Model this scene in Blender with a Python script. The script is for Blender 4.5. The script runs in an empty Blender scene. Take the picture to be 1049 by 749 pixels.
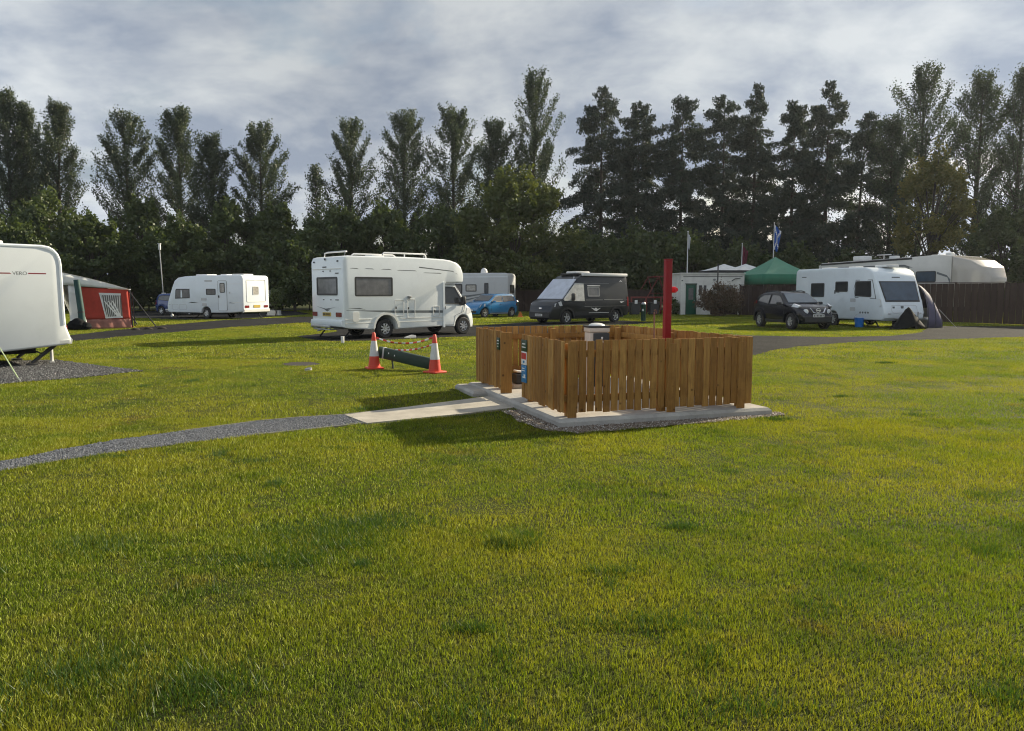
import bpy, bmesh, math, random
import numpy as np
from mathutils import Vector, Matrix

random.seed(7)
C = bpy.context.scene.collection
SC = bpy.context.scene
R = math.radians
PI = math.pi

# ------------------------------------------------------------------ camera maths
EYE, FPX, CX, CY, HOR = 1.6, 778.0, 524.5, 374.5, 299.0
PITCH = math.atan((CY - HOR) / FPX)
CP, SP = math.cos(PITCH), math.sin(PITCH)

def ray(px, py):
    r, u = (px - CX) / FPX, -(py - CY) / FPX
    return Vector((r, CP + u * SP, -SP + u * CP))

def G(px, py, z=0.0):
    "ground point (height z) seen at a photo position"
    d = ray(px, py)
    t = (z - EYE) / d.z
    return Vector((d.x * t, d.y * t, z))

def P(px, py, Y):
    "point at distance Y seen at a photo position"
    d = ray(px, py)
    t = Y / d.y
    return Vector((d.x * t, Y, EYE + d.z * t))

def X_at(px, Y):
    return P(px, HOR, Y).x

SUN_EL, SUN_AZ = R(25), math.atan2(0.8, 0.6)        # azimuth from +Y towards +X

# ------------------------------------------------------------------ materials
def nmat(name):
    m = bpy.data.materials.new(name)
    m.use_nodes = True
    nt = m.node_tree
    nt.nodes.clear()
    out = nt.nodes.new('ShaderNodeOutputMaterial')
    return m, nt, out

def N(nt, typ, **kw):
    n = nt.nodes.new(typ)
    for k, v in kw.items():
        if hasattr(n, k):
            setattr(n, k, v)
        else:
            n.inputs[k.replace('_', ' ')].default_value = v
    return n

def L(nt, a, b):
    nt.links.new(a, b)

def c4(c, k=1.0):
    return (min(1, c[0] * k), min(1, c[1] * k), min(1, c[2] * k), 1)

def mixc(nt, fac, a, b, blend='MIX'):
    n = nt.nodes.new('ShaderNodeMix')
    n.data_type = 'RGBA'
    n.blend_type = blend
    for i, v in ((0, fac), (6, a), (7, b)):
        if isinstance(v, bpy.types.NodeSocket):
            L(nt, v, n.inputs[i])
        else:
            n.inputs[i].default_value = v if i == 0 else (v[0], v[1], v[2], 1)
    return n.outputs[2]

def noise(nt, vec, scale, detail=4, rough=0.55):
    n = nt.nodes.new('ShaderNodeTexNoise')
    n.inputs['Scale'].default_value = scale
    n.inputs['Detail'].default_value = detail
    n.inputs['Roughness'].default_value = rough
    L(nt, vec, n.inputs['Vector'])
    return n.outputs['Fac']

def ramp(nt, fac, lo, hi, a=0.0, b=1.0):
    n = nt.nodes.new('ShaderNodeMapRange')
    n.inputs[1].default_value, n.inputs[2].default_value = lo, hi
    n.inputs[3].default_value, n.inputs[4].default_value = a, b
    L(nt, fac, n.inputs[0])
    return n.outputs[0]

def pmat(name, col, rough=0.5, metal=0.0, var=0.12, scale=2.5, bump=0.0, bscale=60, coat=0.0, spec=0.5, grime=0.0):
    m, nt, out = nmat(name)
    b = nt.nodes.new('ShaderNodeBsdfPrincipled')
    tc = nt.nodes.new('ShaderNodeTexCoord').outputs['Object']
    f = ramp(nt, noise(nt, tc, scale, 6), 0.3, 0.7)
    c = mixc(nt, f, [x * (1 - var) for x in col], [x * (1 + var * 0.6) for x in col])
    if grime:
        g = ramp(nt, noise(nt, tc, 1.3, 8, 0.7), 0.5, 0.75, 0, grime)
        c = mixc(nt, g, c, (0.16, 0.15, 0.11))
    L(nt, c, b.inputs['Base Color'])
    dv = 0.012 if coat else 0.06
    r = ramp(nt, noise(nt, tc, scale * 4, 3), 0.3, 0.7, max(0.02, rough - dv), min(1, rough + dv * 1.3))
    L(nt, r, b.inputs['Roughness'])
    b.inputs['Metallic'].default_value = metal
    b.inputs['Specular IOR Level'].default_value = spec
    if coat:
        b.inputs['Coat Weight'].default_value = coat
        b.inputs['Coat Roughness'].default_value = 0.10
    if bump:
        bp = nt.nodes.new('ShaderNodeBump')
        bp.inputs['Strength'].default_value = bump
        bp.inputs['Distance'].default_value = 0.02
        L(nt, noise(nt, tc, bscale, 4), bp.inputs['Height'])
        L(nt, bp.outputs[0], b.inputs['Normal'])
    L(nt, b.outputs[0], out.inputs[0])
    return m

def leafmat(name, c1, c2, trans=0.35, patch=0.5, pscale=0.5, c3=None):
    "small leaves: each its own tint, clumps of a deeper tint, light passing through"
    m, nt, out = nmat(name)
    geo = nt.nodes.new('ShaderNodeNewGeometry')
    tc = nt.nodes.new('ShaderNodeTexCoord').outputs['Object']
    f = geo.outputs['Random Per Island']
    c = mixc(nt, f, c1, c2)
    if c3:
        g = ramp(nt, noise(nt, tc, pscale, 3), 0.42, 0.62, 0, patch)
        c = mixc(nt, g, c, c3)
    d = nt.nodes.new('ShaderNodeBsdfDiffuse')
    t = nt.nodes.new('ShaderNodeBsdfTranslucent')
    gl = nt.nodes.new('ShaderNodeBsdfGlossy')
    gl.inputs['Roughness'].default_value = 0.5
    L(nt, c, d.inputs[0])
    tcol = mixc(nt, 1.0, c, (1.15, 1.1, 0.55), 'MULTIPLY')
    L(nt, tcol, t.inputs[0])
    mx = nt.nodes.new('ShaderNodeMixShader')
    mx.inputs[0].default_value = trans
    L(nt, d.outputs[0], mx.inputs[1]); L(nt, t.outputs[0], mx.inputs[2])
    mx2 = nt.nodes.new('ShaderNodeMixShader')
    mx2.inputs[0].default_value = 0.04
    L(nt, mx.outputs[0], mx2.inputs[1]); L(nt, gl.outputs[0], mx2.inputs[2])
    L(nt, mx2.outputs[0], out.inputs[0])
    return m

def lawn_colour(nt, tc):
    "mown lawn: fresh and yellowed patches, a few worn brown spots"
    big = ramp(nt, noise(nt, tc, 0.36, 4, 0.6), 0.42, 0.58)
    c = mixc(nt, big, (0.142, 0.202, 0.013), (0.232, 0.254, 0.023))
    med = ramp(nt, noise(nt, tc, 0.95, 5, 0.62), 0.50, 0.64, 0, 0.68)
    c = mixc(nt, med, c, (0.052, 0.112, 0.009))
    sm = ramp(nt, noise(nt, tc, 5.5, 4), 0.52, 0.75, 0, 0.6)
    c = mixc(nt, sm, c, (0.30, 0.27, 0.05))
    br = ramp(nt, noise(nt, tc, 0.9, 6, 0.65), 0.60, 0.70, 0, 0.6)
    c = mixc(nt, br, c, (0.19, 0.12, 0.04))
    return c

def grass_material():
    m, nt, out = nmat('grass_blades')
    geo = nt.nodes.new('ShaderNodeNewGeometry')
    tc = nt.nodes.new('ShaderNodeTexCoord').outputs['Object']
    c = lawn_colour(nt, tc)
    f = geo.outputs['Random Per Island']
    k = ramp(nt, f, 0, 1, 0.62, 1.24)
    hsv = nt.nodes.new('ShaderNodeHueSaturation')
    L(nt, c, hsv.inputs['Color']); L(nt, k, hsv.inputs['Value'])
    c = hsv.outputs[0]
    dry = ramp(nt, f, 0.92, 0.94, 0, 0.6)
    c = mixc(nt, dry, c, (0.25, 0.23, 0.07))
    d = nt.nodes.new('ShaderNodeBsdfDiffuse'); L(nt, c, d.inputs[0])
    t = nt.nodes.new('ShaderNodeBsdfTranslucent')
    L(nt, mixc(nt, 1.0, c, (1.25, 1.2, 0.5), 'MULTIPLY'), t.inputs[0])
    g = nt.nodes.new('ShaderNodeBsdfGlossy'); g.inputs['Roughness'].default_value = 0.75
    g.inputs[0].default_value = (0.95, 1.0, 0.42, 1)
    mx = nt.nodes.new('ShaderNodeMixShader'); mx.inputs[0].default_value = 0.52
    L(nt, d.outputs[0], mx.inputs[1]); L(nt, t.outputs[0], mx.inputs[2])
    m2 = nt.nodes.new('ShaderNodeMixShader')
    fr = nt.nodes.new('ShaderNodeFresnel'); fr.inputs['IOR'].default_value = 1.40
    L(nt, ramp(nt, fr.outputs[0], 0, 1, 0, 0.24), m2.inputs[0])
    L(nt, mx.outputs[0], m2.inputs[1]); L(nt, g.outputs[0], m2.inputs[2])
    L(nt, m2.outputs[0], out.inputs[0])
    return m

def ground_material():
    m, nt, out = nmat('lawn_ground')
    tc = nt.nodes.new('ShaderNodeTexCoord').outputs['Object']
    c = lawn_colour(nt, tc)
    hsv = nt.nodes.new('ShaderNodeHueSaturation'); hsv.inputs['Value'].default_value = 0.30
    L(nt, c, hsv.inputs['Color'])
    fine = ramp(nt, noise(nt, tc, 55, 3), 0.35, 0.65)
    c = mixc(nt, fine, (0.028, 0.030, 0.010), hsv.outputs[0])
    b = nt.nodes.new('ShaderNodeBsdfPrincipled')
    b.inputs['Roughness'].default_value = 0.9
    b.inputs['Specular IOR Level'].default_value = 0.15
    L(nt, c, b.inputs['Base Color'])
    bp = nt.nodes.new('ShaderNodeBump'); bp.inputs['Strength'].default_value = 0.8; bp.inputs['Distance'].default_value = 0.03
    L(nt, noise(nt, tc, 40, 4), bp.inputs['Height']); L(nt, bp.outputs[0], b.inputs['Normal'])
    L(nt, b.outputs[0], out.inputs[0])
    return m

def gravel_material(name, dark, light, scale=60):
    m, nt, out = nmat(name)
    tc = nt.nodes.new('ShaderNodeTexCoord').outputs['Object']
    v = nt.nodes.new('ShaderNodeTexVoronoi'); v.inputs['Scale'].default_value = scale
    L(nt, tc, v.inputs['Vector'])
    sep = nt.nodes.new('ShaderNodeSeparateColor'); L(nt, v.outputs['Color'], sep.inputs[0])
    c = mixc(nt, sep.outputs[0], dark, light)
    big = ramp(nt, noise(nt, tc, 0.7, 6, 0.65), 0.4, 0.65, 0, 0.5)
    c = mixc(nt, big, c, [x * 0.55 for x in dark])
    b = nt.nodes.new('ShaderNodeBsdfPrincipled'); b.inputs['Roughness'].default_value = 0.85
    b.inputs['Specular IOR Level'].default_value = 0.06
    L(nt, c, b.inputs['Base Color'])
    bp = nt.nodes.new('ShaderNodeBump'); bp.inputs['Strength'].default_value = 1.0; bp.inputs['Distance'].default_value = 0.02
    L(nt, v.outputs['Distance'], bp.inputs['Height']); bp.invert = True
    L(nt, bp.outputs[0], b.inputs['Normal'])
    L(nt, b.outputs[0], out.inputs[0])
    return m

def stone_material(name, a, b_, c_):
    m, nt, out = nmat(name)
    f = nt.nodes.new('ShaderNodeNewGeometry').outputs['Random Per Island']
    c = mixc(nt, f, a, b_)
    c = mixc(nt, ramp(nt, f, 0.8, 0.85), c, c_)
    b = nt.nodes.new('ShaderNodeBsdfPrincipled'); b.inputs['Roughness'].default_value = 0.75
    L(nt, c, b.inputs['Base Color']); L(nt, b.outputs[0], out.inputs[0])
    return m

def wood_material(name, a, b_, dark, zs=1.0):
    m, nt, out = nmat(name)
    geo = nt.nodes.new('ShaderNodeNewGeometry')
    rnd = geo.outputs['Random Per Island']
    tc = nt.nodes.new('ShaderNodeTexCoord').outputs['Object']
    off = nt.nodes.new('ShaderNodeVectorMath'); off.operation = 'ADD'
    cmb = nt.nodes.new('ShaderNodeCombineXYZ')
    mul = nt.nodes.new('ShaderNodeMath'); mul.operation = 'MULTIPLY'; mul.inputs[1].default_value = 37
    L(nt, rnd, mul.inputs[0])
    for i in range(3):
        L(nt, mul.outputs[0], cmb.inputs[i])
    L(nt, tc, off.inputs[0]); L(nt, cmb.outputs[0], off.inputs[1])
    mp = nt.nodes.new('ShaderNodeMapping'); mp.inputs['Scale'].default_value = (1, 1, 0.07 * zs)
    L(nt, off.outputs[0], mp.inputs['Vector'])
    grain = ramp(nt, noise(nt, mp.outputs[0], 55, 5, 0.6), 0.35, 0.68)
    c = mixc(nt, rnd, a, b_)
    c = mixc(nt, ramp(nt, grain, 0, 1, 0, 0.55), c, dark)
    kn = nt.nodes.new('ShaderNodeTexVoronoi'); kn.inputs['Scale'].default_value = 5.5
    L(nt, off.outputs[0], kn.inputs['Vector'])
    c = mixc(nt, ramp(nt, kn.outputs['Distance'], 0.06, 0.13, 0.85, 0), c, [x * 0.5 for x in dark])
    st = ramp(nt, noise(nt, off.outputs[0], 3.2, 5, 0.7), 0.5, 0.72, 0, 0.5)
    c = mixc(nt, st, c, [x * 0.7 for x in dark])
    b = nt.nodes.new('ShaderNodeBsdfPrincipled'); b.inputs['Roughness'].default_value = 0.72
    b.inputs['Specular IOR Level'].default_value = 0.25
    L(nt, c, b.inputs['Base Color'])
    bp = nt.nodes.new('ShaderNodeBump'); bp.inputs['Strength'].default_value = 0.35; bp.inputs['Distance'].default_value = 0.006
    L(nt, grain, bp.inputs['Height']); L(nt, bp.outputs[0], b.inputs['Normal'])
    L(nt, b.outputs[0], out.inputs[0])
    return m

def concrete_material(name, col):
    m, nt, out = nmat(name)
    tc = nt.nodes.new('ShaderNodeTexCoord').outputs['Object']
    c = mixc(nt, ramp(nt, noise(nt, tc, 2.2, 8, 0.7), 0.35, 0.68), [x * 0.62 for x in col], col)
    c = mixc(nt, ramp(nt, noise(nt, tc, 70, 3), 0.4, 0.7, 0, 0.35), c, [x * 0.6 for x in col])
    c = mixc(nt, ramp(nt, noise(nt, tc, 0.9, 6, 0.7), 0.56, 0.72, 0, 0.4), c, (0.12, 0.12, 0.085))
    b = nt.nodes.new('ShaderNodeBsdfPrincipled'); b.inputs['Roughness'].default_value = 0.85
    b.inputs['Specular IOR Level'].default_value = 0.25
    L(nt, c, b.inputs['Base Color'])
    bp = nt.nodes.new('ShaderNodeBump'); bp.inputs['Strength'].default_value = 0.4; bp.inputs['Distance'].default_value = 0.01
    L(nt, noise(nt, tc, 45, 6), bp.inputs['Height']); L(nt, bp.outputs[0], b.inputs['Normal'])
    L(nt, b.outputs[0], out.inputs[0])
    return m

M = {}
M['gel'] = pmat('white_gelcoat', (0.76, 0.80, 0.81), 0.32, var=0.05, scale=1.2, coat=0.3, grime=0.10)
M['gel_cool'] = pmat('cool_white_gelcoat', (0.72, 0.78, 0.81), 0.3, var=0.05, scale=1.2, coat=0.3, grime=0.12)
M['gel_warm'] = pmat('cream_gelcoat', (0.76, 0.755, 0.71), 0.34, var=0.06, scale=1.2, coat=0.3, grime=0.12)
M['gel_grey'] = pmat('grey_white_panel', (0.50, 0.51, 0.51), 0.35, var=0.06, scale=1.2, grime=0.12)
M['rv'] = pmat('trailer_white_panel', (0.60, 0.59, 0.55), 0.3, var=0.06, scale=1.0, coat=0.4, grime=0.12)
M['cap'] = pmat('trailer_grey_cap', (0.40, 0.37, 0.32), 0.22, var=0.08, scale=1.0, coat=0.7)
M['glass'] = pmat('tinted_window', (0.030, 0.034, 0.038), 0.06, var=0.2, spec=0.6)
M['blind'] = pmat('window_with_blind', (0.16, 0.155, 0.15), 0.10, var=0.25, scale=5, spec=0.6)
M['skyglass'] = pmat('blue_window', (0.05, 0.075, 0.11), 0.06, var=0.2, spec=0.8)
M['net'] = pmat('pale_window', (0.42, 0.40, 0.36), 0.12, var=0.3, scale=7)
M['rubber'] = pmat('black_rubber', (0.022, 0.022, 0.023), 0.75, var=0.2, scale=6)
M['black'] = pmat('black_plastic', (0.025, 0.026, 0.028), 0.5, var=0.2, scale=5)
M['dark'] = pmat('dark_underbody', (0.018, 0.018, 0.018), 0.9, var=0.3, scale=5)
M['grey'] = pmat('grey_plastic', (0.22, 0.225, 0.225), 0.5, var=0.12)
M['stripe'] = pmat('grey_stripe', (0.13, 0.145, 0.15), 0.4, var=0.15, scale=4)
M['redline'] = pmat('red_stripe', (0.33, 0.05, 0.06), 0.4)
M['alloy'] = pmat('alloy_rim', (0.55, 0.55, 0.55), 0.3, metal=0.7, var=0.1)
M['chrome'] = pmat('chrome_trim', (0.75, 0.75, 0.75), 0.18, metal=1.0, var=0.05)
M['steel'] = pmat('galvanised_steel', (0.42, 0.43, 0.43), 0.45, metal=0.8, var=0.2, scale=8)
M['headlamp'] = pmat('clear_lamp', (0.62, 0.64, 0.66), 0.12, var=0.15, scale=14, coat=0.6)
M['tail'] = pmat('red_lamp', (0.20, 0.022, 0.02), 0.2, var=0.3, scale=14, coat=0.5)
M['yellow'] = pmat('yellow_plate', (0.50, 0.36, 0.06), 0.4)
M['white'] = pmat('white_plate', (0.75, 0.75, 0.73), 0.45, var=0.06)
M['ink'] = pmat('dark_lettering', (0.02, 0.02, 0.022), 0.5)
M['blue'] = pmat('bright_blue_paint', (0.020, 0.185, 0.42), 0.25, var=0.08, coat=0.8)
M['navy'] = pmat('navy_paint', (0.0025, 0.004, 0.010), 0.2, var=0.03, coat=0.25, spec=0.35)
M['deepblue'] = pmat('deep_blue_paint', (0.010, 0.035, 0.16), 0.25, var=0.1, coat=0.8)
M['vangrey'] = pmat('dark_blue_grey_paint', (0.009, 0.012, 0.017), 0.3, var=0.12, coat=0.25, spec=0.4, grime=0.08)
M['cladding'] = pmat('grey_cladding', (0.020, 0.021, 0.023), 0.6, var=0.12)
M['screen'] = pmat('silver_thermal_cover', (0.50, 0.535, 0.61), 0.5, metal=0.0, var=0.16, scale=3, bump=0.5, bscale=9)
M['screen_pale'] = pmat('pale_cover_side', (0.52, 0.52, 0.49), 0.6, var=0.25, scale=6, bump=0.6, bscale=9)
M['redcloth'] = pmat('red_awning_cloth', (0.56, 0.070, 0.045), 0.8, var=0.16, scale=4, bump=0.4, bscale=7)
M['pinkcloth'] = pmat('faded_pink_skirt', (0.44, 0.20, 0.16), 0.85, var=0.25, scale=5, bump=0.3, bscale=20)
M['whitecloth'] = pmat('white_awning_cloth', (0.90, 0.90, 0.87), 0.75, var=0.08, scale=3, bump=0.25, bscale=7)
M['greencloth'] = pmat('green_gazebo_cloth', (0.035, 0.20, 0.115), 0.75, var=0.12, scale=3, bump=0.3, bscale=5)
M['greenroof'] = pmat('pale_green_gazebo_roof', (0.11, 0.30, 0.20), 0.6, var=0.12, scale=2, bump=0.3, bscale=4)
M['tentcloth'] = pmat('purple_grey_tent_cloth', (0.11, 0.10, 0.155), 0.75, var=0.15, scale=3, bump=0.3, bscale=6)
M['blackcloth'] = pmat('black_cover_cloth', (0.008, 0.009, 0.010), 0.8, spec=0.12, var=0.3, scale=5, bump=0.6, bscale=6)
M['darkgreen'] = pmat('dark_green_paint', (0.012, 0.055, 0.035), 0.4, var=0.2, scale=3)
M['boardgreen'] = pmat('dark_green_plastic', (0.012, 0.034, 0.022), 0.5, var=0.25, scale=6)
M['tubegreen'] = pmat('green_sleeve', (0.010, 0.055, 0.05), 0.6, var=0.2, scale=5)
M['doorgreen'] = pmat('green_door_paint', (0.008, 0.085, 0.05), 0.5, var=0.15)
M['postred'] = pmat('red_enamel', (0.25, 0.006, 0.008), 0.45, var=0.2, scale=3, spec=0.3)
M['brightred'] = pmat('bright_red_plastic', (0.75, 0.012, 0.02), 0.4, var=0.08)
M['playred'] = pmat('playground_red', (0.16, 0.018, 0.012), 0.5, var=0.2, scale=4)
M['conered'] = pmat('cone_orange_red', (0.58, 0.045, 0.018), 0.5, var=0.12, scale=6, grime=0.15)
M['conewhite'] = pmat('cone_reflective_white', (0.58, 0.58, 0.56), 0.45, var=0.12, scale=9, grime=0.2)
M['tapered'] = pmat('tape_red', (0.66, 0.05, 0.03), 0.5)
M['bucketblue'] = pmat('blue_plastic', (0.012, 0.16, 0.52), 0.4, var=0.1)
M['signblue'] = pmat('sign_blue', (0.012, 0.16, 0.36), 0.4, var=0.05)
M['signgreen'] = pmat('sign_green', (0.010, 0.045, 0.025), 0.4, var=0.1)
M['signred'] = pmat('sign_red', (0.50, 0.02, 0.03), 0.4, var=0.05)
M['cream'] = pmat('cream_plastic', (0.55, 0.49, 0.42), 0.5, var=0.08)
M['hutwall'] = pmat('painted_render', (0.66, 0.65, 0.60), 0.8, var=0.14, scale=2, bump=0.25, bscale=30, grime=0.2)
M['hutroof'] = pmat('felt_roof', (0.10, 0.10, 0.10), 0.9, var=0.2)
M['flagblue'] = pmat('flag_blue', (0.015, 0.10, 0.42), 0.8, var=0.1)
M['flagwhite'] = pmat('flag_white', (0.72, 0.74, 0.76), 0.8, var=0.06)
M['flagred'] = pmat('flag_dark_red', (0.12, 0.012, 0.03), 0.85, var=0.2)
M['paint_white'] = pmat('white_post_paint', (0.66, 0.66, 0.64), 0.5, var=0.1)
M['stake'] = pmat('rusty_stake', (0.22, 0.10, 0.07), 0.8, var=0.3, scale=12)
M['strap'] = pmat('pale_green_strap', (0.45, 0.55, 0.30), 0.8, var=0.15, scale=12)
M['orange'] = pmat('orange_plastic', (0.62, 0.17, 0.02), 0.6)
M['soil'] = pmat('bare_soil', (0.030, 0.024, 0.018), 0.95, var=0.4, scale=9, bump=0.8, bscale=40)
M['bark'] = pmat('bark', (0.055, 0.045, 0.036), 0.9, var=0.35, scale=6, bump=0.8, bscale=14)
M['pen'] = wood_material('new_fence_timber', (0.27, 0.130, 0.030), (0.48, 0.265, 0.074), (0.14, 0.057, 0.014))
M['fencebrown'] = wood_material('dark_fence_timber', (0.036, 0.021, 0.018), (0.052, 0.032, 0.026), (0.018, 0.011, 0.010))
M['concrete'] = concrete_material('pale_concrete', (0.50, 0.46, 0.39))
M['slab'] = concrete_material('slab_concrete', (0.46, 0.44, 0.40))
M['road'] = gravel_material('road_gravel', (0.014, 0.014, 0.015), (0.048, 0.048, 0.047), 28)
M['path'] = gravel_material('path_gravel', (0.075, 0.082, 0.094), (0.155, 0.165, 0.185), 70)
M['pebbles'] = gravel_material('pea_gravel', (0.10, 0.075, 0.055), (0.28, 0.235, 0.185), 70)
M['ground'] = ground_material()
M['blades'] = grass_material()
M['poplar'] = leafmat('poplar_leaves', (0.038, 0.058, 0.031), (0.070, 0.096, 0.048), 0.36, 0.6, 0.35, (0.028, 0.046, 0.028))
M['needles'] = leafmat('conifer_needles', (0.026, 0.042, 0.031), (0.052, 0.070, 0.048), 0.28, 0.6, 0.4, (0.020, 0.034, 0.028))
M['bushleaf'] = leafmat('dark_broad_leaves', (0.056, 0.090, 0.024), (0.115, 0.148, 0.042), 0.40, 0.8, 0.45, (0.038, 0.064, 0.022))
M['yellowleaf'] = leafmat('yellow_green_leaves', (0.120, 0.118, 0.024), (0.200, 0.175, 0.042), 0.45, 0.6, 0.4, (0.060, 0.072, 0.016))
M['brownleaf'] = leafmat('brown_twiggy_leaves', (0.085, 0.050, 0.035), (0.150, 0.095, 0.062), 0.25, 0.6, 1.2, (0.06, 0.055, 0.03))

def cloth(m, fac=0.35, tint=1.0):
    "thin fabric: part of the light passes through"
    nt = m.node_tree
    b = next(n for n in nt.nodes if n.type == 'BSDF_PRINCIPLED'); out = next(n for n in nt.nodes if n.type == 'OUTPUT_MATERIAL')
    t = nt.nodes.new('ShaderNodeBsdfTranslucent'); mx = nt.nodes.new('ShaderNodeMixShader'); mx.inputs[0].default_value = fac
    L(nt, b.inputs['Base Color'].links[0].from_socket, t.inputs[0])
    L(nt, b.outputs[0], mx.inputs[1]); L(nt, t.outputs[0], mx.inputs[2]); L(nt, mx.outputs[0], out.inputs[0])
for k_ in ('redcloth', 'whitecloth', 'pinkcloth', 'greenroof', 'greencloth', 'flagblue', 'flagwhite', 'flagred'):
    cloth(M[k_], 0.18)

# ------------------------------------------------------------------ mesh builders
def rrect(x0, x1, z0, z1, r=0.04, n=3):
    pts = []
    for cx, cz, a0 in ((x1 - r, z1 - r, 0), (x0 + r, z1 - r, 90), (x0 + r, z0 + r, 180), (x1 - r, z0 + r, 270)):
        for i in range(n + 1):
            a = R(a0 + 90 * i / n)
            pts.append((cx + r * math.cos(a), cz + r * math.sin(a)))
    return pts

def inset(poly, d):
    n = len(poly)
    area = sum(poly[i][0] * poly[(i + 1) % n][1] - poly[(i + 1) % n][0] * poly[i][1] for i in range(n))
    s = 1 if area > 0 else -1
    out = []
    for i in range(n):
        p0, p1, p2 = Vector(poly[i - 1]), Vector(poly[i]), Vector(poly[(i + 1) % n])
        a, b = (p1 - p0).normalized(), (p2 - p1).normalized()
        na, nb = Vector((-a.y, a.x)) * s, Vector((-b.y, b.x)) * s
        k = na + nb
        k = k / max(0.35, k.length_squared / 2)
        out.append(tuple(p1 + k * d))
    return out

def arc(cx, cz, r, a0, a1, n=8):
    return [(cx + r * math.cos(R(a0 + (a1 - a0) * i / n)), cz + r * math.sin(R(a0 + (a1 - a0) * i / n))) for i in range(n + 1)]

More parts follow.
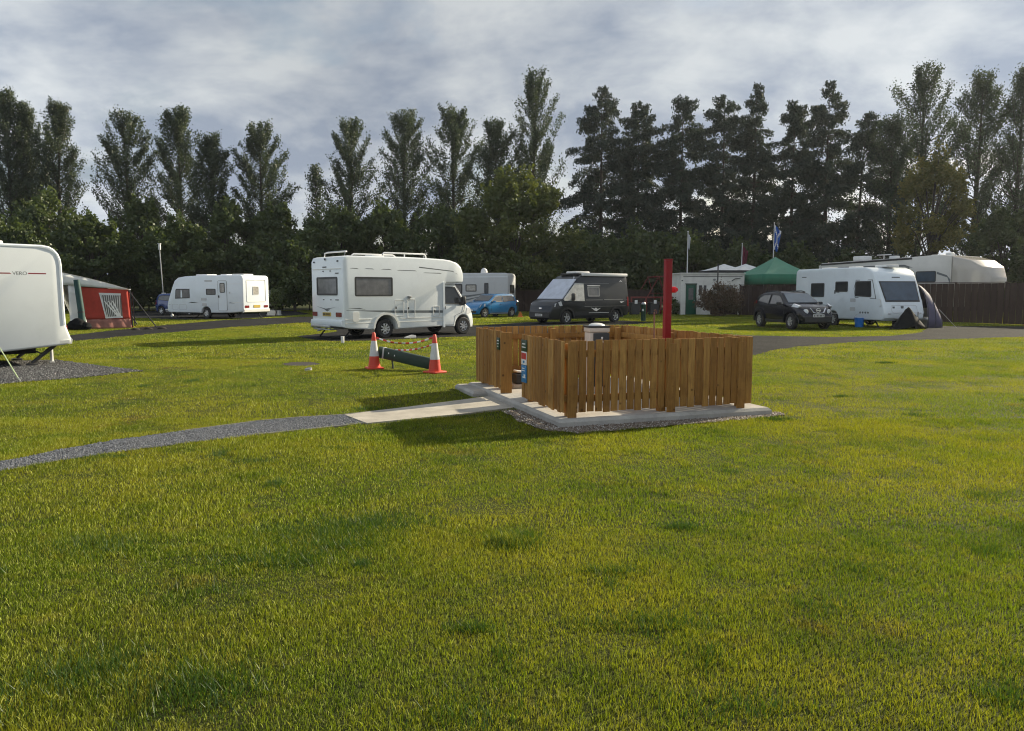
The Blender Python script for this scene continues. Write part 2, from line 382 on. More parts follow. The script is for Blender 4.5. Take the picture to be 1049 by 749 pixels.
class MB:
    def __init__(self):
        self.bm = bmesh.new()
        self.mi = 0

    def face(self, vs):
        try:
            f = self.bm.faces.new(vs)
            f.material_index = self.mi
            return f
        except ValueError:
            return None

    def box(self, c, s, rot=None, bevel=0.0):
        hx, hy, hz = s[0] / 2, s[1] / 2, s[2] / 2
        tmp = bmesh.new()
        bmesh.ops.create_cube(tmp, size=1)
        for v in tmp.verts:
            v.co = Vector((v.co.x * s[0], v.co.y * s[1], v.co.z * s[2]))
        if bevel:
            bmesh.ops.bevel(tmp, geom=list(tmp.edges), offset=bevel, segments=2, affect='EDGES', profile=0.5)
        mat = Matrix.Translation(Vector(c)) @ (rot.to_4x4() if rot is not None else Matrix())
        self.merge(tmp, mat)
        return self

    def merge(self, tmp, mat=None):
        vm = {}
        for v in tmp.verts:
            vm[v] = self.bm.verts.new(mat @ v.co if mat else v.co)
        for f in tmp.faces:
            self.face([vm[v] for v in f.verts])
        tmp.free()

    def loop_prism(self, A, B, cap=True):
        a = [self.bm.verts.new(p) for p in A]
        b = [self.bm.verts.new(p) for p in B]
        n = len(a)
        for i in range(n):
            self.face((a[i], a[(i + 1) % n], b[(i + 1) % n], b[i]))
        if cap:
            self.face(a[::-1]); self.face(b)
        return self

    def prism(self, poly, lo, hi, axis='y'):
        f = {'y': lambda p, t: (p[0], t, p[1]), 'x': lambda p, t: (t, p[0], p[1]), 'z': lambda p, t: (p[0], p[1], t)}[axis]
        return self.loop_prism([f(p, lo) for p in poly], [f(p, hi) for p in poly])

    def side(self, poly, s, wf, o0, o1):
        return self.loop_prism([(x, s * (wf(x, z) + o0), z) for x, z in poly], [(x, s * (wf(x, z) + o1), z) for x, z in poly])

    def ring(self, A0, A1, B0, B1):
        "outer loop A at two depths, inner loop B at two depths"
        n = len(A0)
        V = [[self.bm.verts.new(p) for p in l] for l in (A0, A1, B0, B1)]
        for i in range(n):
            j = (i + 1) % n
            self.face((V[0][i], V[0][j], V[1][j], V[1][i]))
            self.face((V[2][j], V[2][i], V[3][i], V[3][j]))
            self.face((V[1][i], V[1][j], V[3][j], V[3][i]))
            self.face((V[0][j], V[0][i], V[2][i], V[2][j]))
        return self

    def side_ring(self, outer, inner, s, wf, o0, o1):
        f = lambda l, o: [(x, s * (wf(x, z) + o), z) for x, z in l]
        return self.ring(f(outer, o0), f(outer, o1), f(inner, o0), f(inner, o1))

    def tube(self, pts, r, seg=8, cap=True):
        pts = [Vector(p) for p in pts]
        rr = r if isinstance(r, (list, tuple)) else [r] * len(pts)
        loops = []
        for i, p in enumerate(pts):
            d = (pts[min(i + 1, len(pts) - 1)] - pts[max(i - 1, 0)]).normalized()
            up = Vector((0, 0, 1)) if abs(d.z) < 0.95 else Vector((1, 0, 0))
            a = d.cross(up).normalized(); b = d.cross(a).normalized()
            loops.append([self.bm.verts.new(p + (a * math.cos(2 * PI * k / seg) + b * math.sin(2 * PI * k / seg)) * rr[i]) for k in range(seg)])
        for i in range(len(loops) - 1):
            for k in range(seg):
                self.face((loops[i][k], loops[i][(k + 1) % seg], loops[i + 1][(k + 1) % seg], loops[i + 1][k]))
        if cap:
            self.face(loops[0][::-1]); self.face(loops[-1])
        return self

    def lathe(self, prof, seg=24, axis='z', c=(0, 0, 0), closed=False):
        c = Vector(c)
        loops = []
        for r, h in prof:
            l = []
            for k in range(seg):
                a = 2 * PI * k / seg
                if axis == 'z':
                    q = Vector((r * math.cos(a), r * math.sin(a), h))
                else:
                    q = Vector((r * math.cos(a), h, r * math.sin(a)))
                l.append(self.bm.verts.new(c + q))
            loops.append(l)
        idx = list(range(len(loops) - 1)) + ([len(loops) - 1] if closed else [])
        for i in idx:
            j = (i + 1) % len(loops)
            for k in range(seg):
                self.face((loops[i][k], loops[i][(k + 1) % seg], loops[j][(k + 1) % seg], loops[j][k]))
        if not closed:
            self.face(loops[0][::-1]); self.face(loops[-1])
        return self

    def grid(self, fn, nu, nv):
        V = [[self.bm.verts.new(fn(i / nu, j / nv)) for j in range(nv + 1)] for i in range(nu + 1)]
        for i in range(nu):
            for j in range(nv):
                self.face((V[i][j], V[i + 1][j], V[i + 1][j + 1], V[i][j + 1]))
        return self

    def obj(self, name, mat, parent=None, loc=None, rot=None, sharp=35, thick=0):
        bm = self.bm
        bmesh.ops.recalc_face_normals(bm, faces=bm.faces)
        for f in bm.faces:
            f.smooth = True
        for e in bm.edges:
            if len(e.link_faces) == 2 and e.calc_face_angle(0) > R(sharp):
                e.smooth = False
        me = bpy.data.meshes.new(name)
        bm.to_mesh(me); bm.free()
        for m in (mat if isinstance(mat, (list, tuple)) else [mat]):
            me.materials.append(m)
        o = bpy.data.objects.new(name, me)
        C.objects.link(o)
        if thick:
            md = o.modifiers.new('thickness', 'SOLIDIFY'); md.thickness = thick; md.offset = 0
        if parent:
            o.parent = parent
        if loc is not None:
            o.location = loc
        if rot is not None:
            o.rotation_euler = rot
        return o

def quads_obj(name, V, mat, parent=None, nper=4):
    "mesh of separate n-gons from a flat vertex array"
    V = np.ascontiguousarray(V, dtype=np.float32).reshape(-1, 3)
    nv = len(V); nf = nv // nper
    me = bpy.data.meshes.new(name)
    me.vertices.add(nv); me.vertices.foreach_set('co', V.ravel())
    me.loops.add(nv); me.loops.foreach_set('vertex_index', np.arange(nv, dtype=np.int32))
    me.polygons.add(nf)
    me.polygons.foreach_set('loop_start', np.arange(0, nv, nper, dtype=np.int32))
    me.polygons.foreach_set('loop_total', np.full(nf, nper, dtype=np.int32))
    me.update(calc_edges=True)
    me.materials.append(mat)
    o = bpy.data.objects.new(name, me)
    C.objects.link(o)
    if parent:
        o.parent = parent
    return o

def mesh_obj(name, V, F, mat, parent=None):
    me = bpy.data.meshes.new(name)
    V = np.ascontiguousarray(V, dtype=np.float32); F = np.ascontiguousarray(F, dtype=np.int32)
    n = F.shape[1]
    me.vertices.add(len(V)); me.vertices.foreach_set('co', V.ravel())
    me.loops.add(F.size); me.loops.foreach_set('vertex_index', F.ravel())
    me.polygons.add(len(F))
    me.polygons.foreach_set('loop_start', np.arange(0, F.size, n, dtype=np.int32))
    me.polygons.foreach_set('loop_total', np.full(len(F), n, dtype=np.int32))
    me.update(calc_edges=True)
    me.materials.append(mat)
    o = bpy.data.objects.new(name, me)
    C.objects.link(o)
    if parent:
        o.parent = parent
    return o

def tag(o, label=None, cat=None, group=None, kind=None):
    if label: o['label'] = label
    if cat: o['category'] = cat
    if group: o['group'] = group
    if kind: o['kind'] = kind
    return o

def thing(name, label, cat, loc=(0, 0, 0), rz=0.0, group=None):
    o = bpy.data.objects.new(name, None)
    C.objects.link(o)
    o.location = loc; o.rotation_euler = (0, 0, rz)
    return tag(o, label, cat, group)

def copy_tree(o, parent=None):
    c = o.copy(); C.objects.link(c)
    if parent: c.parent = parent
    for ch in [k for k in SC.objects if k.parent == o]:
        copy_tree(ch, c)
    return c

def text_obj(name, body, size, mat, parent, matrix, extrude=0.002):
    cu = bpy.data.curves.new(name, 'FONT')
    cu.body = body; cu.size = size; cu.extrude = extrude; cu.align_x = 'CENTER'; cu.align_y = 'CENTER'
    tmp = bpy.data.objects.new(name + '_outline', cu)
    C.objects.link(tmp)
    me = bpy.data.meshes.new_from_object(tmp.evaluated_get(bpy.context.evaluated_depsgraph_get()))
    bpy.data.objects.remove(tmp)
    me.materials.clear(); me.materials.append(mat)
    o = bpy.data.objects.new(name, me); C.objects.link(o)
    o.parent = parent; o.matrix_local = matrix
    return o

# ------------------------------------------------------------------ vehicle parts
def lerp_pts(pts, t):
    if t <= pts[0][0]: return pts[0][1]
    for (a, va), (b, vb) in zip(pts, pts[1:]):
        if t <= b:
            return va + (vb - va) * (t - a) / (b - a)
    return pts[-1][1]

def body_shell(name, outline, wf, W, mat, parent, bevel=0.04, cutx=(), cutz=(), seg=3):
    bm = bmesh.new()
    vs = [bm.verts.new((x, -W, z)) for x, z in outline]
    f = bm.faces.new(vs)
    r = bmesh.ops.extrude_face_region(bm, geom=[f])
    for v in [g for g in r['geom'] if isinstance(g, bmesh.types.BMVert)]:
        v.co.y = W
    bm.normal_update()
    if bevel:
        ed = [e for e in bm.edges if abs(e.verts[0].co.y - e.verts[1].co.y) < 1e-6]
        bmesh.ops.bevel(bm, geom=ed, offset=bevel, segments=seg, affect='EDGES', profile=0.5, clamp_overlap=True)
    for x in cutx:
        bmesh.ops.bisect_plane(bm, geom=bm.verts[:] + bm.edges[:] + bm.faces[:], plane_co=(x, 0, 0), plane_no=(1, 0, 0))
    for z in cutz:
        bmesh.ops.bisect_plane(bm, geom=bm.verts[:] + bm.edges[:] + bm.faces[:], plane_co=(0, 0, z), plane_no=(0, 0, 1))
    for v in bm.verts:
        v.co.y *= wf(v.co.x, v.co.z) / W
    b = MB(); b.bm.free(); b.bm = bm
    return b.obj(name, mat, parent, sharp=32)

def wheel(parent, x, y, r, w=0.2, spokes=5, side=1):
    b = MB()
    b.lathe([(r * 0.60, -w / 2), (r * 0.90, -w / 2), (r, -w * 0.36), (r, w * 0.36), (r * 0.90, w / 2), (r * 0.60, w / 2)], 28, 'y', closed=True)
    t = b.obj('wheel', M['rubber'], parent, (x, y, r))
    b = MB()
    o = side * w * 0.36
    b.lathe([(r * 0.52, -w * 0.3), (r * 0.66, -w * 0.42), (r * 0.66, w * 0.42), (r * 0.52, w * 0.3)], 24, 'y', closed=True)
    b.lathe([(0.001, o - 0.02), (r * 0.14, o - 0.02), (r * 0.14, o + 0.02), (0.001, o + 0.025)], 12, 'y')
    for k in range(spokes):
        a = 2 * PI * k / spokes + 0.3
        m = Matrix.Rotation(-a, 3, 'Y')
        b.box(m @ Vector((r * 0.33, o, 0)), (r * 0.5, 0.03, r * 0.17), m, 0.005)
    b.obj('rim', M['alloy'], t)
    b = MB()
    b.lathe([(0.001, -0.02), (r * 0.56, -0.02), (r * 0.56, 0.02), (0.001, 0.02)], 16, 'y', c=(0, -side * w * 0.1, 0))
    b.obj('hub', M['dark'], t)
    return t

def window(parent, poly, s, wf, glass='glass', frame='black', fw=0.035, name='window'):
    inn = inset(poly, fw)
    f = MB().side_ring(poly, inn, s, wf, -0.012, 0.02).obj(name, M[frame], parent)
    MB().side(inset(poly, fw * 0.8), s, wf, -0.012, 0.009).obj('pane', M[glass], f)
    return f

def slab_between(b, p0, p1, hw0, hw1, off=0.012, th=0.02, y0=None):
    "a flat pane from (x,z) p0 with half width hw0 up to p1 with hw1, lying just proud of the bodywork"
    d = Vector((p1[0] - p0[0], p1[1] - p0[1])).normalized()
    nrm = Vector((d.y, -d.x))
    if nrm.x * (1 if True else 0) < 0 and False:
        nrm = -nrm
    pts = []
    for k in (off, off - th):
        l = []
        for (x, z), h in ((p0, -hw0), (p0, hw0), (p1, hw1), (p1, -hw1)):
            l.append((x + nrm.x * k, h, z + nrm.y * k))
        pts.append(l)
    return b.loop_prism(pts[1], pts[0])

def end_rect(b, x, s, y0, y1, z0, z1, o0, o1, r=0.04):
    "rounded panel on a vertical end wall at x, outward direction s"
    p = rrect(y0, y1, z0, z1, r)
    return b.loop_prism([(x + s * o0, y, z) for y, z in p], [(x + s * o1, y, z) for y, z in p])

def end_window(parent, x, s, y0, y1, z0, z1, glass='glass', frame='black', fw=0.04, slope=0.0, name='window'):
    "window on an end wall; slope = how far x recedes per metre of height"
    p = rrect(y0, y1, z0, z1, 0.06)
    q = inset(p, fw)
    f = lambda l, o: [(x + s * o - s * slope * (z - z0), y, z) for y, z in l]
    fr = MB().ring(f(p, -0.02), f(p, 0.022), f(q, -0.02), f(q, 0.022)).obj(name, M[frame], parent)
    MB().loop_prism(f(inset(p, fw * 0.8), -0.02), f(inset(p, fw * 0.8), 0.01)).obj('pane', M[glass], fr)
    return fr

def park(px, py, hx, hy, lx=0.0, ly=0.0):
    "location and heading for a vehicle whose local ground point (lx,ly) is seen at px,py and whose nose points along (hx,hy)"
    a = math.atan2(hy, hx)
    w = G(px, py)
    off = Matrix.Rotation(a, 3, 'Z') @ Vector((lx, ly, 0))
    return (w - off), a
# ------------------------------------------------------------------ motorhome
def build_motorhome():
    loc, a = park(393.4, 346.2, math.cos(R(42)), math.sin(R(42)), 0, -0.93)
    t = thing('motorhome', 'large white motorhome with a cab overhang, two roof rails and an orange rear plate', 'motorhome', loc, a)
    HW = 1.1
    wf = lambda x, z: HW * lerp_pts([(3.0, 1.0), (4.2, 0.90)], x) if z > 1.9 else HW
    coach = [(-1.62, 0.42), (-1.66, 0.75), (-1.66, 2.62), (-1.60, 2.76), (-1.45, 2.80), (0.8, 2.82), (1.7, 2.805), (2.5, 2.785), (2.82, 2.75), (3.12, 2.67), (3.32, 2.53), (3.42, 2.34), (3.45, 2.12), (3.43, 1.99), (3.36, 1.93),
             (2.62, 1.92), (2.50, 1.86), (2.46, 1.75), (2.46, 0.34)] + [(0.46, 0.30)] + arc(0, 0.36, 0.44, 0, 180, 9) + [(-0.46, 0.30), (-1.45, 0.36)]
    body_shell('body', coach, wf, HW, M['gel'], t, bevel=0.06, cutx=(3.0,), cutz=())
    # cab
    cabw = lambda x, z: lerp_pts([(2.4, 1.0), (3.6, 0.98), (4.05, 0.80)], x) * lerp_pts([(0.9, 1.0), (1.9, 0.90)], z)
    cab = [(2.462, 0.34), (2.462, 1.90), (3.18, 1.90), (3.68, 1.12), (3.95, 0.98), (4.08, 0.72), (4.12, 0.42), (4.08, 0.26), (3.93, 0.26)] + arc(3.5, 0.34, 0.40, 0, 180, 9) + [(3.08, 0.30)]
    body_shell('cab', cab, cabw, 1.0, M['gel'], t, bevel=0.05, cutx=(2.8, 3.3, 3.7, 3.9), cutz=(0.6, 1.05, 1.4))
    b = MB(); slab_between(b, (3.655, 1.16), (3.20, 1.86), 0.84, 0.76)
    b.obj('windscreen', M['glass'], t)
    for s in (-1, 1):
        window(t, [(2.62, 1.15), (3.52, 1.13), (3.50, 1.22), (3.14, 1.78), (2.62, 1.80)], s, cabw, 'glass', 'black', 0.03, name='cab_window')
        d = MB().side_ring(inset([(2.53, 0.38), (3.02, 0.38), (3.10, 0.72), (3.50, 0.86), (3.60, 1.10), (3.18, 1.86), (2.53, 1.86)], -0.005),
                           inset([(2.53, 0.38), (3.02, 0.38), (3.10, 0.72), (3.50, 0.86), (3.60, 1.10), (3.18, 1.86), (2.53, 1.86)], 0.009), s, cabw, -0.01, 0.003).obj('door_seam', M['grey'], t)
        b = MB(); b.box((2.60, s * 0.995, 1.02), (0.09, 0.03, 0.13), bevel=0.012); b.obj('door_handle', M['black'], t)
        b = MB(); b.box((3.32, s * 1.09, 1.16), (0.10, 0.20, 0.14), bevel=0.03); b.box((3.36, s * 1.16, 1.28), (0.14, 0.17, 0.30), bevel=0.04)
        b.obj('mirror', M['black'], t)
        b = MB(); b.side([(3.62, 0.78), (3.98, 0.80), (3.92, 0.98), (3.70, 1.00)], s, cabw, -0.02, 0.012); b.obj('headlight', M['headlamp'], t)
        # decorative lines and lower skirt mouldings
        b = MB()
        b.side([(-1.55, 0.985), (0.2, 0.955), (2.44, 0.925), (2.44, 0.835), (0.3, 0.865), (-0.4, 0.915), (-1.2, 0.965), (-1.55, 0.972)], s, wf, -0.005, 0.004)
        b.side([(-1.5, 1.05), (-0.8, 1.00), (-1.05, 1.06)], s, wf, -0.005, 0.004)
        for x0, x1, z in ((-1.4, -1.05, 2.375), (-0.85, -0.45, 2.37), (-0.2, 0.25, 2.365), (0.45, 1.3, 2.34), (1.55, 2.4, 2.27)):
            b.side([(x0, z), (x1, z - 0.012), (x1 - 0.08, z + 0.016), (x0 + 0.1, z + 0.018)], s, wf, -0.005, 0.004)
        b.side([(1.4, 2.49), (2.9, 2.37), (3.15, 2.24), (2.9, 2.34), (1.4, 2.45)], s, wf, -0.005, 0.004)
        b.obj('stripe', M['stripe'], t)
        b = MB()
        b.side([(-1.60, 0.66), (-0.62, 0.66), (-0.58, 0.69), (-1.60, 0.69)], s, wf, -0.01, 0.014)
        b.side([(0.60, 0.66), (2.44, 0.66), (2.44, 0.69), (0.58, 0.69)], s, wf, -0.01, 0.014)
        for x0, x1 in ((-1.60, -0.50), (0.50, 2.44)):
            b.side([(x0, 0.54), (x1, 0.54), (x1, 0.565), (x0, 0.565)], s, wf, -0.01, 0.010)
        arcp = arc(0, 0.36, 0.53, 0, 180, 12); arci = arc(0, 0.36, 0.455, 180, 0, 12)
        b.side(arcp + arci, s, wf, -0.01, 0.025)
        b.obj('moulding', M['gel_warm'], t)
        b = MB(); b.side(rrect(2.44, 2.52, 0.30, 1.95, 0.02), s, wf, -0.03, 0.03); b.obj('corner_moulding', M['gel'], t)
    window(t, rrect(-1.22, 0.27, 1.45, 2.10, 0.05), -1, wf, 'blind', 'black', 0.05)
    window(t, rrect(-1.10, 0.10, 1.45, 2.05, 0.05), 1, wf, 'blind', 'black', 0.05)
    for x0, x1, z0, z1 in ((0.34, 0.72, 0.75, 1.32), (0.86, 1.20, 0.68, 1.34), (1.98, 2.28, 0.72, 1.08)):
        o = rrect(x0, x1, z0, z1, 0.03)
        h = MB().side_ring(o, inset(o, 0.022), -1, wf, -0.01, 0.02).obj('locker_hatch', M['paint_white'], t)
        b = MB(); b.side(rrect(x0 + 0.04, x0 + 0.08, (z0 + z1) / 2 - 0.03, (z0 + z1) / 2 + 0.05, 0.01), -1, wf, -0.005, 0.016); b.obj('latch', M['black'], h)
    b = MB(); b.side(rrect(-1.32, -1.10, 0.60, 0.92, 0.03), -1, wf, -0.01, 0.03); b.obj('vent_cover', M['gel_warm'], t)
    b = MB(); b.box((0.95, -1.13, 1.42), (0.14, 0.08, 0.07), bevel=0.02); b.box((0.93, -1.16, 1.36), (0.08, 0.03, 0.05), bevel=0.01); b.obj('outside_lamp', M['grey'], t)
    # rear wall
    end_window(t, -1.66, -1, -0.74, 0.68, 1.48, 2.10, 'blind', 'black', 0.06, name='rear_window')
    b = MB(); end_rect(b, -1.66, -1, -0.98, 0.98, 2.36, 2.385, -0.01, 0.02, 0.01); b.obj('rear_trim', M['gel_warm'], t)
    for nm, y, z, w, h in (('marker_light', -0.78, 2.62, .10, .05), ('marker_light', 0.86, 2.62, .10, .05), ('brake_light', 0.12, 2.44, .26, .035), ('camera', 0.08, 2.70, .09, .07), ('catch', -.28, 2.30, .08, .03), ('catch', .22, 2.30, .08, .03),
                          ('catch', -.28, 1.33, .08, .03), ('catch', .22, 1.33, .08, .03), ('nameplate', -.72, 2.22, .22, .03), ('nameplate', -.70, 1.33, .22, .03)):
        b = MB(); b.box((-1.668, y, z), (0.022, w, h), bevel=0.006); b.obj(nm, M['black'], t)
    b = MB()
    b.loop_prism([(-1.655, y, z) for y, z in ((0.75, 1.10), (0.1, 0.99), (-0.6, 1.08), (0.1, 1.025))], [(-1.666, y, z) for y, z in ((0.75, 1.10), (0.1, 0.99), (-0.6, 1.08), (0.1, 1.025))])
    b.loop_prism([(-1.655, y, z) for y, z in ((0.25, 1.02), (0.0, 0.93), (-0.22, 1.0))], [(-1.666, y, z) for y, z in ((0.25, 1.02), (0.0, 0.93), (-0.22, 1.0))])
    b.obj('rear_emblem', M['stripe'], t)
    for y0, y1 in ((0.70, 1.02), (-0.98, -0.62)):
        b = MB(); end_rect(b, -1.66, -1, y0, y1, 0.76, 0.91, -0.01, 0.025, 0.03); b.obj('tail_light', M['tail'], t)
    b = MB(); end_rect(b, -1.66, -1, -0.26, 0.30, 0.77, 0.90, -0.01, 0.018, 0.015); pl = b.obj('number_plate', M['yellow'], t)
    b = MB()
    for k in range(6):
        b.box((-1.682, -0.17 + k * 0.075 + (0.02 if k > 3 else 0), 0.835), (0.006, 0.045, 0.07))
    b.obj('plate_marks', M['ink'], pl)
    b = MB(); b.prism([(-1.55, 0.40), (-1.70, 0.44), (-1.73, 0.52), (-1.71, 0.64), (-1.62, 0.66)], -1.09, 1.09, 'y'); b.obj('bumper', M['gel_cool'], t)
    b = MB()
    b.tube([(-1.6, -0.6, 0.36), (-1.85, -0.6, 0.34), (-1.92, -0.6, 0.44)], 0.025); b.tube([(-1.6, 0.6, 0.36), (-1.85, 0.6, 0.34), (-1.92, 0.6, 0.44)], 0.025)
    b.box((-1.93, 0, 0.44), (0.06, 1.3, 0.09), bevel=0.02); b.box((-1.80, 0, 0.33), (0.2, 1.1, 0.03), bevel=0.01)
    b.tube([(-1.75, 0.1, 0.33), (-2.0, 0.1, 0.28)], 0.03)
    b.obj('tow_bar', M['steel'], t)
    for y in (-0.85, 0.85):
        b = MB(); b.tube([(-1.2, y, 0.38), (-1.5, y, 0.05)], 0.03); b.box((-1.5, y, 0.025), (0.16, 0.16, 0.03)); b.obj('corner_steady', M['dark'], t)
    b = MB(); b.box((1.2, 0, 0.40), (4.9, 1.7, 0.14)); b.box((0, 0, 0.36), (0.14, 1.7, 0.14)); b.box((3.5, 0, 0.36), (0.14, 1.5, 0.14)); b.obj('chassis', M['dark'], t)
    for y in (-0.7, 0.7):
        b = MB()
        x0, x1 = (0.1, 2.0) if y < 0 else (-0.3, 1.6)
        b.tube([(x0, y, 2.76), (x0 + 0.04, y, 2.92), (x0 + 0.12, y, 2.96), (x1 - 0.12, y, 2.96), (x1 - 0.04, y, 2.92), (x1, y, 2.72)], 0.028)
        b.tube([((x0 + x1) / 2, y, 2.74), ((x0 + x1) / 2, y, 2.96)], 0.022)
        b.obj('roof_rail', M['paint_white'], t)
    b = MB(); b.tube([(-1.35, -0.7, 2.76), (-1.33, -0.7, 2.93), (-1.27, -0.7, 2.96), (-1.27, 0.6, 2.96), (-1.33, 0.7, 2.93), (-1.35, 0.7, 2.76)], 0.028); b.obj('rear_rail', M['paint_white'], t)
    b = MB(); b.box((2.1, -0.3, 2.79), (0.4, 0.4, 0.09), bevel=0.03); b.obj('roof_light', M['paint_white'], t)
    b = MB(); b.box((0.3, 0.1, 2.86), (0.5, 0.5, 0.09), bevel=0.03); b.obj('roof_light', M['paint_white'], t)
    for x, y in ((0, -0.93), (0, 0.93), (3.5, -0.88), (3.5, 0.88)):
        wheel(t, x, y, 0.325, 0.22, 8, 1 if y > 0 else -1)
    return t
build_motorhome()

# ------------------------------------------------------------------ touring caravans
def caravan_shell(t, Lb, H, kind, mat, HW):
    "x from 0 at the rear wall to Lb at the nose"
    mid = Lb * 0.47
    if kind == 'slope':      # long raked nose
        nose = [(Lb - 0.20, 0.34), (Lb - 0.02, 0.42), (Lb, 0.75), (Lb - 0.10, 1.05), (Lb - 0.55, 1.95), (Lb - 0.75, 2.28), (Lb - 1.05, 2.46), (Lb - 1.6, H - 0.05)]
    else:                    # upright nose with rounded brow
        nose = [(Lb - 0.15, 0.34), (Lb - 0.02, 0.46), (Lb + 0.02, 0.70), (Lb - 0.10, 1.08), (Lb - 0.48, 1.93), (Lb - 0.64, 2.28), (Lb - 0.78, H - 0.25), (Lb - 0.96, H - 0.12), (Lb - 1.25, H - 0.03)]
    out = [(0.10, 0.42), (0.0, 0.50), (0.0, H - 0.22), (0.05, H - 0.08), (0.18, H)] + [(Lb * 0.5, H + 0.01)] + nose[::-1]
    r = 0.38
    out += [(mid + 0.46, 0.33)] + arc(mid, 0.33, r, 0, 180, 8) + [(mid - 0.46, 0.33), (0.9, 0.36)]
    wf = lambda x, z: HW * lerp_pts([(Lb - 1.3, 1.0), (Lb - 0.4, 0.97), (Lb, 0.93)], x)
    body_shell('body', out, wf, HW, mat, t, bevel=0.07, cutx=(Lb - 1.3, Lb - 0.8, Lb - 0.4), cutz=())
    b = MB(); b.box((Lb * 0.47, 0, 0.34), (Lb * 0.8, 1.5, 0.10)); b.box((mid, 0, 0.32), (0.12, 1.8, 0.12)); b.obj('chassis', M['dark'], t)
    for x, sx in ((0.75, -0.35), (Lb - 0.9, 0.35)):
        for y in (-0.8, 0.8):
            b = MB(); b.tube([(x, y, 0.40), (x + sx, y * 1.05, 0.05)], 0.030, 6)
            b.box((x + sx, y * 1.05, 0.02), (0.14, 0.14, 0.03)); b.obj('corner_steady', M['black'], t)
    for y in (-HW + 0.12, HW - 0.12):
        wheel(t, mid, y, 0.31, 0.19, 7, 1 if y > 0 else -1)
    return wf

def hitch(t, Lb):
    b = MB()
    b.tube([(Lb - 0.6, -0.6, 0.40), (Lb + 0.75, -0.05, 0.42)], 0.045, 6); b.tube([(Lb - 0.6, 0.6, 0.40), (Lb + 0.75, 0.05, 0.42)], 0.045, 6)
    b.tube([(Lb + 0.70, 0, 0.42), (Lb + 1.2, 0, 0.44)], 0.04, 6); b.box((Lb + 1.2, 0, 0.46), (0.2, 0.09, 0.1), bevel=0.02)
    b.tube([(Lb + 0.7, 0.06, 0.75), (Lb + 0.7, 0.06, 0.10)], 0.03, 6); b.lathe([(0.02, -0.03), (0.10, -0.03), (0.10, 0.03), (0.02, 0.03)], 12, 'y', (Lb + 0.7, 0.06, 0.10))
    b.obj('tow_hitch', M['steel'], t)

def rooflights(t, xs, H):
    for x, w in xs:
        b = MB(); b.box((x, 0.1, H + 0.035), (w, w * 0.9, 0.10), bevel=0.03); b.obj('roof_light', M['paint_white'], t)

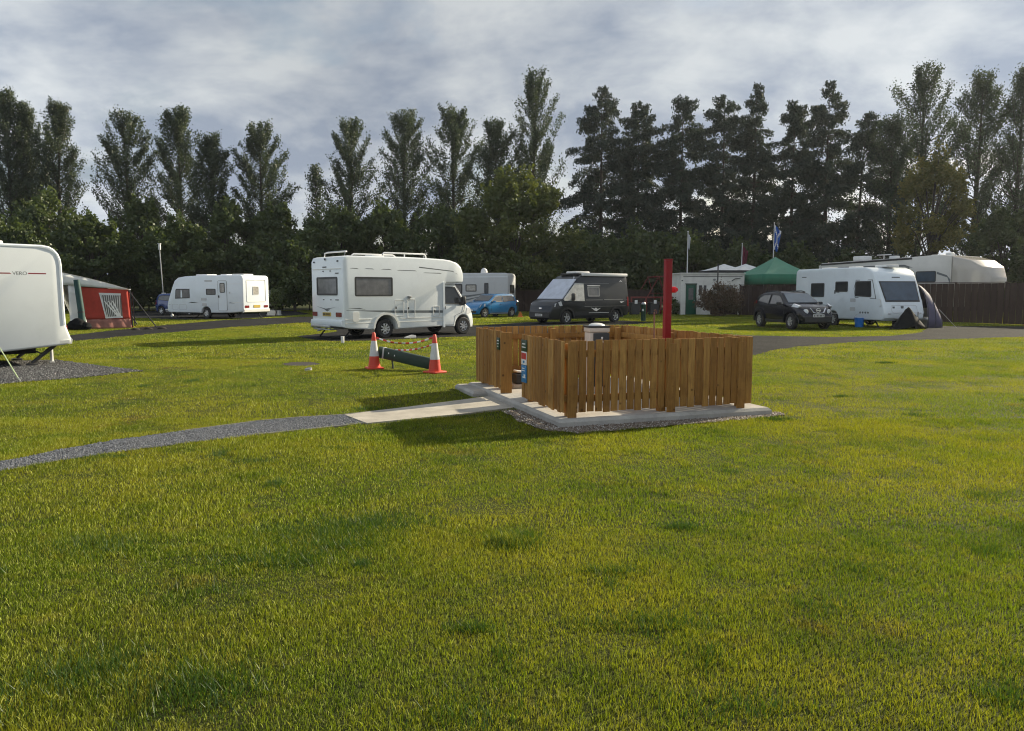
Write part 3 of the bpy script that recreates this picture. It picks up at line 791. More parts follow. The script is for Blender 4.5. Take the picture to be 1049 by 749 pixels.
# the caravan cropped by the left edge (only its flat side and rear corner show)
def build_caravan_near():
    Lb, H, HW = 5.9, 2.62, 1.1
    h = Vector((-0.74, -0.67)).normalized()              # nose points out of the frame, towards the camera's left
    a = math.atan2(h.y, h.x)
    t = thing('caravan', 'white caravan cut off by the left edge, with a thin red stripe along its side', 'caravan', (0, 0, 0), a)
    c = P(73, 357, 16.7)                                # bottom rear corner of the side that faces the camera
    off = Matrix.Rotation(a, 3, 'Z') @ Vector((0, HW, 0))
    t.location = (c.x - off.x, c.y - off.y, 0)
    out = [(0.10, 0.44), (0.0, 0.47), (-0.03, 0.57), (0.01, 0.68), (0.06, 0.84), (0.07, 1.2), (0.08, 2.18), (0.092, 2.30), (0.135, 2.42), (0.21, 2.515), (0.31, 2.575), (0.45, 2.60), (2.6, H), (Lb - 1.0, H - 0.03), (Lb - 0.5, 2.3), (Lb - 0.1, 1.0), (Lb, 0.7), (Lb - 0.1, 0.3)]
    mid = 2.7
    out += [(mid + 0.46, 0.26)] + arc(mid, 0.30, 0.38, 0, 180, 8) + [(mid - 0.46, 0.27), (1.4, 0.33)]
    wf = lambda x, z: HW * lerp_pts([(0.0, 0.97), (0.3, 1.0), (Lb - 1.3, 1.0), (Lb, 0.93)], x)
    body_shell('body', out, wf, HW, M['gel'], t, bevel=0.05, cutx=(0.3, Lb - 1.3))
    rail = [(0.095, 0.88), (0.105, 1.2), (0.112, 2.17), (0.124, 2.285), (0.162, 2.40), (0.23, 2.487), (0.325, 2.545), (0.46, 2.57), (2.6, 2.592)]
    for s in (1, -1):
        b = MB(); b.side([(x, z) for x, z in rail] + [(x + 0.03, z - 0.03) if x > 0.22 else (x + 0.035, z) for x, z in rail[::-1]], s, wf, -0.004, 0.012); b.obj('awning_rail', M['gel_cool'], t)
        b = MB(); b.side([(0.02, 0.475), (5.5, 0.33), (5.5, 0.40), (0.02, 0.545)], s, wf, -0.01, 0.022); b.obj('skirt', M['gel_warm'], t)
        b = MB()
        b.side([(0.40, 1.975), (0.73, 1.975), (0.73, 2.0), (0.40, 2.0)], s, wf, -0.004, 0.004)
        b.side([(1.03, 1.975), (2.2, 1.975), (2.2, 2.0), (1.06, 2.0)], s, wf, -0.004, 0.004)
        b.obj('stripe', M['redline'], t)
        m = Matrix(((-s, 0, 0, 0.88), (0, 0, s, s * (HW + 0.001)), (0, 1, 0, 1.985), (0, 0, 0, 1))) if s > 0 else Matrix(((1, 0, 0, 0.88), (0, 0, -1, -(HW + 0.001)), (0, 1, 0, 1.985), (0, 0, 0, 1)))
        text_obj('lettering', 'VERO', 0.105, M['stripe'], t, m)
    b = MB(); b.prism([(-0.03, 0.46), (-0.05, 0.55), (0.02, 0.66), (0.10, 0.66), (0.10, 0.46)], -1.05, 1.05, 'y'); b.obj('bumper', M['gel_warm'], t)
    end_window(t, 0.14, -1, -0.75, 0.75, 1.35, 1.95, 'glass')
    for y0 in (-1.0, 0.8):
        b = MB(); end_rect(b, 0.05, -1, y0, y0 + 0.2, 0.68, 0.86, -0.05, 0.02); b.obj('tail_light', M['tail'], t)
    rooflights(t, ((1.3, 0.55), (3.4, 0.6)), H)
    b = MB(); b.box((2.8, 0, 0.32), (4.4, 1.4, 0.12)); b.box((mid, 0, 0.32), (0.12, 1.8, 0.12)); b.obj('chassis', M['dark'], t)
    for y in (-0.85, 0.85):
        for x, dx in ((0.36, 0.36), (Lb - 1.0, -0.4)):
            b = MB(); b.tube([(x - dx * 0.3, y, 0.44), (x + dx, y, 0.06)], [0.045, 0.035], 8); b.tube([(x + dx * 1.2, y, 0.40), (x + dx * 0.35, y, 0.24)], 0.02, 6)
            b.box((x + dx, y, 0.03), (0.2, 0.16, 0.05), bevel=0.01)
            b.obj('corner_steady', M['black'], t)
    b = MB(); b.tube([(0.27, 0.5, 0.46), (0.27, 0.5, 0.05)], 0.035, 8); b.box((0.27, 0.5, 0.03), (0.10, 0.10, 0.05)); b.obj('waste_pipe', M['paint_white'], t)
    for y in (-0.98, 0.98):
        wheel(t, mid, y, 0.31, 0.19, 7, 1 if y > 0 else -1)
    hitch(t, Lb)
build_caravan_near()

# the white caravan with a door and a sunlit rear wall
def build_caravan_door():
    Lb, H, HW = 6.2, 2.58, 1.1
    h = Vector((-0.912, 0.41))
    mid = Lb * 0.47
    loc, a = park(213, 326.3, h.x, h.y, mid, HW - 0.12)
    t = thing('caravan', 'white caravan with a raked nose and a door, its rear wall bright in the sun', 'caravan', loc, a)
    wf = caravan_shell(t, Lb, H, 'slope', M['gel_cool'], HW)
    for s in (1, -1):
        window(t, [(4.20, 1.22), (5.42, 1.18), (5.36, 1.72), (5.28, 1.78), (4.20, 1.78)], s, wf, 'blind', 'black', 0.05)
        window(t, rrect(2.10, 2.85, 1.42, 1.78, 0.05), s, wf, 'blind', 'black', 0.04)
        b = MB()
        b.side([(4.0, 0.98), (5.9, 0.80), (6.1, 0.84), (4.2, 0.93), (3.4, 0.93)], s, wf, -0.004, 0.004)
        b.side([(0.6, 0.92), (1.1, 0.93), (1.0, 0.98)], s, wf, -0.004, 0.004)
        b.obj('stripe', M['stripe'], t)
        b = MB(); b.side([(0.03, 0.96), (6.08, 0.90), (6.08, 0.92), (0.03, 0.98)], s, wf, -0.01, 0.008); b.side([(0.1, 2.05), (5.3, 2.05), (5.3, 2.068), (0.1, 2.068)], s, wf, -0.01, 0.008)
        b.obj('moulding', M['gel_warm'], t)
        b = MB()
        for x0, x1, z0, z1 in ((2.85, 3.28, 1.08, 1.24), (2.85, 3.20, 0.76, 0.92), (2.35, 2.95, 2.2, 2.3), (0.95, 1.05, 1.5, 1.6)):
            b.side(rrect(x0, x1, z0, z1, 0.02), s, wf, -0.01, 0.012)
        b.obj('vent', M['gel_grey'], t)
        for x0, x1 in ((4.5, 5.1), (5.2, 5.7)):
            o = rrect(x0, x1, 0.52, 0.84, 0.03)
            MB().side_ring(o, inset(o, 0.015), s, wf, -0.01, 0.006).obj('locker_hatch', M['gel_grey'], t)
    o = rrect(1.22, 1.90, 0.48, 2.25, 0.07)
    d = MB().side(o, 1, wf, -0.02, 0.014).obj('door', M['gel_cool'], t)
    MB().side_ring(inset(o, -0.012), inset(o, 0.006), 1, wf, -0.01, 0.018).obj('door_frame', M['grey'], d)
    window(t, rrect(1.36, 1.74, 1.55, 2.12, 0.06), 1, lambda x, z: wf(x, z) + 0.014, 'net', 'black', 0.04, name='door_window')
    b = MB(); b.box((1.83, HW + 0.03, 1.32), (0.06, 0.04, 0.14), bevel=0.012); b.obj('door_handle', M['black'], d)
    o = rrect(-0.80, 0.80, 1.00, 2.32, 0.08)
    q = inset(o, 0.03)
    f = lambda l, k: [(-k, y, z) for y, z in l]
    MB().ring(f(o, -0.01), f(o, 0.02), f(q, -0.01), f(q, 0.02)).obj('rear_panel', M['gel_warm'], t)
    end_window(t, 0, -1, -0.20, 0.30, 1.42, 1.92, 'net', 'gel_grey', 0.04)
    b = MB(); end_rect(b, 0, -1, -0.3, 0.25, 0.66, 0.82, -0.01, 0.02, 0.02); b.obj('number_plate', M['yellow'], t)
    for y0, y1 in ((0.62, 0.95), (-0.95, -0.62)):
        b = MB(); end_rect(b, 0, -1, y0, y1, 0.66, 0.80, -0.01, 0.022, 0.03); b.obj('tail_light', M['tail'], t)
    b = MB(); b.prism([(0.1, 0.36), (-0.06, 0.42), (-0.07, 0.56), (0.0, 0.60)], -1.06, 1.06, 'y'); b.obj('bumper', M['gel_warm'], t)
    for s in (1,):
        b = MB(); slab_between(b, (Lb - 0.13, 1.12), (Lb - 0.50, 1.86), 0.86, 0.80); b.obj('front_window', M['glass'], t)
    rooflights(t, ((0.9, 0.9), (2.2, 0.5), (3.8, 0.9)), H)
    hitch(t, Lb)
build_caravan_door()

# the caravan on the right beside the black car
def build_caravan_right():
    Lb, H, HW = 6.2, 2.72, 1.12
    h = Vector((0.26, -0.966))
    c = G(903, 336.8)
    a = math.atan2(h.y, h.x)
    off = Matrix.Rotation(a, 3, 'Z') @ Vector((Lb - 0.05, -HW, 0))
    t = thing('caravan', 'white caravan with a big front window, standing behind the blue bucket and black car', 'caravan', (c.x - off.x, c.y - off.y, 0), a)
    wf = caravan_shell(t, Lb, H, 'upright', M['gel_cool'], HW)
    for s in (-1, 1):
        for x0, x1, z0, z1 in ((1.25, 2.25, 1.35, 2.02), (3.05, 3.90, 1.60, 2.08),):
            window(t, rrect(x0, x1, z0, z1, 0.06), s, wf, 'glass', 'black', 0.05)
        window(t, [(4.42, 1.40), (5.38, 1.36), (5.42, 1.44), (5.36, 2.08), (4.48, 2.08), (4.40, 2.0)], s, wf, 'glass', 'black', 0.05)
        MB().side_ring([(4.30, 1.75), (4.40, 1.33), (5.72, 1.28), (5.66, 1.46), (5.46, 2.14), (4.42, 2.14)], [(4.33, 1.75), (4.425, 1.36), (5.66, 1.31), (5.63, 1.44), (5.43, 2.11), (4.435, 2.11)], s, wf, -0.008, 0.005).obj('window_surround', M['stripe'], t)
        b = MB()
        for x0, x1, z0, z1 in ((4.10, 4.45, 1.14, 1.30), (4.10, 4.45, 0.74, 0.90)):
            b.side(rrect(x0, x1, z0, z1, 0.02), s, wf, -0.01, 0.012)
        b.obj('vent', M['gel_grey'], t)
        b = MB()
        for k in range(4):
            b.side([(4.72 + k * 0.16, 0.66), (4.80 + k * 0.16, 0.62), (4.84 + k * 0.16, 0.70), (4.76 + k * 0.16, 0.72)], s, wf, -0.004, 0.004)
        b.side([(2.95, 1.52), (3.05, 1.50), (3.12, 1.66), (2.98, 1.68)], s, wf, -0.004, 0.004); b.side([(3.12, 1.56), (3.35, 1.56), (3.30, 1.60), (3.12, 1.60)], s, wf, -0.004, 0.004)
        b.side([(0.5, 2.30), (0.85, 2.30), (0.85, 2.34), (0.5, 2.34)], s, wf, -0.004, 0.004)
        b.obj('decal', M['stripe'], t)
        b = MB(); b.side([(0.05, 0.60), (Lb - 0.1, 0.56), (Lb - 0.1, 0.58), (0.05, 0.62)], s, wf, -0.01, 0.012); b.obj('moulding', M['gel_warm'], t)
        b = MB(); b.tube([(5.92, s * (HW * 0.96), 0.95), (6.02, s * (HW * 0.97), 1.0), (5.97, s * (HW * 0.97), 1.25), (5.86, s * HW * 0.96, 1.28)], 0.018, 6); b.obj('grab_handle', M['paint_white'], t)
    # raked front window
    p0, p1 = (Lb - 0.136, 1.16), (Lb - 0.538, 2.06)
    b = MB(); slab_between(b, p0, p1, 0.90, 0.96, 0.018, 0.03); w = b.obj('front_window', M['black'], t)
    b = MB(); slab_between(b, (Lb - 0.163, 1.22), (Lb - 0.516, 2.01), 0.845, 0.90, 0.024, 0.03); b.obj('pane', M['skyglass'], w)
    b = MB(); b.box((Lb - 0.625, 0.0, 2.235), (0.03, 0.42, 0.05), Matrix.Rotation(R(-22), 3, 'Y')); b.box((Lb - 0.045, -0.55, 0.92), (0.03, 0.10, 0.08)); b.box((Lb - 0.045, -0.1, 0.93), (0.04, 0.13, 0.11), bevel=0.01); b.obj('front_badge', M['stripe'], t)
    o = [(Lb + 0.035, y, z) for y, z in rrect(-0.68, 0.68, 0.68, 1.02, 0.10)]
    q = [(Lb + 0.035, y, z) for y, z in inset(rrect(-0.68, 0.68, 0.68, 1.02, 0.10), 0.016)]
    sh = lambda l, k: [(x - 0.015 + k - (z - 0.70) * 0.316, y, z) for x, y, z in l]
    MB().ring(sh(o, -0.03), sh(o, 0.006), sh(q, -0.03), sh(q, 0.006)).obj('gas_locker', M['gel_grey'], t)
    for y in (-0.8, 0.8):
        b = MB(); b.box((Lb + 0.015, y, 0.66), (0.05, 0.16, 0.07), bevel=0.015); b.obj('marker_light', M['headlamp'], t)
    end_window(t, 0, -1, -0.6, 0.6, 1.45, 2.0, 'glass')
    rooflights(t, ((1.0, 0.6), (2.9, 0.5), (4.9, 0.75)), H)
    hitch(t, Lb)
    return t, a
RC, RCA = build_caravan_right()
RCM = Matrix.Translation(RC.location) @ Matrix.Rotation(RCA, 4, 'Z')

# cover over the hitch: a folded black cloth hood
b = MB()
rng = random.Random(3)
prof = [(-0.72, 0.02, 0.05), (-0.45, 0.40, 0.22), (-0.12, 0.88, 0.30), (0.03, 0.95, 0.30), (0.25, 0.70, 0.28), (0.55, 0.40, 0.22), (0.78, 0.02, 0.05)]
def hood(u, v):
    k = u * (len(prof) - 1); i = min(int(k), len(prof) - 2); f = k - i
    y = prof[i][0] + (prof[i + 1][0] - prof[i][0]) * f; z = prof[i][1] + (prof[i + 1][1] - prof[i][1]) * f; w = prof[i][2] + (prof[i + 1][2] - prof[i][2]) * f
    s = (v - 0.5) * 2
    zz = z * (1 - 0.85 * abs(s) ** 1.6) + rng.uniform(-0.02, 0.02)
    return (s * (w + 0.22 * (1 - zz)) + rng.uniform(-0.02, 0.02), y, max(0.01, zz))
b.grid(hood, 24, 14)
o = b.obj('hitch_cover', M['blackcloth'], sharp=60, thick=0.01)
o.matrix_world = RCM @ Matrix.Translation((6.85, -0.40, 0))
tag(o, 'black cloth hood draped over the hitch at the nose of the right-hand caravan', 'cover')

# grey caravan seen only above/behind the red awning, and pale caravan behind the sunlit one
def build_plain_caravan(label, px, py, h, Lb, H, mat, nose, group=None):
    HW = 1.1
    loc, a = park(px, py, h[0], h[1], 0, -HW)
    t = thing('caravan', label, 'caravan', loc, a)
    wf = caravan_shell(t, Lb, H, nose, M[mat], HW)
    for s in (1, -1):
        window(t, rrect(0.7, 1.9, 1.30, 1.85, 0.05), s, wf, 'blind', 'black', 0.05)
        window(t, rrect(Lb - 2.4, Lb - 1.2, 1.30, 1.85, 0.05), s, wf, 'blind', 'black', 0.05)
        b = MB(); b.side([(0.05, 0.90), (Lb - 0.1, 0.90), (Lb - 0.1, 0.93), (0.05, 0.93)], s, wf, -0.01, 0.01); b.obj('moulding', M['gel_grey'], t)
    end_window(t, 0, -1, -0.55, 0.55, 1.35, 1.9, 'net', 'gel_grey')
    for y0, y1 in ((0.72, 0.98), (-0.98, -0.72)):
        b = MB(); end_rect(b, 0, -1, y0, y1, 0.62, 0.78, -0.01, 0.022, 0.03); b.obj('tail_light', M['tail'], t)
    rooflights(t, ((1.2, 0.6), (3.2, 0.6)), H)
    hitch(t, Lb)
    return t
build_plain_caravan('pale grey caravan showing only its end beyond the red awning', 135.5, 318.5, (-0.93, 0.36), 5.6, 2.50, 'gel_grey', 'upright')
build_plain_caravan('small white caravan peeping out behind the sunlit rear wall of the one with the door', 292, 318.6, (-0.96, 0.28), 5.0, 2.40, 'gel_warm', 'upright')

# grey coachbuilt behind the big motorhome
def build_grey_motorhome():
    HW = 1.12
    loc, a = park(520.5, 322.5, -0.97, 0.24, 0, HW)
    t = thing('motorhome', 'grey motorhome with dark graphics and a roof dome, half hidden by the large white one', 'motorhome', loc, a)
    wf = lambda x, z: HW
    out = [(0.0, 0.5), (0.0, 2.72), (0.10, 2.88), (0.30, 2.92), (4.6, 2.92), (5.4, 2.80), (5.75, 2.5), (5.75, 2.05), (5.95, 1.85), (6.4, 1.15), (6.9, 0.98), (7.02, 0.7), (7.0, 0.34), (6.7, 0.34)] + arc(6.25, 0.36, 0.40, 0, 180, 8) + [(5.7, 0.34), (2.1, 0.34)] + arc(1.65, 0.36, 0.40, 0, 180, 8) + [(1.1, 0.4)]
    body_shell('body', out, wf, HW, M['gel_grey'], t, bevel=0.06)
    for s in (1, -1):
        window(t, rrect(2.30, 3.10, 1.62, 2.12, 0.05), s, wf, 'net', 'black', 0.06)
        window(t, rrect(3.35, 4.75, 1.45, 2.15, 0.05), s, wf, 'blind', 'black', 0.08)
        window(t, [(5.5, 1.2), (6.25, 1.15), (5.85, 1.82), (5.5, 1.85)], s, wf, 'glass', 'black', 0.03, name='cab_window')
        b = MB()
        b.side([(1.3, 1.55), (2.4, 1.42), (3.6, 1.30), (5.3, 1.22), (5.3, 1.05), (3.4, 1.14), (2.2, 1.35)], s, wf, -0.004, 0.005)
        b.side([(2.0, 1.28), (3.0, 1.10), (5.2, 0.92), (5.2, 0.84), (2.9, 1.0)], s, wf, -0.004, 0.005)
        b.obj('stripe', M['stripe'], t)
        b = MB(); b.side([(0.02, 2.62), (5.4, 2.62), (5.4, 2.66), (0.02, 2.66)], s, wf, -0.01, 0.012); b.obj('awning_box', M['gel'], t)
    d = MB().side(rrect(1.00, 1.75, 0.50, 2.30, 0.06), 1, wf, -0.02, 0.016).obj('door', M['gel_grey'], t)
    window(t, rrect(1.42, 1.72, 1.30, 2.22, 0.05), 1, lambda x, z: HW + 0.016, 'glass', 'black', 0.04, name='door_window')
    end_window(t, 0, -1, -0.6, 0.6, 1.5, 2.1, 'glass', name='rear_window')
    b = MB(); b.lathe([(0.24, 2.92), (0.25, 3.02), (0.20, 3.18), (0.10, 3.27), (0.001, 3.30)], 16, 'z', (2.0, 0.2, 0)); b.obj('satellite_dome', M['paint_white'], t)
    b = MB(); slab_between(b, (6.36, 1.22), (5.99, 1.80), 0.95, 0.92); b.obj('windscreen', M['glass'], t)
    for x, y in ((1.65, -0.95), (1.65, 0.95), (6.25, -0.95), (6.25, 0.95)):
        wheel(t, x, y, 0.33, 0.2, 6, 1 if y > 0 else -1)
    b = MB(); b.box((3.5, 0, 0.42), (6, 1.6, 0.14)); b.obj('chassis', M['dark'], t)
build_grey_motorhome()

# ------------------------------------------------------------------ dark campervan with a covered windscreen
def build_van():
    wb = 3.45
    loc, a = park(579.5, 332.3, -0.78, -0.626, wb, 0.88)
    t = thing('campervan', 'dark grey high roof campervan with a silver cover over its windscreen', 'campervan', loc, a)
    HW = 1.02
    wf = lambda x, z: HW * lerp_pts([(-1.0, 0.97), (-0.7, 1.0), (3.6, 1.0), (4.1, 0.93), (4.4, 0.78)], x) * lerp_pts([(0.3, 0.97), (0.7, 1.0), (1.15, 0.99), (2.0, 0.90), (2.5, 0.84)], z)
    out = [(-0.93, 0.42), (-0.97, 0.60), (-0.97, 1.0), (-0.93, 2.30), (-0.85, 2.44), (-0.65, 2.50), (1.0, 2.53), (2.05, 2.50), (2.45, 2.40), (2.70, 2.22), (3.68, 1.26), (4.10, 1.10), (4.30, 0.92), (4.40, 0.66), (4.42, 0.42), (4.36, 0.24), (3.90, 0.24)]
    out += arc(wb, 0.34, 0.41, 0, 180, 9) + [(3.0, 0.26), (0.45, 0.26)] + arc(0, 0.34, 0.41, 0, 180, 9) + [(-0.44, 0.30)]
    body_shell('body', out, wf, HW, M['vangrey'], t, bevel=0.06, cutx=(-0.7, 2.7, 3.2, 3.6, 3.85, 4.1, 4.3), cutz=(0.7, 1.15, 1.6, 2.0))
    for s in (1, -1):
        b = MB()
        for cx in (0, wb):
            b.side(arc(cx, 0.34, 0.50, 0, 180, 12) + arc(cx, 0.34, 0.415, 180, 0, 12), s, wf, -0.02, 0.02)
        b.side([(0.50, 0.42), (2.95, 0.42), (2.95, 0.62), (0.50, 0.62)], s, wf, -0.02, 0.016)
        b.obj('cladding', M['cladding'], t)
        window(t, rrect(1.20, 2.05, 1.36, 1.86, 0.06), s, wf, 'blind', 'grey', 0.05)
        b = MB(); b.side([(1.15, 1.885), (2.05, 1.885), (2.05, 1.93), (1.15, 1.93)], s, wf, -0.01, 0.03); b.obj('window_rail', M['paint_white'], t)
        b = MB(); b.side([(-0.85, 1.20), (0.90, 1.20), (0.90, 1.225), (-0.85, 1.225)], s, wf, -0.01, 0.012); b.side([(1.0, 1.18), (2.2, 1.18), (2.2, 1.20), (1.0, 1.20)], s, wf, -0.01, 0.010)
        b.side([(-0.7, 0.86), (2.3, 0.86), (2.3, 0.875), (-0.7, 0.875)], s, wf, -0.01, 0.008)
        b.side([(-0.85, 2.02), (2.3, 2.02), (2.3, 2.035), (-0.85, 2.035)], s, wf, -0.01, 0.008)
        b.obj('moulding', M['grey'], t)
        b = MB()
        b.side([(1.15, 0.78), (1.45, 0.62), (1.60, 0.66), (1.85, 0.80), (1.6, 0.75), (1.5, 0.80), (1.38, 0.73)], s, wf, -0.004, 0.006)
        b.side([(-0.55, 2.10), (-0.42, 2.20), (-0.30, 2.12), (-0.42, 2.15)], s, wf, -0.004, 0.006); b.side([(-0.60, 1.10), (-0.36, 1.02), (-0.25, 1.10)], s, wf, -0.004, 0.006)
        b.side([(0.55, 0.535), (2.0, 0.535), (2.0, 0.555), (0.55, 0.555)], s, wf, 0.010, 0.020)
        b.obj('decal', M['white'], t)
        b = MB(); b.side([(2.32, 1.14), (3.66, 1.16), (3.70, 1.24), (2.86, 2.04), (2.32, 2.02)], s, wf, -0.02, 0.035); b.obj('side_cover', M['screen_pale'], t, sharp=50)
        b = MB(); b.box((3.16, s * 1.08, 1.22), (0.10, 0.22, 0.12), bevel=0.03); b.box((3.20, s * 1.16, 1.36), (0.16, 0.18, 0.34), bevel=0.05); b.obj('mirror', M['black'], t)
        b = MB(); b.side([(3.78, 0.92), (4.22, 0.86), (4.18, 1.02), (3.86, 1.14)], s, wf, -0.03, 0.014); b.obj('headlight', M['headlamp'], t)
        b = MB(); b.side(rrect(-0.94, -0.82, 0.85, 1.35, 0.03), s, wf, -0.02, 0.02); b.obj('tail_light', M['tail'], t)
        b = MB(); b.side(rrect(2.2, 2.32, 0.98, 1.04, 0.02), s, wf, -0.01, 0.03); b.obj('door_handle', M['black'], t)
    b = MB(); slab_between(b, (3.74, 1.24), (2.74, 2.22), 0.93, 0.84, 0.03, 0.05); b.obj('windscreen_cover', M['screen'], t)
    b = MB(); b.prism([(4.36, 0.30), (4.45, 0.34), (4.45, 0.60), (4.38, 0.62)], -0.74, 0.74, 'y'); b.prism([(4.33, 0.70), (4.37, 0.70), (4.32, 0.84), (4.26, 0.84)], -0.6, 0.6, 'y'); b.obj('grille', M['black'], t)
    b = MB(); b.box((4.355, 0.0, 0.77), (0.02, 0.20, 0.11), bevel=0.008); b.obj('badge', M['chrome'], t)
    b = MB(); b.box((4.462, 0.0, 0.46), (0.015, 0.52, 0.11)); pl = b.obj('number_plate', M['white'], t)
    b = MB()
    for k in range(7): b.box((4.472, -0.2 + k * 0.066, 0.46), (0.006, 0.04, 0.07))
    b.obj('plate_marks', M['ink'], pl)
    b = MB(); b.box((0.75, 0.90, 2.465), (3.2, 0.18, 0.16), bevel=0.03); b.obj('awning_box', M['paint_white'], t)
    b = MB(); b.box((1.85, 0.05, 2.57), (1.0, 0.75, 0.13), bevel=0.05); b.obj('roof_vent', M['paint_white'], t)
    b = MB(); b.box((2.2, 0, 2.49), (0.5, 1.3, 0.10), bevel=0.04); b.obj('roof_cap', M['cladding'], t)
    b = MB(); b.tube([(2.62, 0.55, 2.25), (2.60, 0.55, 2.36)], 0.03, 8); b.obj('marker_light', M['headlamp'], t)
    b = MB(); b.box((1.7, 0, 0.36), (5.0, 1.5, 0.16)); b.obj('underbody', M['dark'], t)
    for x, y in ((0, -0.86), (0, 0.86), (wb, -0.86), (wb, 0.86)):
        wheel(t, x, y, 0.34, 0.22, 5, 1 if y > 0 else -1)
build_van()

# ------------------------------------------------------------------ cars
def build_hatchback(name, label, px, py, h, paint, lx, ly):
    wb = 2.42
    loc, a = park(px, py, h[0], h[1], lx, ly)
    t = thing(name, label, 'car', loc, a)
    HW = 0.82
    wf = lambda x, z: HW * lerp_pts([(-0.62, 0.84), (-0.25, 0.99), (0.4, 1.0), (2.3, 1.0), (2.65, 0.95), (2.97, 0.72)], x) * lerp_pts([(0.2, 0.95), (0.55, 1.0), (0.92, 0.98), (1.48, 0.76)], z)
    out = [(-0.50, 0.26), (-0.60, 0.40), (-0.62, 0.72), (-0.58, 0.96), (-0.42, 1.34), (-0.30, 1.43), (0.1, 1.475), (0.7, 1.49), (1.2, 1.46), (1.45, 1.39), (2.06, 1.01), (2.50, 0.94), (2.78, 0.82), (2.93, 0.64), (2.97, 0.45), (2.93, 0.24), (2.80, 0.21)]
    out += arc(wb, 0.29, 0.345, 0, 180, 9) + [(2.05, 0.21), (0.36, 0.21)] + arc(0, 0.29, 0.345, 0, 180, 9) + [(-0.37, 0.22)]
    body_shell('body', out, wf, HW, M[paint], t, bevel=0.05, cutx=(-0.4, -0.1, 0.4, 1.5, 2.05, 2.3, 2.5, 2.65, 2.8), cutz=(0.4, 0.6, 0.92, 1.2))
    for s in (1, -1):
        window(t, [(0.88, 0.97), (1.88, 0.97), (1.84, 1.03), (1.42, 1.31), (0.88, 1.35)], s, wf, 'blind', 'black', 0.03)
        window(t, [(-0.30, 1.04), (0.80, 0.97), (0.80, 1.35), (0.10, 1.36), (-0.22, 1.30)], s, wf, 'blind', 'black', 0.03)
        dp = [(0.84, 0.30), (1.80, 0.30), (1.95, 0.55), (1.93, 0.92), (1.45, 1.36), (0.84, 1.40)]
        MB().side_ring(dp, inset(dp, 0.012), s, wf, -0.01, 0.004).obj('door_seam', M['black'], t)
        b = MB(); b.side(rrect(0.92, 1.10, 0.82, 0.86, 0.015), s, wf, -0.01, 0.03); b.obj('door_handle', M[paint], t)
        b = MB(); b.box((1.72, s * 0.90, 0.99), (0.13, 0.20, 0.12), bevel=0.04); b.obj('mirror', M[paint], t)
        b = MB(); b.side([(2.45, 0.70), (2.84, 0.64), (2.74, 0.82), (2.42, 0.88)], s, wf, -0.04, 0.012); b.obj('headlight', M['headlamp'], t)
        b = MB(); b.side([(-0.59, 0.70), (-0.44, 0.74), (-0.42, 1.0), (-0.54, 1.0)], s, wf, -0.04, 0.012); b.obj('tail_light', M['tail'], t)
        b = MB(); b.side([(0.40, 0.215), (2.02, 0.215), (2.02, 0.29), (0.40, 0.29)], s, wf, -0.02, 0.012); b.obj('sill', M['chrome'] if False else M['grey'], t)
    b = MB(); slab_between(b, (2.02, 1.045), (1.49, 1.375), 0.66, 0.57); b.obj('windscreen', M['glass'], t)
    b = MB(); slab_between(b, (-0.43, 1.33), (-0.57, 1.00), 0.52, 0.60); b.obj('rear_window', M['glass'], t)
    b = MB(); b.prism([(2.93, 0.28), (2.985, 0.30), (2.985, 0.42), (2.95, 0.44)], -0.50, 0.50, 'y'); b.obj('grille', M['black'], t)
    b = MB(); b.box((2.99, 0, 0.46), (0.015, 0.50, 0.10)); b.obj('number_plate', M['white'], t)
    b = MB(); b.box((1.2, 0, 0.28), (3.2, 1.2, 0.14)); b.obj('underbody', M['dark'], t)
    for x, y in ((0, -0.70), (0, 0.70), (wb, -0.70), (wb, 0.70)):
        wheel(t, x, y, 0.29, 0.18, 5, 1 if y > 0 else -1)
    return t
build_hatchback('hatchback_car', 'small bright blue hatchback parked between the motorhomes and the dark campervan', 496.5, 325.6, (-0.68, -0.733), 'blue', 2.42, 0.72)
build_hatchback('hatchback_car', 'deep blue car almost hidden behind the nose of the caravan with the door', 160, 322.6, (0.94, -0.34), 'deepblue', -0.55, -0.7)

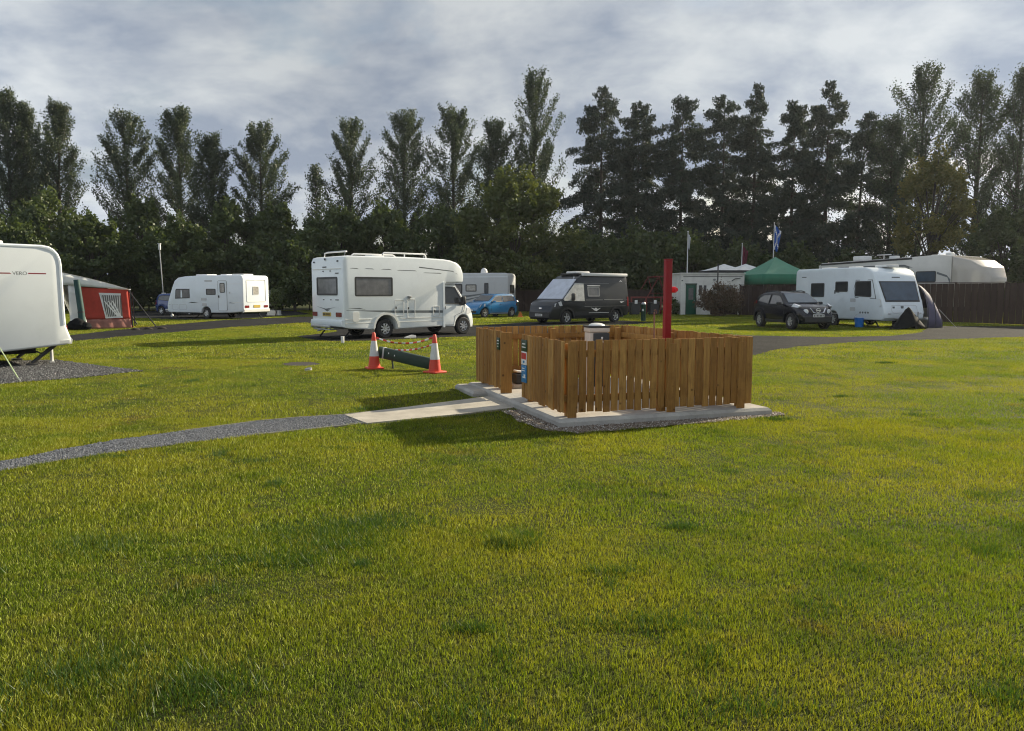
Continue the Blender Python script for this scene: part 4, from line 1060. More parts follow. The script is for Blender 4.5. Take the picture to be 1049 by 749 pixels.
def build_suv():
    wb = 2.53
    loc, a = park(811.0, 337.6, 0.20, -0.98, wb, -0.76)
    t = thing('crossover_car', 'black rounded crossover car facing the camera on the grass by the right-hand caravan', 'car', loc, a)
    HW = 0.885
    wf = lambda x, z: HW * lerp_pts([(-0.85, 0.78), (-0.55, 0.95), (0, 1.0), (2.6, 1.0), (2.95, 0.93), (3.30, 0.68)], x) * lerp_pts([(0.25, 0.95), (0.6, 1.0), (1.0, 0.95), (1.62, 0.70)], z)
    out = [(-0.70, 0.34), (-0.80, 0.52), (-0.82, 0.85), (-0.74, 1.10), (-0.50, 1.36), (-0.30, 1.48), (0.1, 1.58), (0.7, 1.63), (1.2, 1.61), (1.50, 1.53), (2.15, 1.10), (2.65, 1.05), (2.98, 0.97), (3.16, 0.82), (3.25, 0.62), (3.26, 0.42), (3.16, 0.26), (2.98, 0.25)]
    out += arc(wb, 0.35, 0.41, 0, 180, 9) + [(2.08, 0.26), (0.45, 0.26)] + arc(0, 0.35, 0.41, 0, 180, 9) + [(-0.46, 0.28)]
    body_shell('body', out, wf, HW, M['navy'], t, bevel=0.07, cutx=(-0.55, -0.2, 0.4, 1.5, 2.15, 2.4, 2.65, 2.8, 2.95, 3.12), cutz=(0.45, 0.65, 1.0, 1.3))
    for s in (1, -1):
        for cx in (0, wb):
            b = MB(); b.side(arc(cx, 0.35, 0.51, -8, 188, 14) + arc(cx, 0.35, 0.415, 188, -8, 14), s, wf, -0.04, 0.045); b.obj('wheel_arch', M['navy'], t)
        window(t, [(0.78, 1.05), (1.98, 1.05), (1.94, 1.11), (1.44, 1.46), (0.78, 1.50)], s, wf, 'blind', 'black', 0.03)
        window(t, [(-0.30, 1.18), (0.70, 1.06), (0.70, 1.50), (0.1, 1.48), (-0.22, 1.36)], s, wf, 'blind', 'black', 0.03)
        dp = [(0.74, 0.36), (1.95, 0.36), (2.06, 0.60), (2.04, 1.02), (1.46, 1.50), (0.74, 1.54)]
        MB().side_ring(dp, inset(dp, 0.012), s, wf, -0.01, 0.004).obj('door_seam', M['black'], t)
        b = MB(); b.box((1.84, s * 0.99, 1.10), (0.15, 0.22, 0.15), bevel=0.05); b.obj('mirror', M['black'], t)
        b = MB(); b.side([(2.62, 0.98), (2.98, 0.93), (3.06, 1.00), (2.70, 1.10)], s, wf, -0.05, 0.03); b.obj('marker_light', M['headlamp'], t)
        b = MB(); b.side([(-0.78, 1.0), (-0.40, 1.08), (-0.46, 1.22), (-0.72, 1.14)], s, wf, -0.04, 0.03); b.obj('tail_light', M['tail'], t)
        b = MB(); b.lathe([(0.001, -0.03), (0.105, -0.03), (0.12, 0.0), (0.10, 0.03), (0.001, 0.045)], 16, 'y')
        hl = b.obj('headlight', M['headlamp'], t, (3.165, s * 0.54, 0.76), (0, 0, R(-90 + s * 22)))
        b = MB(); b.side([(0.48, 0.27), (2.04, 0.27), (2.04, 0.40), (0.48, 0.40)], s, wf, -0.02, 0.014); b.obj('sill', M['black'], t)
        b = MB(); b.tube([(0.0, s * 0.60, 1.575), (0.3, s * 0.60, 1.64), (1.0, s * 0.60, 1.65), (1.3, s * 0.59, 1.60)], 0.016, 6); b.obj('roof_rail', M['black'], t)
    b = MB(); slab_between(b, (2.11, 1.135), (1.53, 1.52), 0.70, 0.58); b.obj('windscreen', M['skyglass'], t)
    b = MB(); slab_between(b, (-0.40, 1.44), (-0.68, 1.18), 0.52, 0.58); b.obj('rear_window', M['glass'], t)
    b = MB(); b.prism([(3.10, 0.30), (3.275, 0.34), (3.285, 0.56), (3.22, 0.60)], -0.60, 0.60, 'y'); b.obj('bumper', M['black'], t)
    # V shaped bright bar round a small ring badge
    b = MB()
    b.tube([(3.20, 0.36, 0.92), (3.27, 0.24, 0.73), (3.28, 0.10, 0.70), (3.28, -0.10, 0.70), (3.27, -0.24, 0.73), (3.20, -0.36, 0.92)], 0.026, 6)
    b.obj('grille_trim', M['chrome'], t)
    b = MB(); b.lathe([(0.075, -0.012), (0.098, -0.012), (0.098, 0.012), (0.075, 0.012)], 20, 'y', closed=True); b.box((0, 0, 0), (0.24, 0.02, 0.045))
    b.obj('badge', M['chrome'], t, (3.235, 0, 0.82), (0, 0, R(90)))
    b = MB(); b.box((3.285, 0, 0.60), (0.015, 0.52, 0.11)); pl = b.obj('number_plate', M['white'], t)
    b = MB()
    for k in range(7): b.box((3.295, -0.2 + k * 0.066, 0.60), (0.006, 0.04, 0.07))
    b.obj('plate_marks', M['ink'], pl)
    b = MB(); b.box((1.25, 0, 0.34), (3.4, 1.3, 0.14)); b.obj('underbody', M['dark'], t)
    for x, y in ((0, -0.76), (0, 0.76), (wb, -0.76), (wb, 0.76)):
        wheel(t, x, y, 0.345, 0.22, 6, 1 if y > 0 else -1)
build_suv()

# ------------------------------------------------------------------ long fifth wheel trailer beyond the fence
def build_rv():
    nose = P(1009, 290, 41.5); tail = P(838, 290, 52.0)
    d = Vector((nose.x - tail.x, nose.y - tail.y)); Lr = d.length; d.normalize()
    a = math.atan2(d.y, d.x)
    t = thing('trailer_home', 'long tall travel trailer with a grey rounded nose, rising above the brown fence', 'trailer', (tail.x, tail.y, 0), a)
    HW = 1.22
    off = Matrix.Rotation(a, 3, 'Z') @ Vector((0, HW, 0))
    t.location = (tail.x + off.x, tail.y + off.y, 0)
    k = Lr
    wf = lambda x, z: HW * lerp_pts([(k - 1.9, 1.0), (k - 1.0, 0.96), (k - 0.4, 0.82), (k, 0.55)], x)
    out = [(0, 0.7), (0, 3.35), (0.25, 3.52), (k - 4.5, 3.66), (k - 3.0, 3.72), (k - 2.0, 3.62), (k - 1.0, 3.36), (k - 0.35, 2.95), (k, 2.35), (k - 0.05, 1.85), (k - 0.5, 1.60), (k - 2.6, 1.60), (k - 2.75, 0.65)]
    body_shell('body', out[:6] + [(k - 2.0, 3.62), (k - 2.0, 1.602)] + out[11:], lambda x, z: HW, HW, M['rv'], t, bevel=0.05)
    body_shell('nose_cap', [(k - 1.998, 1.60), (k - 1.998, 3.615)] + out[6:11], wf, HW, M['cap'], t, bevel=0.12, cutx=(k - 1.5, k - 1.0, k - 0.65, k - 0.35, k - 0.15), cutz=(2.0, 2.4, 2.8))
    wr = lambda x, z: HW
    for s in (-1, 1):
        window(t, rrect(k - 4.2, k - 2.9, 2.15, 2.80, 0.10), s, wr, 'skyglass', 'black', 0.06)
        b = MB()
        b.side([(0.2, 3.22), (k - 5.0, 3.22), (k - 4.4, 3.02), (k - 5.0, 3.10), (0.2, 3.10)], s, wr, -0.005, 0.006)
        b.side([(k - 4.8, 1.75), (k - 4.65, 1.75), (k - 4.65, 3.05), (k - 4.8, 3.05)], s, wr, -0.005, 0.006)
        b.side([(k - 8.5, 3.02), (k - 4.7, 2.96), (k - 4.7, 3.06), (k - 8.5, 3.10)], s, wr, -0.005, 0.006)
        b.side([(k - 6.8, 2.80), (k - 6.0, 2.55), (k - 4.8, 2.42), (k - 4.8, 2.48), (k - 6.0, 2.65)], s, wr, -0.005, 0.006)
        b.side([(k - 2.85, 2.62), (k - 2.2, 2.42), (k - 2.01, 2.02), (k - 2.01, 2.30), (k - 2.25, 2.55), (k - 2.85, 2.75)], s, wr, -0.005, 0.006)
        b.obj('stripe', M['stripe'], t)
        b = MB(); b.tube([(0.2, s * HW, 3.42), (k - 4.5, s * HW, 3.58)], 0.06, 8); b.obj('awning_roll', M['cladding'], t)
        for x in (1.2, k * 0.4, k - 6.4):
            window(t, rrect(x, x + 0.9, 1.7, 2.4, 0.06), s, wr, 'glass', 'black', 0.05)
    for x, w, h in ((k - 9.0, 0.9, 0.30), (k - 6.6, 0.5, 0.22), (k - 3.6, 0.7, 0.16), (k - 2.9, 0.4, 0.26)):
        b = MB(); b.box((x, -0.1, 3.66 + h / 2 - 0.04), (w, w * 0.8, h), bevel=0.06); b.obj('roof_unit', M['paint_white'], t)
    b = MB(); b.tube([(k - 7.2, -0.3, 3.6), (k - 7.2, -0.3, 3.9)], 0.03); b.box((k - 7.2, -0.3, 3.92), (0.9, 0.25, 0.05), bevel=0.02); b.obj('aerial', M['paint_white'], t)
    b = MB(); b.box((k * 0.45, 0, 0.62), (k * 0.8, 1.8, 0.2)); b.tube([(k - 2.2, 0.8, 1.62), (k - 2.2, 0.8, 0.02)], 0.05); b.tube([(k - 2.2, -0.8, 1.62), (k - 2.2, -0.8, 0.02)], 0.05); b.obj('chassis', M['dark'], t)
    for x in (k * 0.36, k * 0.36 + 0.9):
        for y in (-1.05, 1.05):
            wheel(t, x, y, 0.38, 0.22, 6, 1 if y > 0 else -1)
build_rv()
# ------------------------------------------------------------------ ground, roads, paths
def sheet(name, poly, z, mat, ragged=0.0, step=0.35, seed=1):
    rg = random.Random(seed)
    pts = []
    n = len(poly)
    for i in range(n):
        a, b = Vector(poly[i][:2]), Vector(poly[(i + 1) % n][:2])
        k = max(1, int((b - a).length / step)) if ragged else 1
        for j in range(k):
            p = a.lerp(b, j / k)
            pts.append((p.x + rg.uniform(-ragged, ragged), p.y + rg.uniform(-ragged, ragged), z))
    b = MB()
    b.face([b.bm.verts.new(p) for p in pts])
    bmesh.ops.triangulate(b.bm, faces=b.bm.faces)
    o = b.obj(name, mat)
    for p in o.data.polygons:
        if p.normal.z < 0: p.flip()
    tag(o, kind='structure')
    return [(p[0], p[1]) for p in pts]

def px_poly(pts, z=0.0):
    return [tuple(G(x, y, z)[:2]) for x, y in pts]

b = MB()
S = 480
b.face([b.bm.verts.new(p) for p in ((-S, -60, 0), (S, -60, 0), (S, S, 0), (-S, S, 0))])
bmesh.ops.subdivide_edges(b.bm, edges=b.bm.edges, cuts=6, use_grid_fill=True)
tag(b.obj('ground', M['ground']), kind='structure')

road_poly = sheet('gravel_road', px_poly([(-60, 352), (60, 345), (150, 335), (230, 328), (310, 324.5), (400, 326), (485, 333.5), (560, 336.5), (650, 340), (770, 344), (850, 345.5), (910, 344.5), (942, 341), (950, 336), (960, 334.3), (1049, 334.5), (1180, 335.5),
    (1180, 344), (1049, 345.5), (960, 348), (880, 350.5), (820, 355), (790, 359.5), (772, 364.5), (700, 362), (600, 352), (560, 348), (485, 344.5), (400, 348.5), (335, 350), (302, 345), (345, 340), (340, 335), (313, 330.5), (230, 336), (150, 343), (60, 351), (-60, 360)]), 0.006, M['road'], 0.06, 0.5, 1)
van_pitch = sheet('van_pitch', px_poly([(485, 334.2), (540, 330.3), (640, 328.8), (672, 331), (640, 333), (565, 334), (552, 336.6), (520, 336)]), 0.010, M['road'], 0.05, 0.4, 2)
pad_far = sheet('gravel_pitch', px_poly([(100, 319.2), (170, 318), (300, 318.6), (320, 322), (250, 326.6), (190, 328), (120, 325)]), 0.006, M['road'], 0.05, 0.5, 3)
pad_near = sheet('gravel_pitch', px_poly([(-140, 376), (0, 371), (58, 369), (76, 372), (147, 380.5), (75, 388), (0, 394), (-140, 404)]), 0.006, M['road'], 0.05, 0.25, 4)
path_poly = sheet('gravel_path', px_poly([(-160, 497), (-60, 486), (0, 474), (60, 462), (119, 451.5), (190, 442), (262, 432.5), (310, 428.3), (352, 425.8), (372, 434.6), (310, 441.5), (262, 446.5), (190, 455), (119, 464), (60, 473), (0, 483.5), (-60, 496), (-160, 516)]), 0.006, M['path'], 0.018, 0.12, 5)
soil_poly = sheet('bare_patch', px_poly([(287, 373.5), (300, 371.3), (318, 371.3), (330, 373.2), (318, 375.0), (300, 375.4)]), 0.006, M['soil'], 0.04, 0.1, 6)

# path edging: grey concrete strips along the gravel path
def edging(pts, name='path_edging'):
    b = MB()
    P2 = [G(x, y) for x, y in pts]
    L_, R_ = [], []
    for i, p in enumerate(P2):
        d = (P2[min(i + 1, len(P2) - 1)] - P2[max(i - 1, 0)]).normalized()
        n = Vector((-d.y, d.x, 0)) * 0.016
        L_.append(p + n); R_.append(p - n)
    for i in range(len(P2) - 1):
        q = [L_[i], L_[i + 1], R_[i + 1], R_[i]]
        b.loop_prism([(v.x, v.y, -0.02) for v in q], [(v.x, v.y, 0.020 if i % 2 else 0.018) for v in q])
    tag(b.obj(name, M['stone_edge']), kind='structure')
M['stone_edge'] = concrete_material('edging_concrete', (0.24, 0.23, 0.205))
edging([(190, 442), (262, 432.5), (310, 428.3), (352, 425.8), (440, 416), (505, 407.5)])
edging([(372, 434.6), (310, 441.5), (262, 446.5)])

conc_path = px_poly([(353, 426.5), (420, 418), (480, 410), (515, 405), (536, 414.5), (525, 419.2), (480, 424.8), (430, 429.8), (376, 435.2)])
b = MB(); b.loop_prism([(x, y, -0.03) for x, y in conc_path], [(x, y, 0.022) for x, y in conc_path])
tag(b.obj('concrete_path', M['concrete']), kind='structure')

# ------------------------------------------------------------------ timber pen
A = G(579, 428, 0.1); Bc = G(768, 417, 0.1)
pu = Vector((Bc.x - A.x, Bc.y - A.y)); PW = pu.length; PA = math.atan2(pu.y, pu.x); PLEN = 3.72
PM = Matrix.Translation((A.x, A.y, 0)) @ Matrix.Rotation(PA, 4, 'Z')
def pl(x, y, z=0.0):
    return PM @ Vector((x, y, z))
GA, GB = 1.47, 2.29         # gate opening along the left side

# slab with chamfered rim, gravel border
b = MB()
def slab_part(x0, x1, y0, y1, top):
    c = 0.035
    lo = [(x0, y0, 0), (x1, y0, 0), (x1, y1, 0), (x0, y1, 0)]
    mid = [(x, y, top - c) for x, y, _ in lo]
    tp = [(x0 + c, y0 + c, top), (x1 - c, y0 + c, top), (x1 - c, y1 - c, top), (x0 + c, y1 - c, top)]
    V = [[b.bm.verts.new(p) for p in l] for l in (lo, mid, tp)]
    for i in range(2):
        for k in range(4):
            b.face((V[i][k], V[i][(k + 1) % 4], V[i + 1][(k + 1) % 4], V[i + 1][k]))
    b.face(V[2])
slab_part(-0.13, PW + 0.24, -0.14, PLEN + 0.15, 0.10)
slab_part(-0.36, -0.131, GB + 0.45, PLEN + 0.10, 0.085)
o = b.obj('concrete_slab', M['slab'], sharp=20); o.matrix_world = PM; tag(o, kind='structure')
slab_local = [(-0.13, -0.14), (PW + 0.24, -0.14), (PW + 0.24, PLEN + 0.15), (-0.36, PLEN + 0.12), (-0.36, GB + 0.45), (-0.13, GB + 0.45)]
slab_poly = [tuple(pl(x, y)[:2]) for x, y in slab_local]
border_poly = sheet('gravel_border', [tuple(pl(x, y)[:2]) for x, y in [(-0.36, 1.25), (-0.42, 0.4), (-0.34, -0.28), (-0.05, -0.52), (0.6, -0.52), (1.4, -0.43), (2.2, -0.36), (PW + 0.40, -0.24), (PW + 0.44, 0.5), (PW + 0.1, 0.6), (0.0, 1.3)]], 0.010, M['pebbles'], 0.035, 0.10, 8)

pen = thing('timber_pen', 'new brown slatted timber enclosure on a concrete slab in the middle of the lawn', 'fence', (A.x, A.y, 0), PA)
rg = random.Random(11)
BW, BG, BT = 0.093, 0.0125, 0.020
def boards(p0, p1, nrm, z0=0.155, z1=1.02, skip=0):
    "vertical boards from p0 to p1 (local xy), faces on the nrm side"
    b = MB()
    p0, p1 = Vector(p0), Vector(p1)
    Ld = (p1 - p0).length; d = (p1 - p0) / Ld; n = Vector(nrm)
    k = max(1, round((Ld + BG) / (BW + BG)))
    pitch = (Ld + BG) / k
    for i in range(k):
        c = p0 + d * (i * pitch + (pitch - BG) / 2)
        w = (pitch - BG) * rg.uniform(0.92, 1.06); t = rg.uniform(-0.004, 0.004)
        zt = z1 + rg.uniform(-0.008, 0.008); zb = z0 + rg.uniform(-0.012, 0.012)
        lean = rg.uniform(-0.004, 0.004)
        rot = Matrix.Rotation(math.atan2(d.y, d.x), 3, 'Z') @ Matrix.Rotation(lean, 3, 'Y')
        cc = c + n * (BT / 2 + 0.004 + t)
        b.box((cc.x, cc.y, (zt + zb) / 2), (w, BT, zt - zb), rot, 0.004)
    return b.obj('slat_panel', M['pen'], pen)
def rail(p0, p1, z):
    b = MB()
    p0, p1 = Vector(p0), Vector(p1); d = p1 - p0
    rot = Matrix.Rotation(math.atan2(d.y, d.x), 3, 'Z')
    c = (p0 + p1) / 2
    b.box((c.x, c.y, z), (d.length, 0.038, 0.085), rot, 0.004)
    return b.obj('rail', M['pen_flat'], pen)
M['pen_flat'] = M['pen']
def post(x, y, z1=1.0, w=0.09):
    b = MB(); b.box((x, y, (0.1 + z1) / 2), (w, w, z1 - 0.1), None, 0.006)
    return b.obj('post', M['pen'], pen)
boards((0.06, 0), (PW, 0), (0, -1))
boards((0, 0.0), (0, GA), (-1, 0)); boards((0, GB + 0.03), (0, PLEN), (-1, 0))
boards((0, PLEN), (PW, PLEN), (0, 1)); boards((PW, 0.02), (PW, PLEN), (1, 0))
for z in (0.32, 0.86):
    rail((0.05, 0.025), (PW - 0.05, 0.025), z); rail((0.025, 0.05), (0.025, GA), z); rail((0.025, GB + 0.05), (0.025, PLEN - 0.05), z)
    rail((0.05, PLEN - 0.025), (PW - 0.05, PLEN - 0.025), z); rail((PW - 0.025, 0.05), (PW - 0.025, PLEN - 0.05), z)
for x, y in ((0.09, 0.095), (PW - 0.10, 0.095), (PW / 2 + 0.04, 0.095), (0.095, GA - 0.06), (0.095, PLEN - 0.10), (PW - 0.095, PLEN - 0.10), (PW / 2, PLEN - 0.095), (PW - 0.095, PLEN / 2)):
    post(x, y, 0.98)
for x in (0.02, PW / 2 + 0.06, PW - 0.22):      # feet of the face posts that reach down to the slab
    b = MB(); b.box((x + 0.055, -0.028, 0.555 if x < 0.1 else 0.53), (0.11, 0.03, 0.91 if x < 0.1 else 0.86), None, 0.004); b.obj('face_board', M['pen'], pen)
b = MB(); b.box((0.03, GB + 0.02, 0.555), (0.17, 0.035, 0.90), None, 0.004); b.obj('gate_post', M['pen'], pen)
# signs
def sign(x, y, w, z0, z1, face, bars):
    "flat plate on the left side of the pen"
    b = MB(); b.box((x - 0.006, y, (z0 + z1) / 2), (0.008, w, z1 - z0), None, 0.0015)
    s_ = b.obj('sign', M[face], pen)
    for mat, items in bars:
        b = MB()
        for dy, z, ww, hh in items:
            b.box((x - 0.0115, y + dy, z), (0.003, ww, hh))
        b.obj('sign_print', M[mat], s_)
sx = -0.030
sign(sx, GB + 0.20, 0.13, 0.74, 0.92, 'signgreen', [('white', [(0.0, 0.875, 0.08, 0.016), (0.0, 0.83, 0.09, 0.01), (0.01, 0.79, 0.06, 0.01)])])
sign(sx, GA - 0.12, 0.21, 0.80, 0.955, 'signgreen', [('white', [(0.0, 0.90, 0.12, 0.016), (0.0, 0.855, 0.15, 0.014)])])
sign(sx, GA - 0.12, 0.20, 0.615, 0.795, 'white', [('signred', [(0.045, 0.735, 0.085, 0.085), (-0.05, 0.735, 0.085, 0.085)]), ('signblue', [(0.0, 0.655, 0.06, 0.03)])])
sign(sx, GA - 0.12, 0.20, 0.375, 0.61, 'signblue', [('white', [(0.02, 0.565, 0.10, 0.012), (0.02, 0.535, 0.12, 0.010), (-0.03, 0.47, 0.06, 0.035), (-0.01, 0.445, 0.11, 0.018)])])

# things inside the pen
def litter_bin():
    w = G(612, 425, 0.1)
    q = P(611, 352, 11.4)
    t = thing('litter_bin', 'black and cream litter bin with a pale domed lid standing inside the timber pen', 'bin', (q.x, q.y, 0.1), PA - R(6))
    b = MB(); b.box((0, 0.0, 0.45), (0.30, 0.26, 0.90), None, 0.02); b.obj('body', M['cream'], t)
    b = MB(); b.box((0.028, -0.137, 0.49), (0.25, 0.02, 0.80), None, 0.008); f = b.obj('front_panel', M['black'], t)
    b = MB()       # figure dropping litter into a basket
    y, dz_ = -0.150, 0.085
    b.lathe([(0.001, -0.002), (0.016, -0.002), (0.016, 0.002), (0.001, 0.002)], 10, 'y', (0.035, y, 0.735 + dz_))
    for pts in ([(0.02, 0.71), (0.045, 0.71), (0.035, 0.62), (0.005, 0.62)], [(0.005, 0.62), (0.025, 0.62), (0.0, 0.55), (-0.018, 0.55)], [(0.02, 0.62), (0.035, 0.62), (0.04, 0.55), (0.022, 0.55)], [(0.045, 0.70), (0.075, 0.64), (0.068, 0.635), (0.035, 0.685)],
                [(0.07, 0.62), (0.125, 0.62), (0.118, 0.55), (0.077, 0.55)]):
        b.prism([(a_, c_ + dz_) for a_, c_ in pts], y - 0.002, y + 0.002, 'y')
    b.obj('pictogram', M['white'], f)
    b = MB(); b.box((0, 0, 0.935), (0.32, 0.28, 0.07), None, 0.015); b.obj('collar', M['cream'], t)
    b = MB(); b.box((0, 0, 0.985), (0.34, 0.30, 0.025), None, 0.01)
    b.obj('lid_rim', M['black'], t)
    b = MB(); b.lathe([(0.125, 0.995), (0.115, 1.012), (0.08, 1.028), (0.04, 1.035), (0.001, 1.036)], 20, 'z', (0.0, 0, 0))
    b.obj('lid', M['paint_white'], t)
litter_bin()

q = P(683, 345, 11.25)
t = thing('fire_point_post', 'thick red square post with a small red box on its side, inside the pen', 'post', (q.x, q.y, 0.1), PA)
b = MB(); b.box((0, 0, 0.98), (0.105, 0.08, 1.96), None, 0.008); b.obj('post', M['postred'], t)
b = MB(); b.box((0, 0, 1.97), (0.11, 0.085, 0.02), None, 0.004); b.obj('cap', M['postred'], t)
b = MB(); b.box((0.09, -0.01, 1.53), (0.085, 0.07, 0.09), None, 0.02); b.lathe([(0.001, -0.03), (0.03, -0.03), (0.03, 0.01), (0.001, 0.01)], 14, 'y', (0.10, -0.045, 1.53)); b.obj('alarm_box', M['brightred'], t)
b = MB(); b.box((0, 0, 0.006), (0.2, 0.18, 0.012)); b.obj('base_plate', M['postred'], t)

q = P(670, 345, 11.5)
t = thing('thin_stake', 'thin rusty stake with a short hooked top next to the red post', 'stake', (q.x, q.y, 0.1))
b = MB(); b.tube([(0, 0, 0), (0.004, 0, 0.6), (-0.004, 0, 1.20)], 0.011, 8); b.tube([(-0.004, 0, 1.14), (0.03, 0.0, 1.18), (0.02, 0, 1.23), (-0.01, 0, 1.22)], 0.009, 6); b.obj('pole', M['stake'], t)
b = MB(); b.lathe([(0.001, 0), (0.07, 0), (0.06, 0.03), (0.001, 0.04)], 14, 'z'); b.obj('foot', M['stake'], t)

q = G(529, 397.5, 0.1)
t = thing('drain_hopper', 'low black drain hopper with a pale surround just inside the gate opening of the pen', 'drain', (q.x + 0.1, q.y + 0.12, 0.1), PA)
b = MB(); b.box((0, 0, 0.03), (0.42, 0.34, 0.06), None, 0.015); b.obj('surround', M['concrete'], t)
b = MB(); b.box((-0.02, 0, 0.14), (0.26, 0.24, 0.16), None, 0.02); b.obj('body', M['black'], t)
b = MB(); b.box((0.03, 0.02, 0.235), (0.30, 0.20, 0.03), Matrix.Rotation(R(8), 3, 'Y'), 0.01); b.obj('lid', M['paint_white'], t)

# ------------------------------------------------------------------ cones, board and tape
def cone(label, px, py):
    g = G(px, py)
    t = thing('traffic_cone', label, 'traffic cone', g, 0.4, 'traffic cones by the green board')
    b = MB(); b.box((0, 0, 0.02), (0.34, 0.34, 0.04), None, 0.015); b.obj('base', M['conered'], t)
    rr = lambda z: 0.132 - 0.100 * (z / 0.75)
    seg = ((0.04, 0.27, 'conered', 'lower_cone'), (0.27, 0.59, 'conewhite', 'reflective_sleeve'), (0.59, 0.75, 'conered', 'tip'))
    for z0, z1, m, nm in seg:
        e = 0.003 if m == 'conewhite' else 0
        b = MB(); b.lathe([(rr(z0) + e, z0), (rr(z1) + e, z1)] + ([(rr(z1) * 0.7, z1 + 0.012)] if nm == 'tip' else []), 24, 'z'); b.obj(nm, M[m], t)
    return t, g
def copy_cone(src, label, px, py):
    c = copy_tree(src); c.location = G(px, py); c['label'] = label; c.rotation_euler.z = 0.9
    return c
c1, g1 = cone('orange and white cone by the raised end of the dark green board', 383.5, 378.0)
c2 = copy_cone(c1, 'orange and white cone by the low end of the dark green board, nearest the pen', 445.5, 382.0)
g2 = G(445.5, 382.0)
e0 = P(388, 366.0, 15.9); e1 = P(441, 378.5, 15.35); e1.z = max(e1.z, 0.005)
d = e1 - e0; Ld = d.length
t = thing('green_board', 'long dark green board lying on edge and propped up at one end between two cones', 'board', e0, math.atan2(d.y, d.x))
tilt = math.asin(-d.z / Ld)
rot = Matrix.Rotation(tilt, 3, 'Y')
b = MB(); b.box(rot @ Vector((Ld / 2, 0, 0.115)), (Ld, 0.10, 0.23), rot, 0.012); b.obj('plank', M['boardgreen'], t)
b = MB(); b.box(rot @ Vector((0.13, 0, 0.115)), (0.035, 0.112, 0.236), rot, 0.004); b.obj('band', M['gel_grey'], t)
b = MB(); b.box(rot @ Vector((0.27, -0.054, 0.14)), (0.02, 0.008, 0.03), rot); b.box(rot @ Vector((0.42, -0.054, 0.12)), (0.02, 0.008, 0.03), rot); b.obj('fixing', M['white'], t)
b = MB(); q = rot @ Vector((0.34, 0, 0)); b.tube([(q.x, 0, q.z + 0.02), (q.x + 0.02, 0, -e0.z + 0.0)], 0.02, 8); b.obj('leg', M['boardgreen'], t)

def tape(p0, p1, sag, w, seed):
    b = MB(); n = 30; rg2 = random.Random(seed)
    rows = []
    for i in range(n + 1):
        f = i / n
        p = p0.lerp(p1, f); p.z -= sag * 4 * f * (1 - f)
        tw = math.sin(f * 9 + seed) * 0.7
        q = Vector((0, math.sin(tw) * w / 2, math.cos(tw) * w / 2))
        rows.append((b.bm.verts.new(p + q), b.bm.verts.new(p - q)))
    for i in range(n):
        b.mi = (i // 2) % 2
        b.face((rows[i][0], rows[i + 1][0], rows[i + 1][1], rows[i][1]))
    return b, n
b, n = tape(g1 + Vector((0.04, 0, 0.66)), g2 + Vector((-0.04, 0.02, 0.70)), 0.12, 0.035, 1)
b2, _ = tape(g1 + Vector((0.3, 0.2, 0.40)), g2 + Vector((-0.05, 0.04, 0.56)), 0.06, 0.035, 4)
b.merge(b2.bm)
for i, f in enumerate(b.bm.faces):
    f.material_index = (i // 2) % 2
o = b.obj('barrier_tape', [M['tapered'], M['white']], thick=0.002)
tag(o, 'red and white striped tape slung between the two cones', 'barrier tape')

# small things on the grass
g = G(316, 379.6)
b = MB(); b.lathe([(0.001, 0.0), (0.085, 0.0), (0.07, 0.04), (0.03, 0.055), (0.001, 0.055)], 12, 'z', (0, 0, 0)); b.box((0.03, 0.0, 0.055), (0.06, 0.05, 0.02), None, 0.005)
o = b.obj('stopcock_cover', M['grey']); o.location = g; tag(o, 'small grey water cover in the grass below the bare patch', 'cover')
g = G(351, 351.8)
b = MB(); b.box((0, 0, 0.10), (0.09, 0.09, 0.20), None, 0.01); b.box((0, 0, 0.205), (0.10, 0.10, 0.02), None, 0.006)
o = b.obj('marker_post', M['paint_white']); o.location = g; tag(o, 'short white marker post at the rear corner of the large motorhome', 'marker post')
g = G(419, 346.6)
b = MB(); b.prism([(-0.20, 0), (0.20, 0), (0.20, 0.06), (0.10, 0.10), (-0.02, 0.07), (-0.20, 0.02)], -0.08, 0.08, 'y'); b.box((0.15, 0, 0.075), (0.08, 0.14, 0.02))
o = b.obj('levelling_ramp', M['paint_white']); o.location = g + Vector((0, 0.3, 0)); o.rotation_euler.z = R(42); tag(o, 'pale levelling wedge on the gravel under the large motorhome', 'wedge')
# guy strap of the left caravan
p0 = P(-22, 318, 16.0); p1 = G(20, 391)
t = thing('guy_strap', 'pale green strap running down to a peg in front of the left caravan', 'strap', p1)
b = MB(); d = p0 - p1; b.tube([(0, 0, 0.03), d * 0.5 + Vector((0, 0, -0.02)), d], 0.011, 6); b.obj('strap', M['strap'], t)
b = MB(); b.tube([(0.03, 0, 0.0), (-0.02, 0, 0.07), (-0.035, 0, 0.06)], 0.008, 6); b.obj('peg', M['steel'], t)

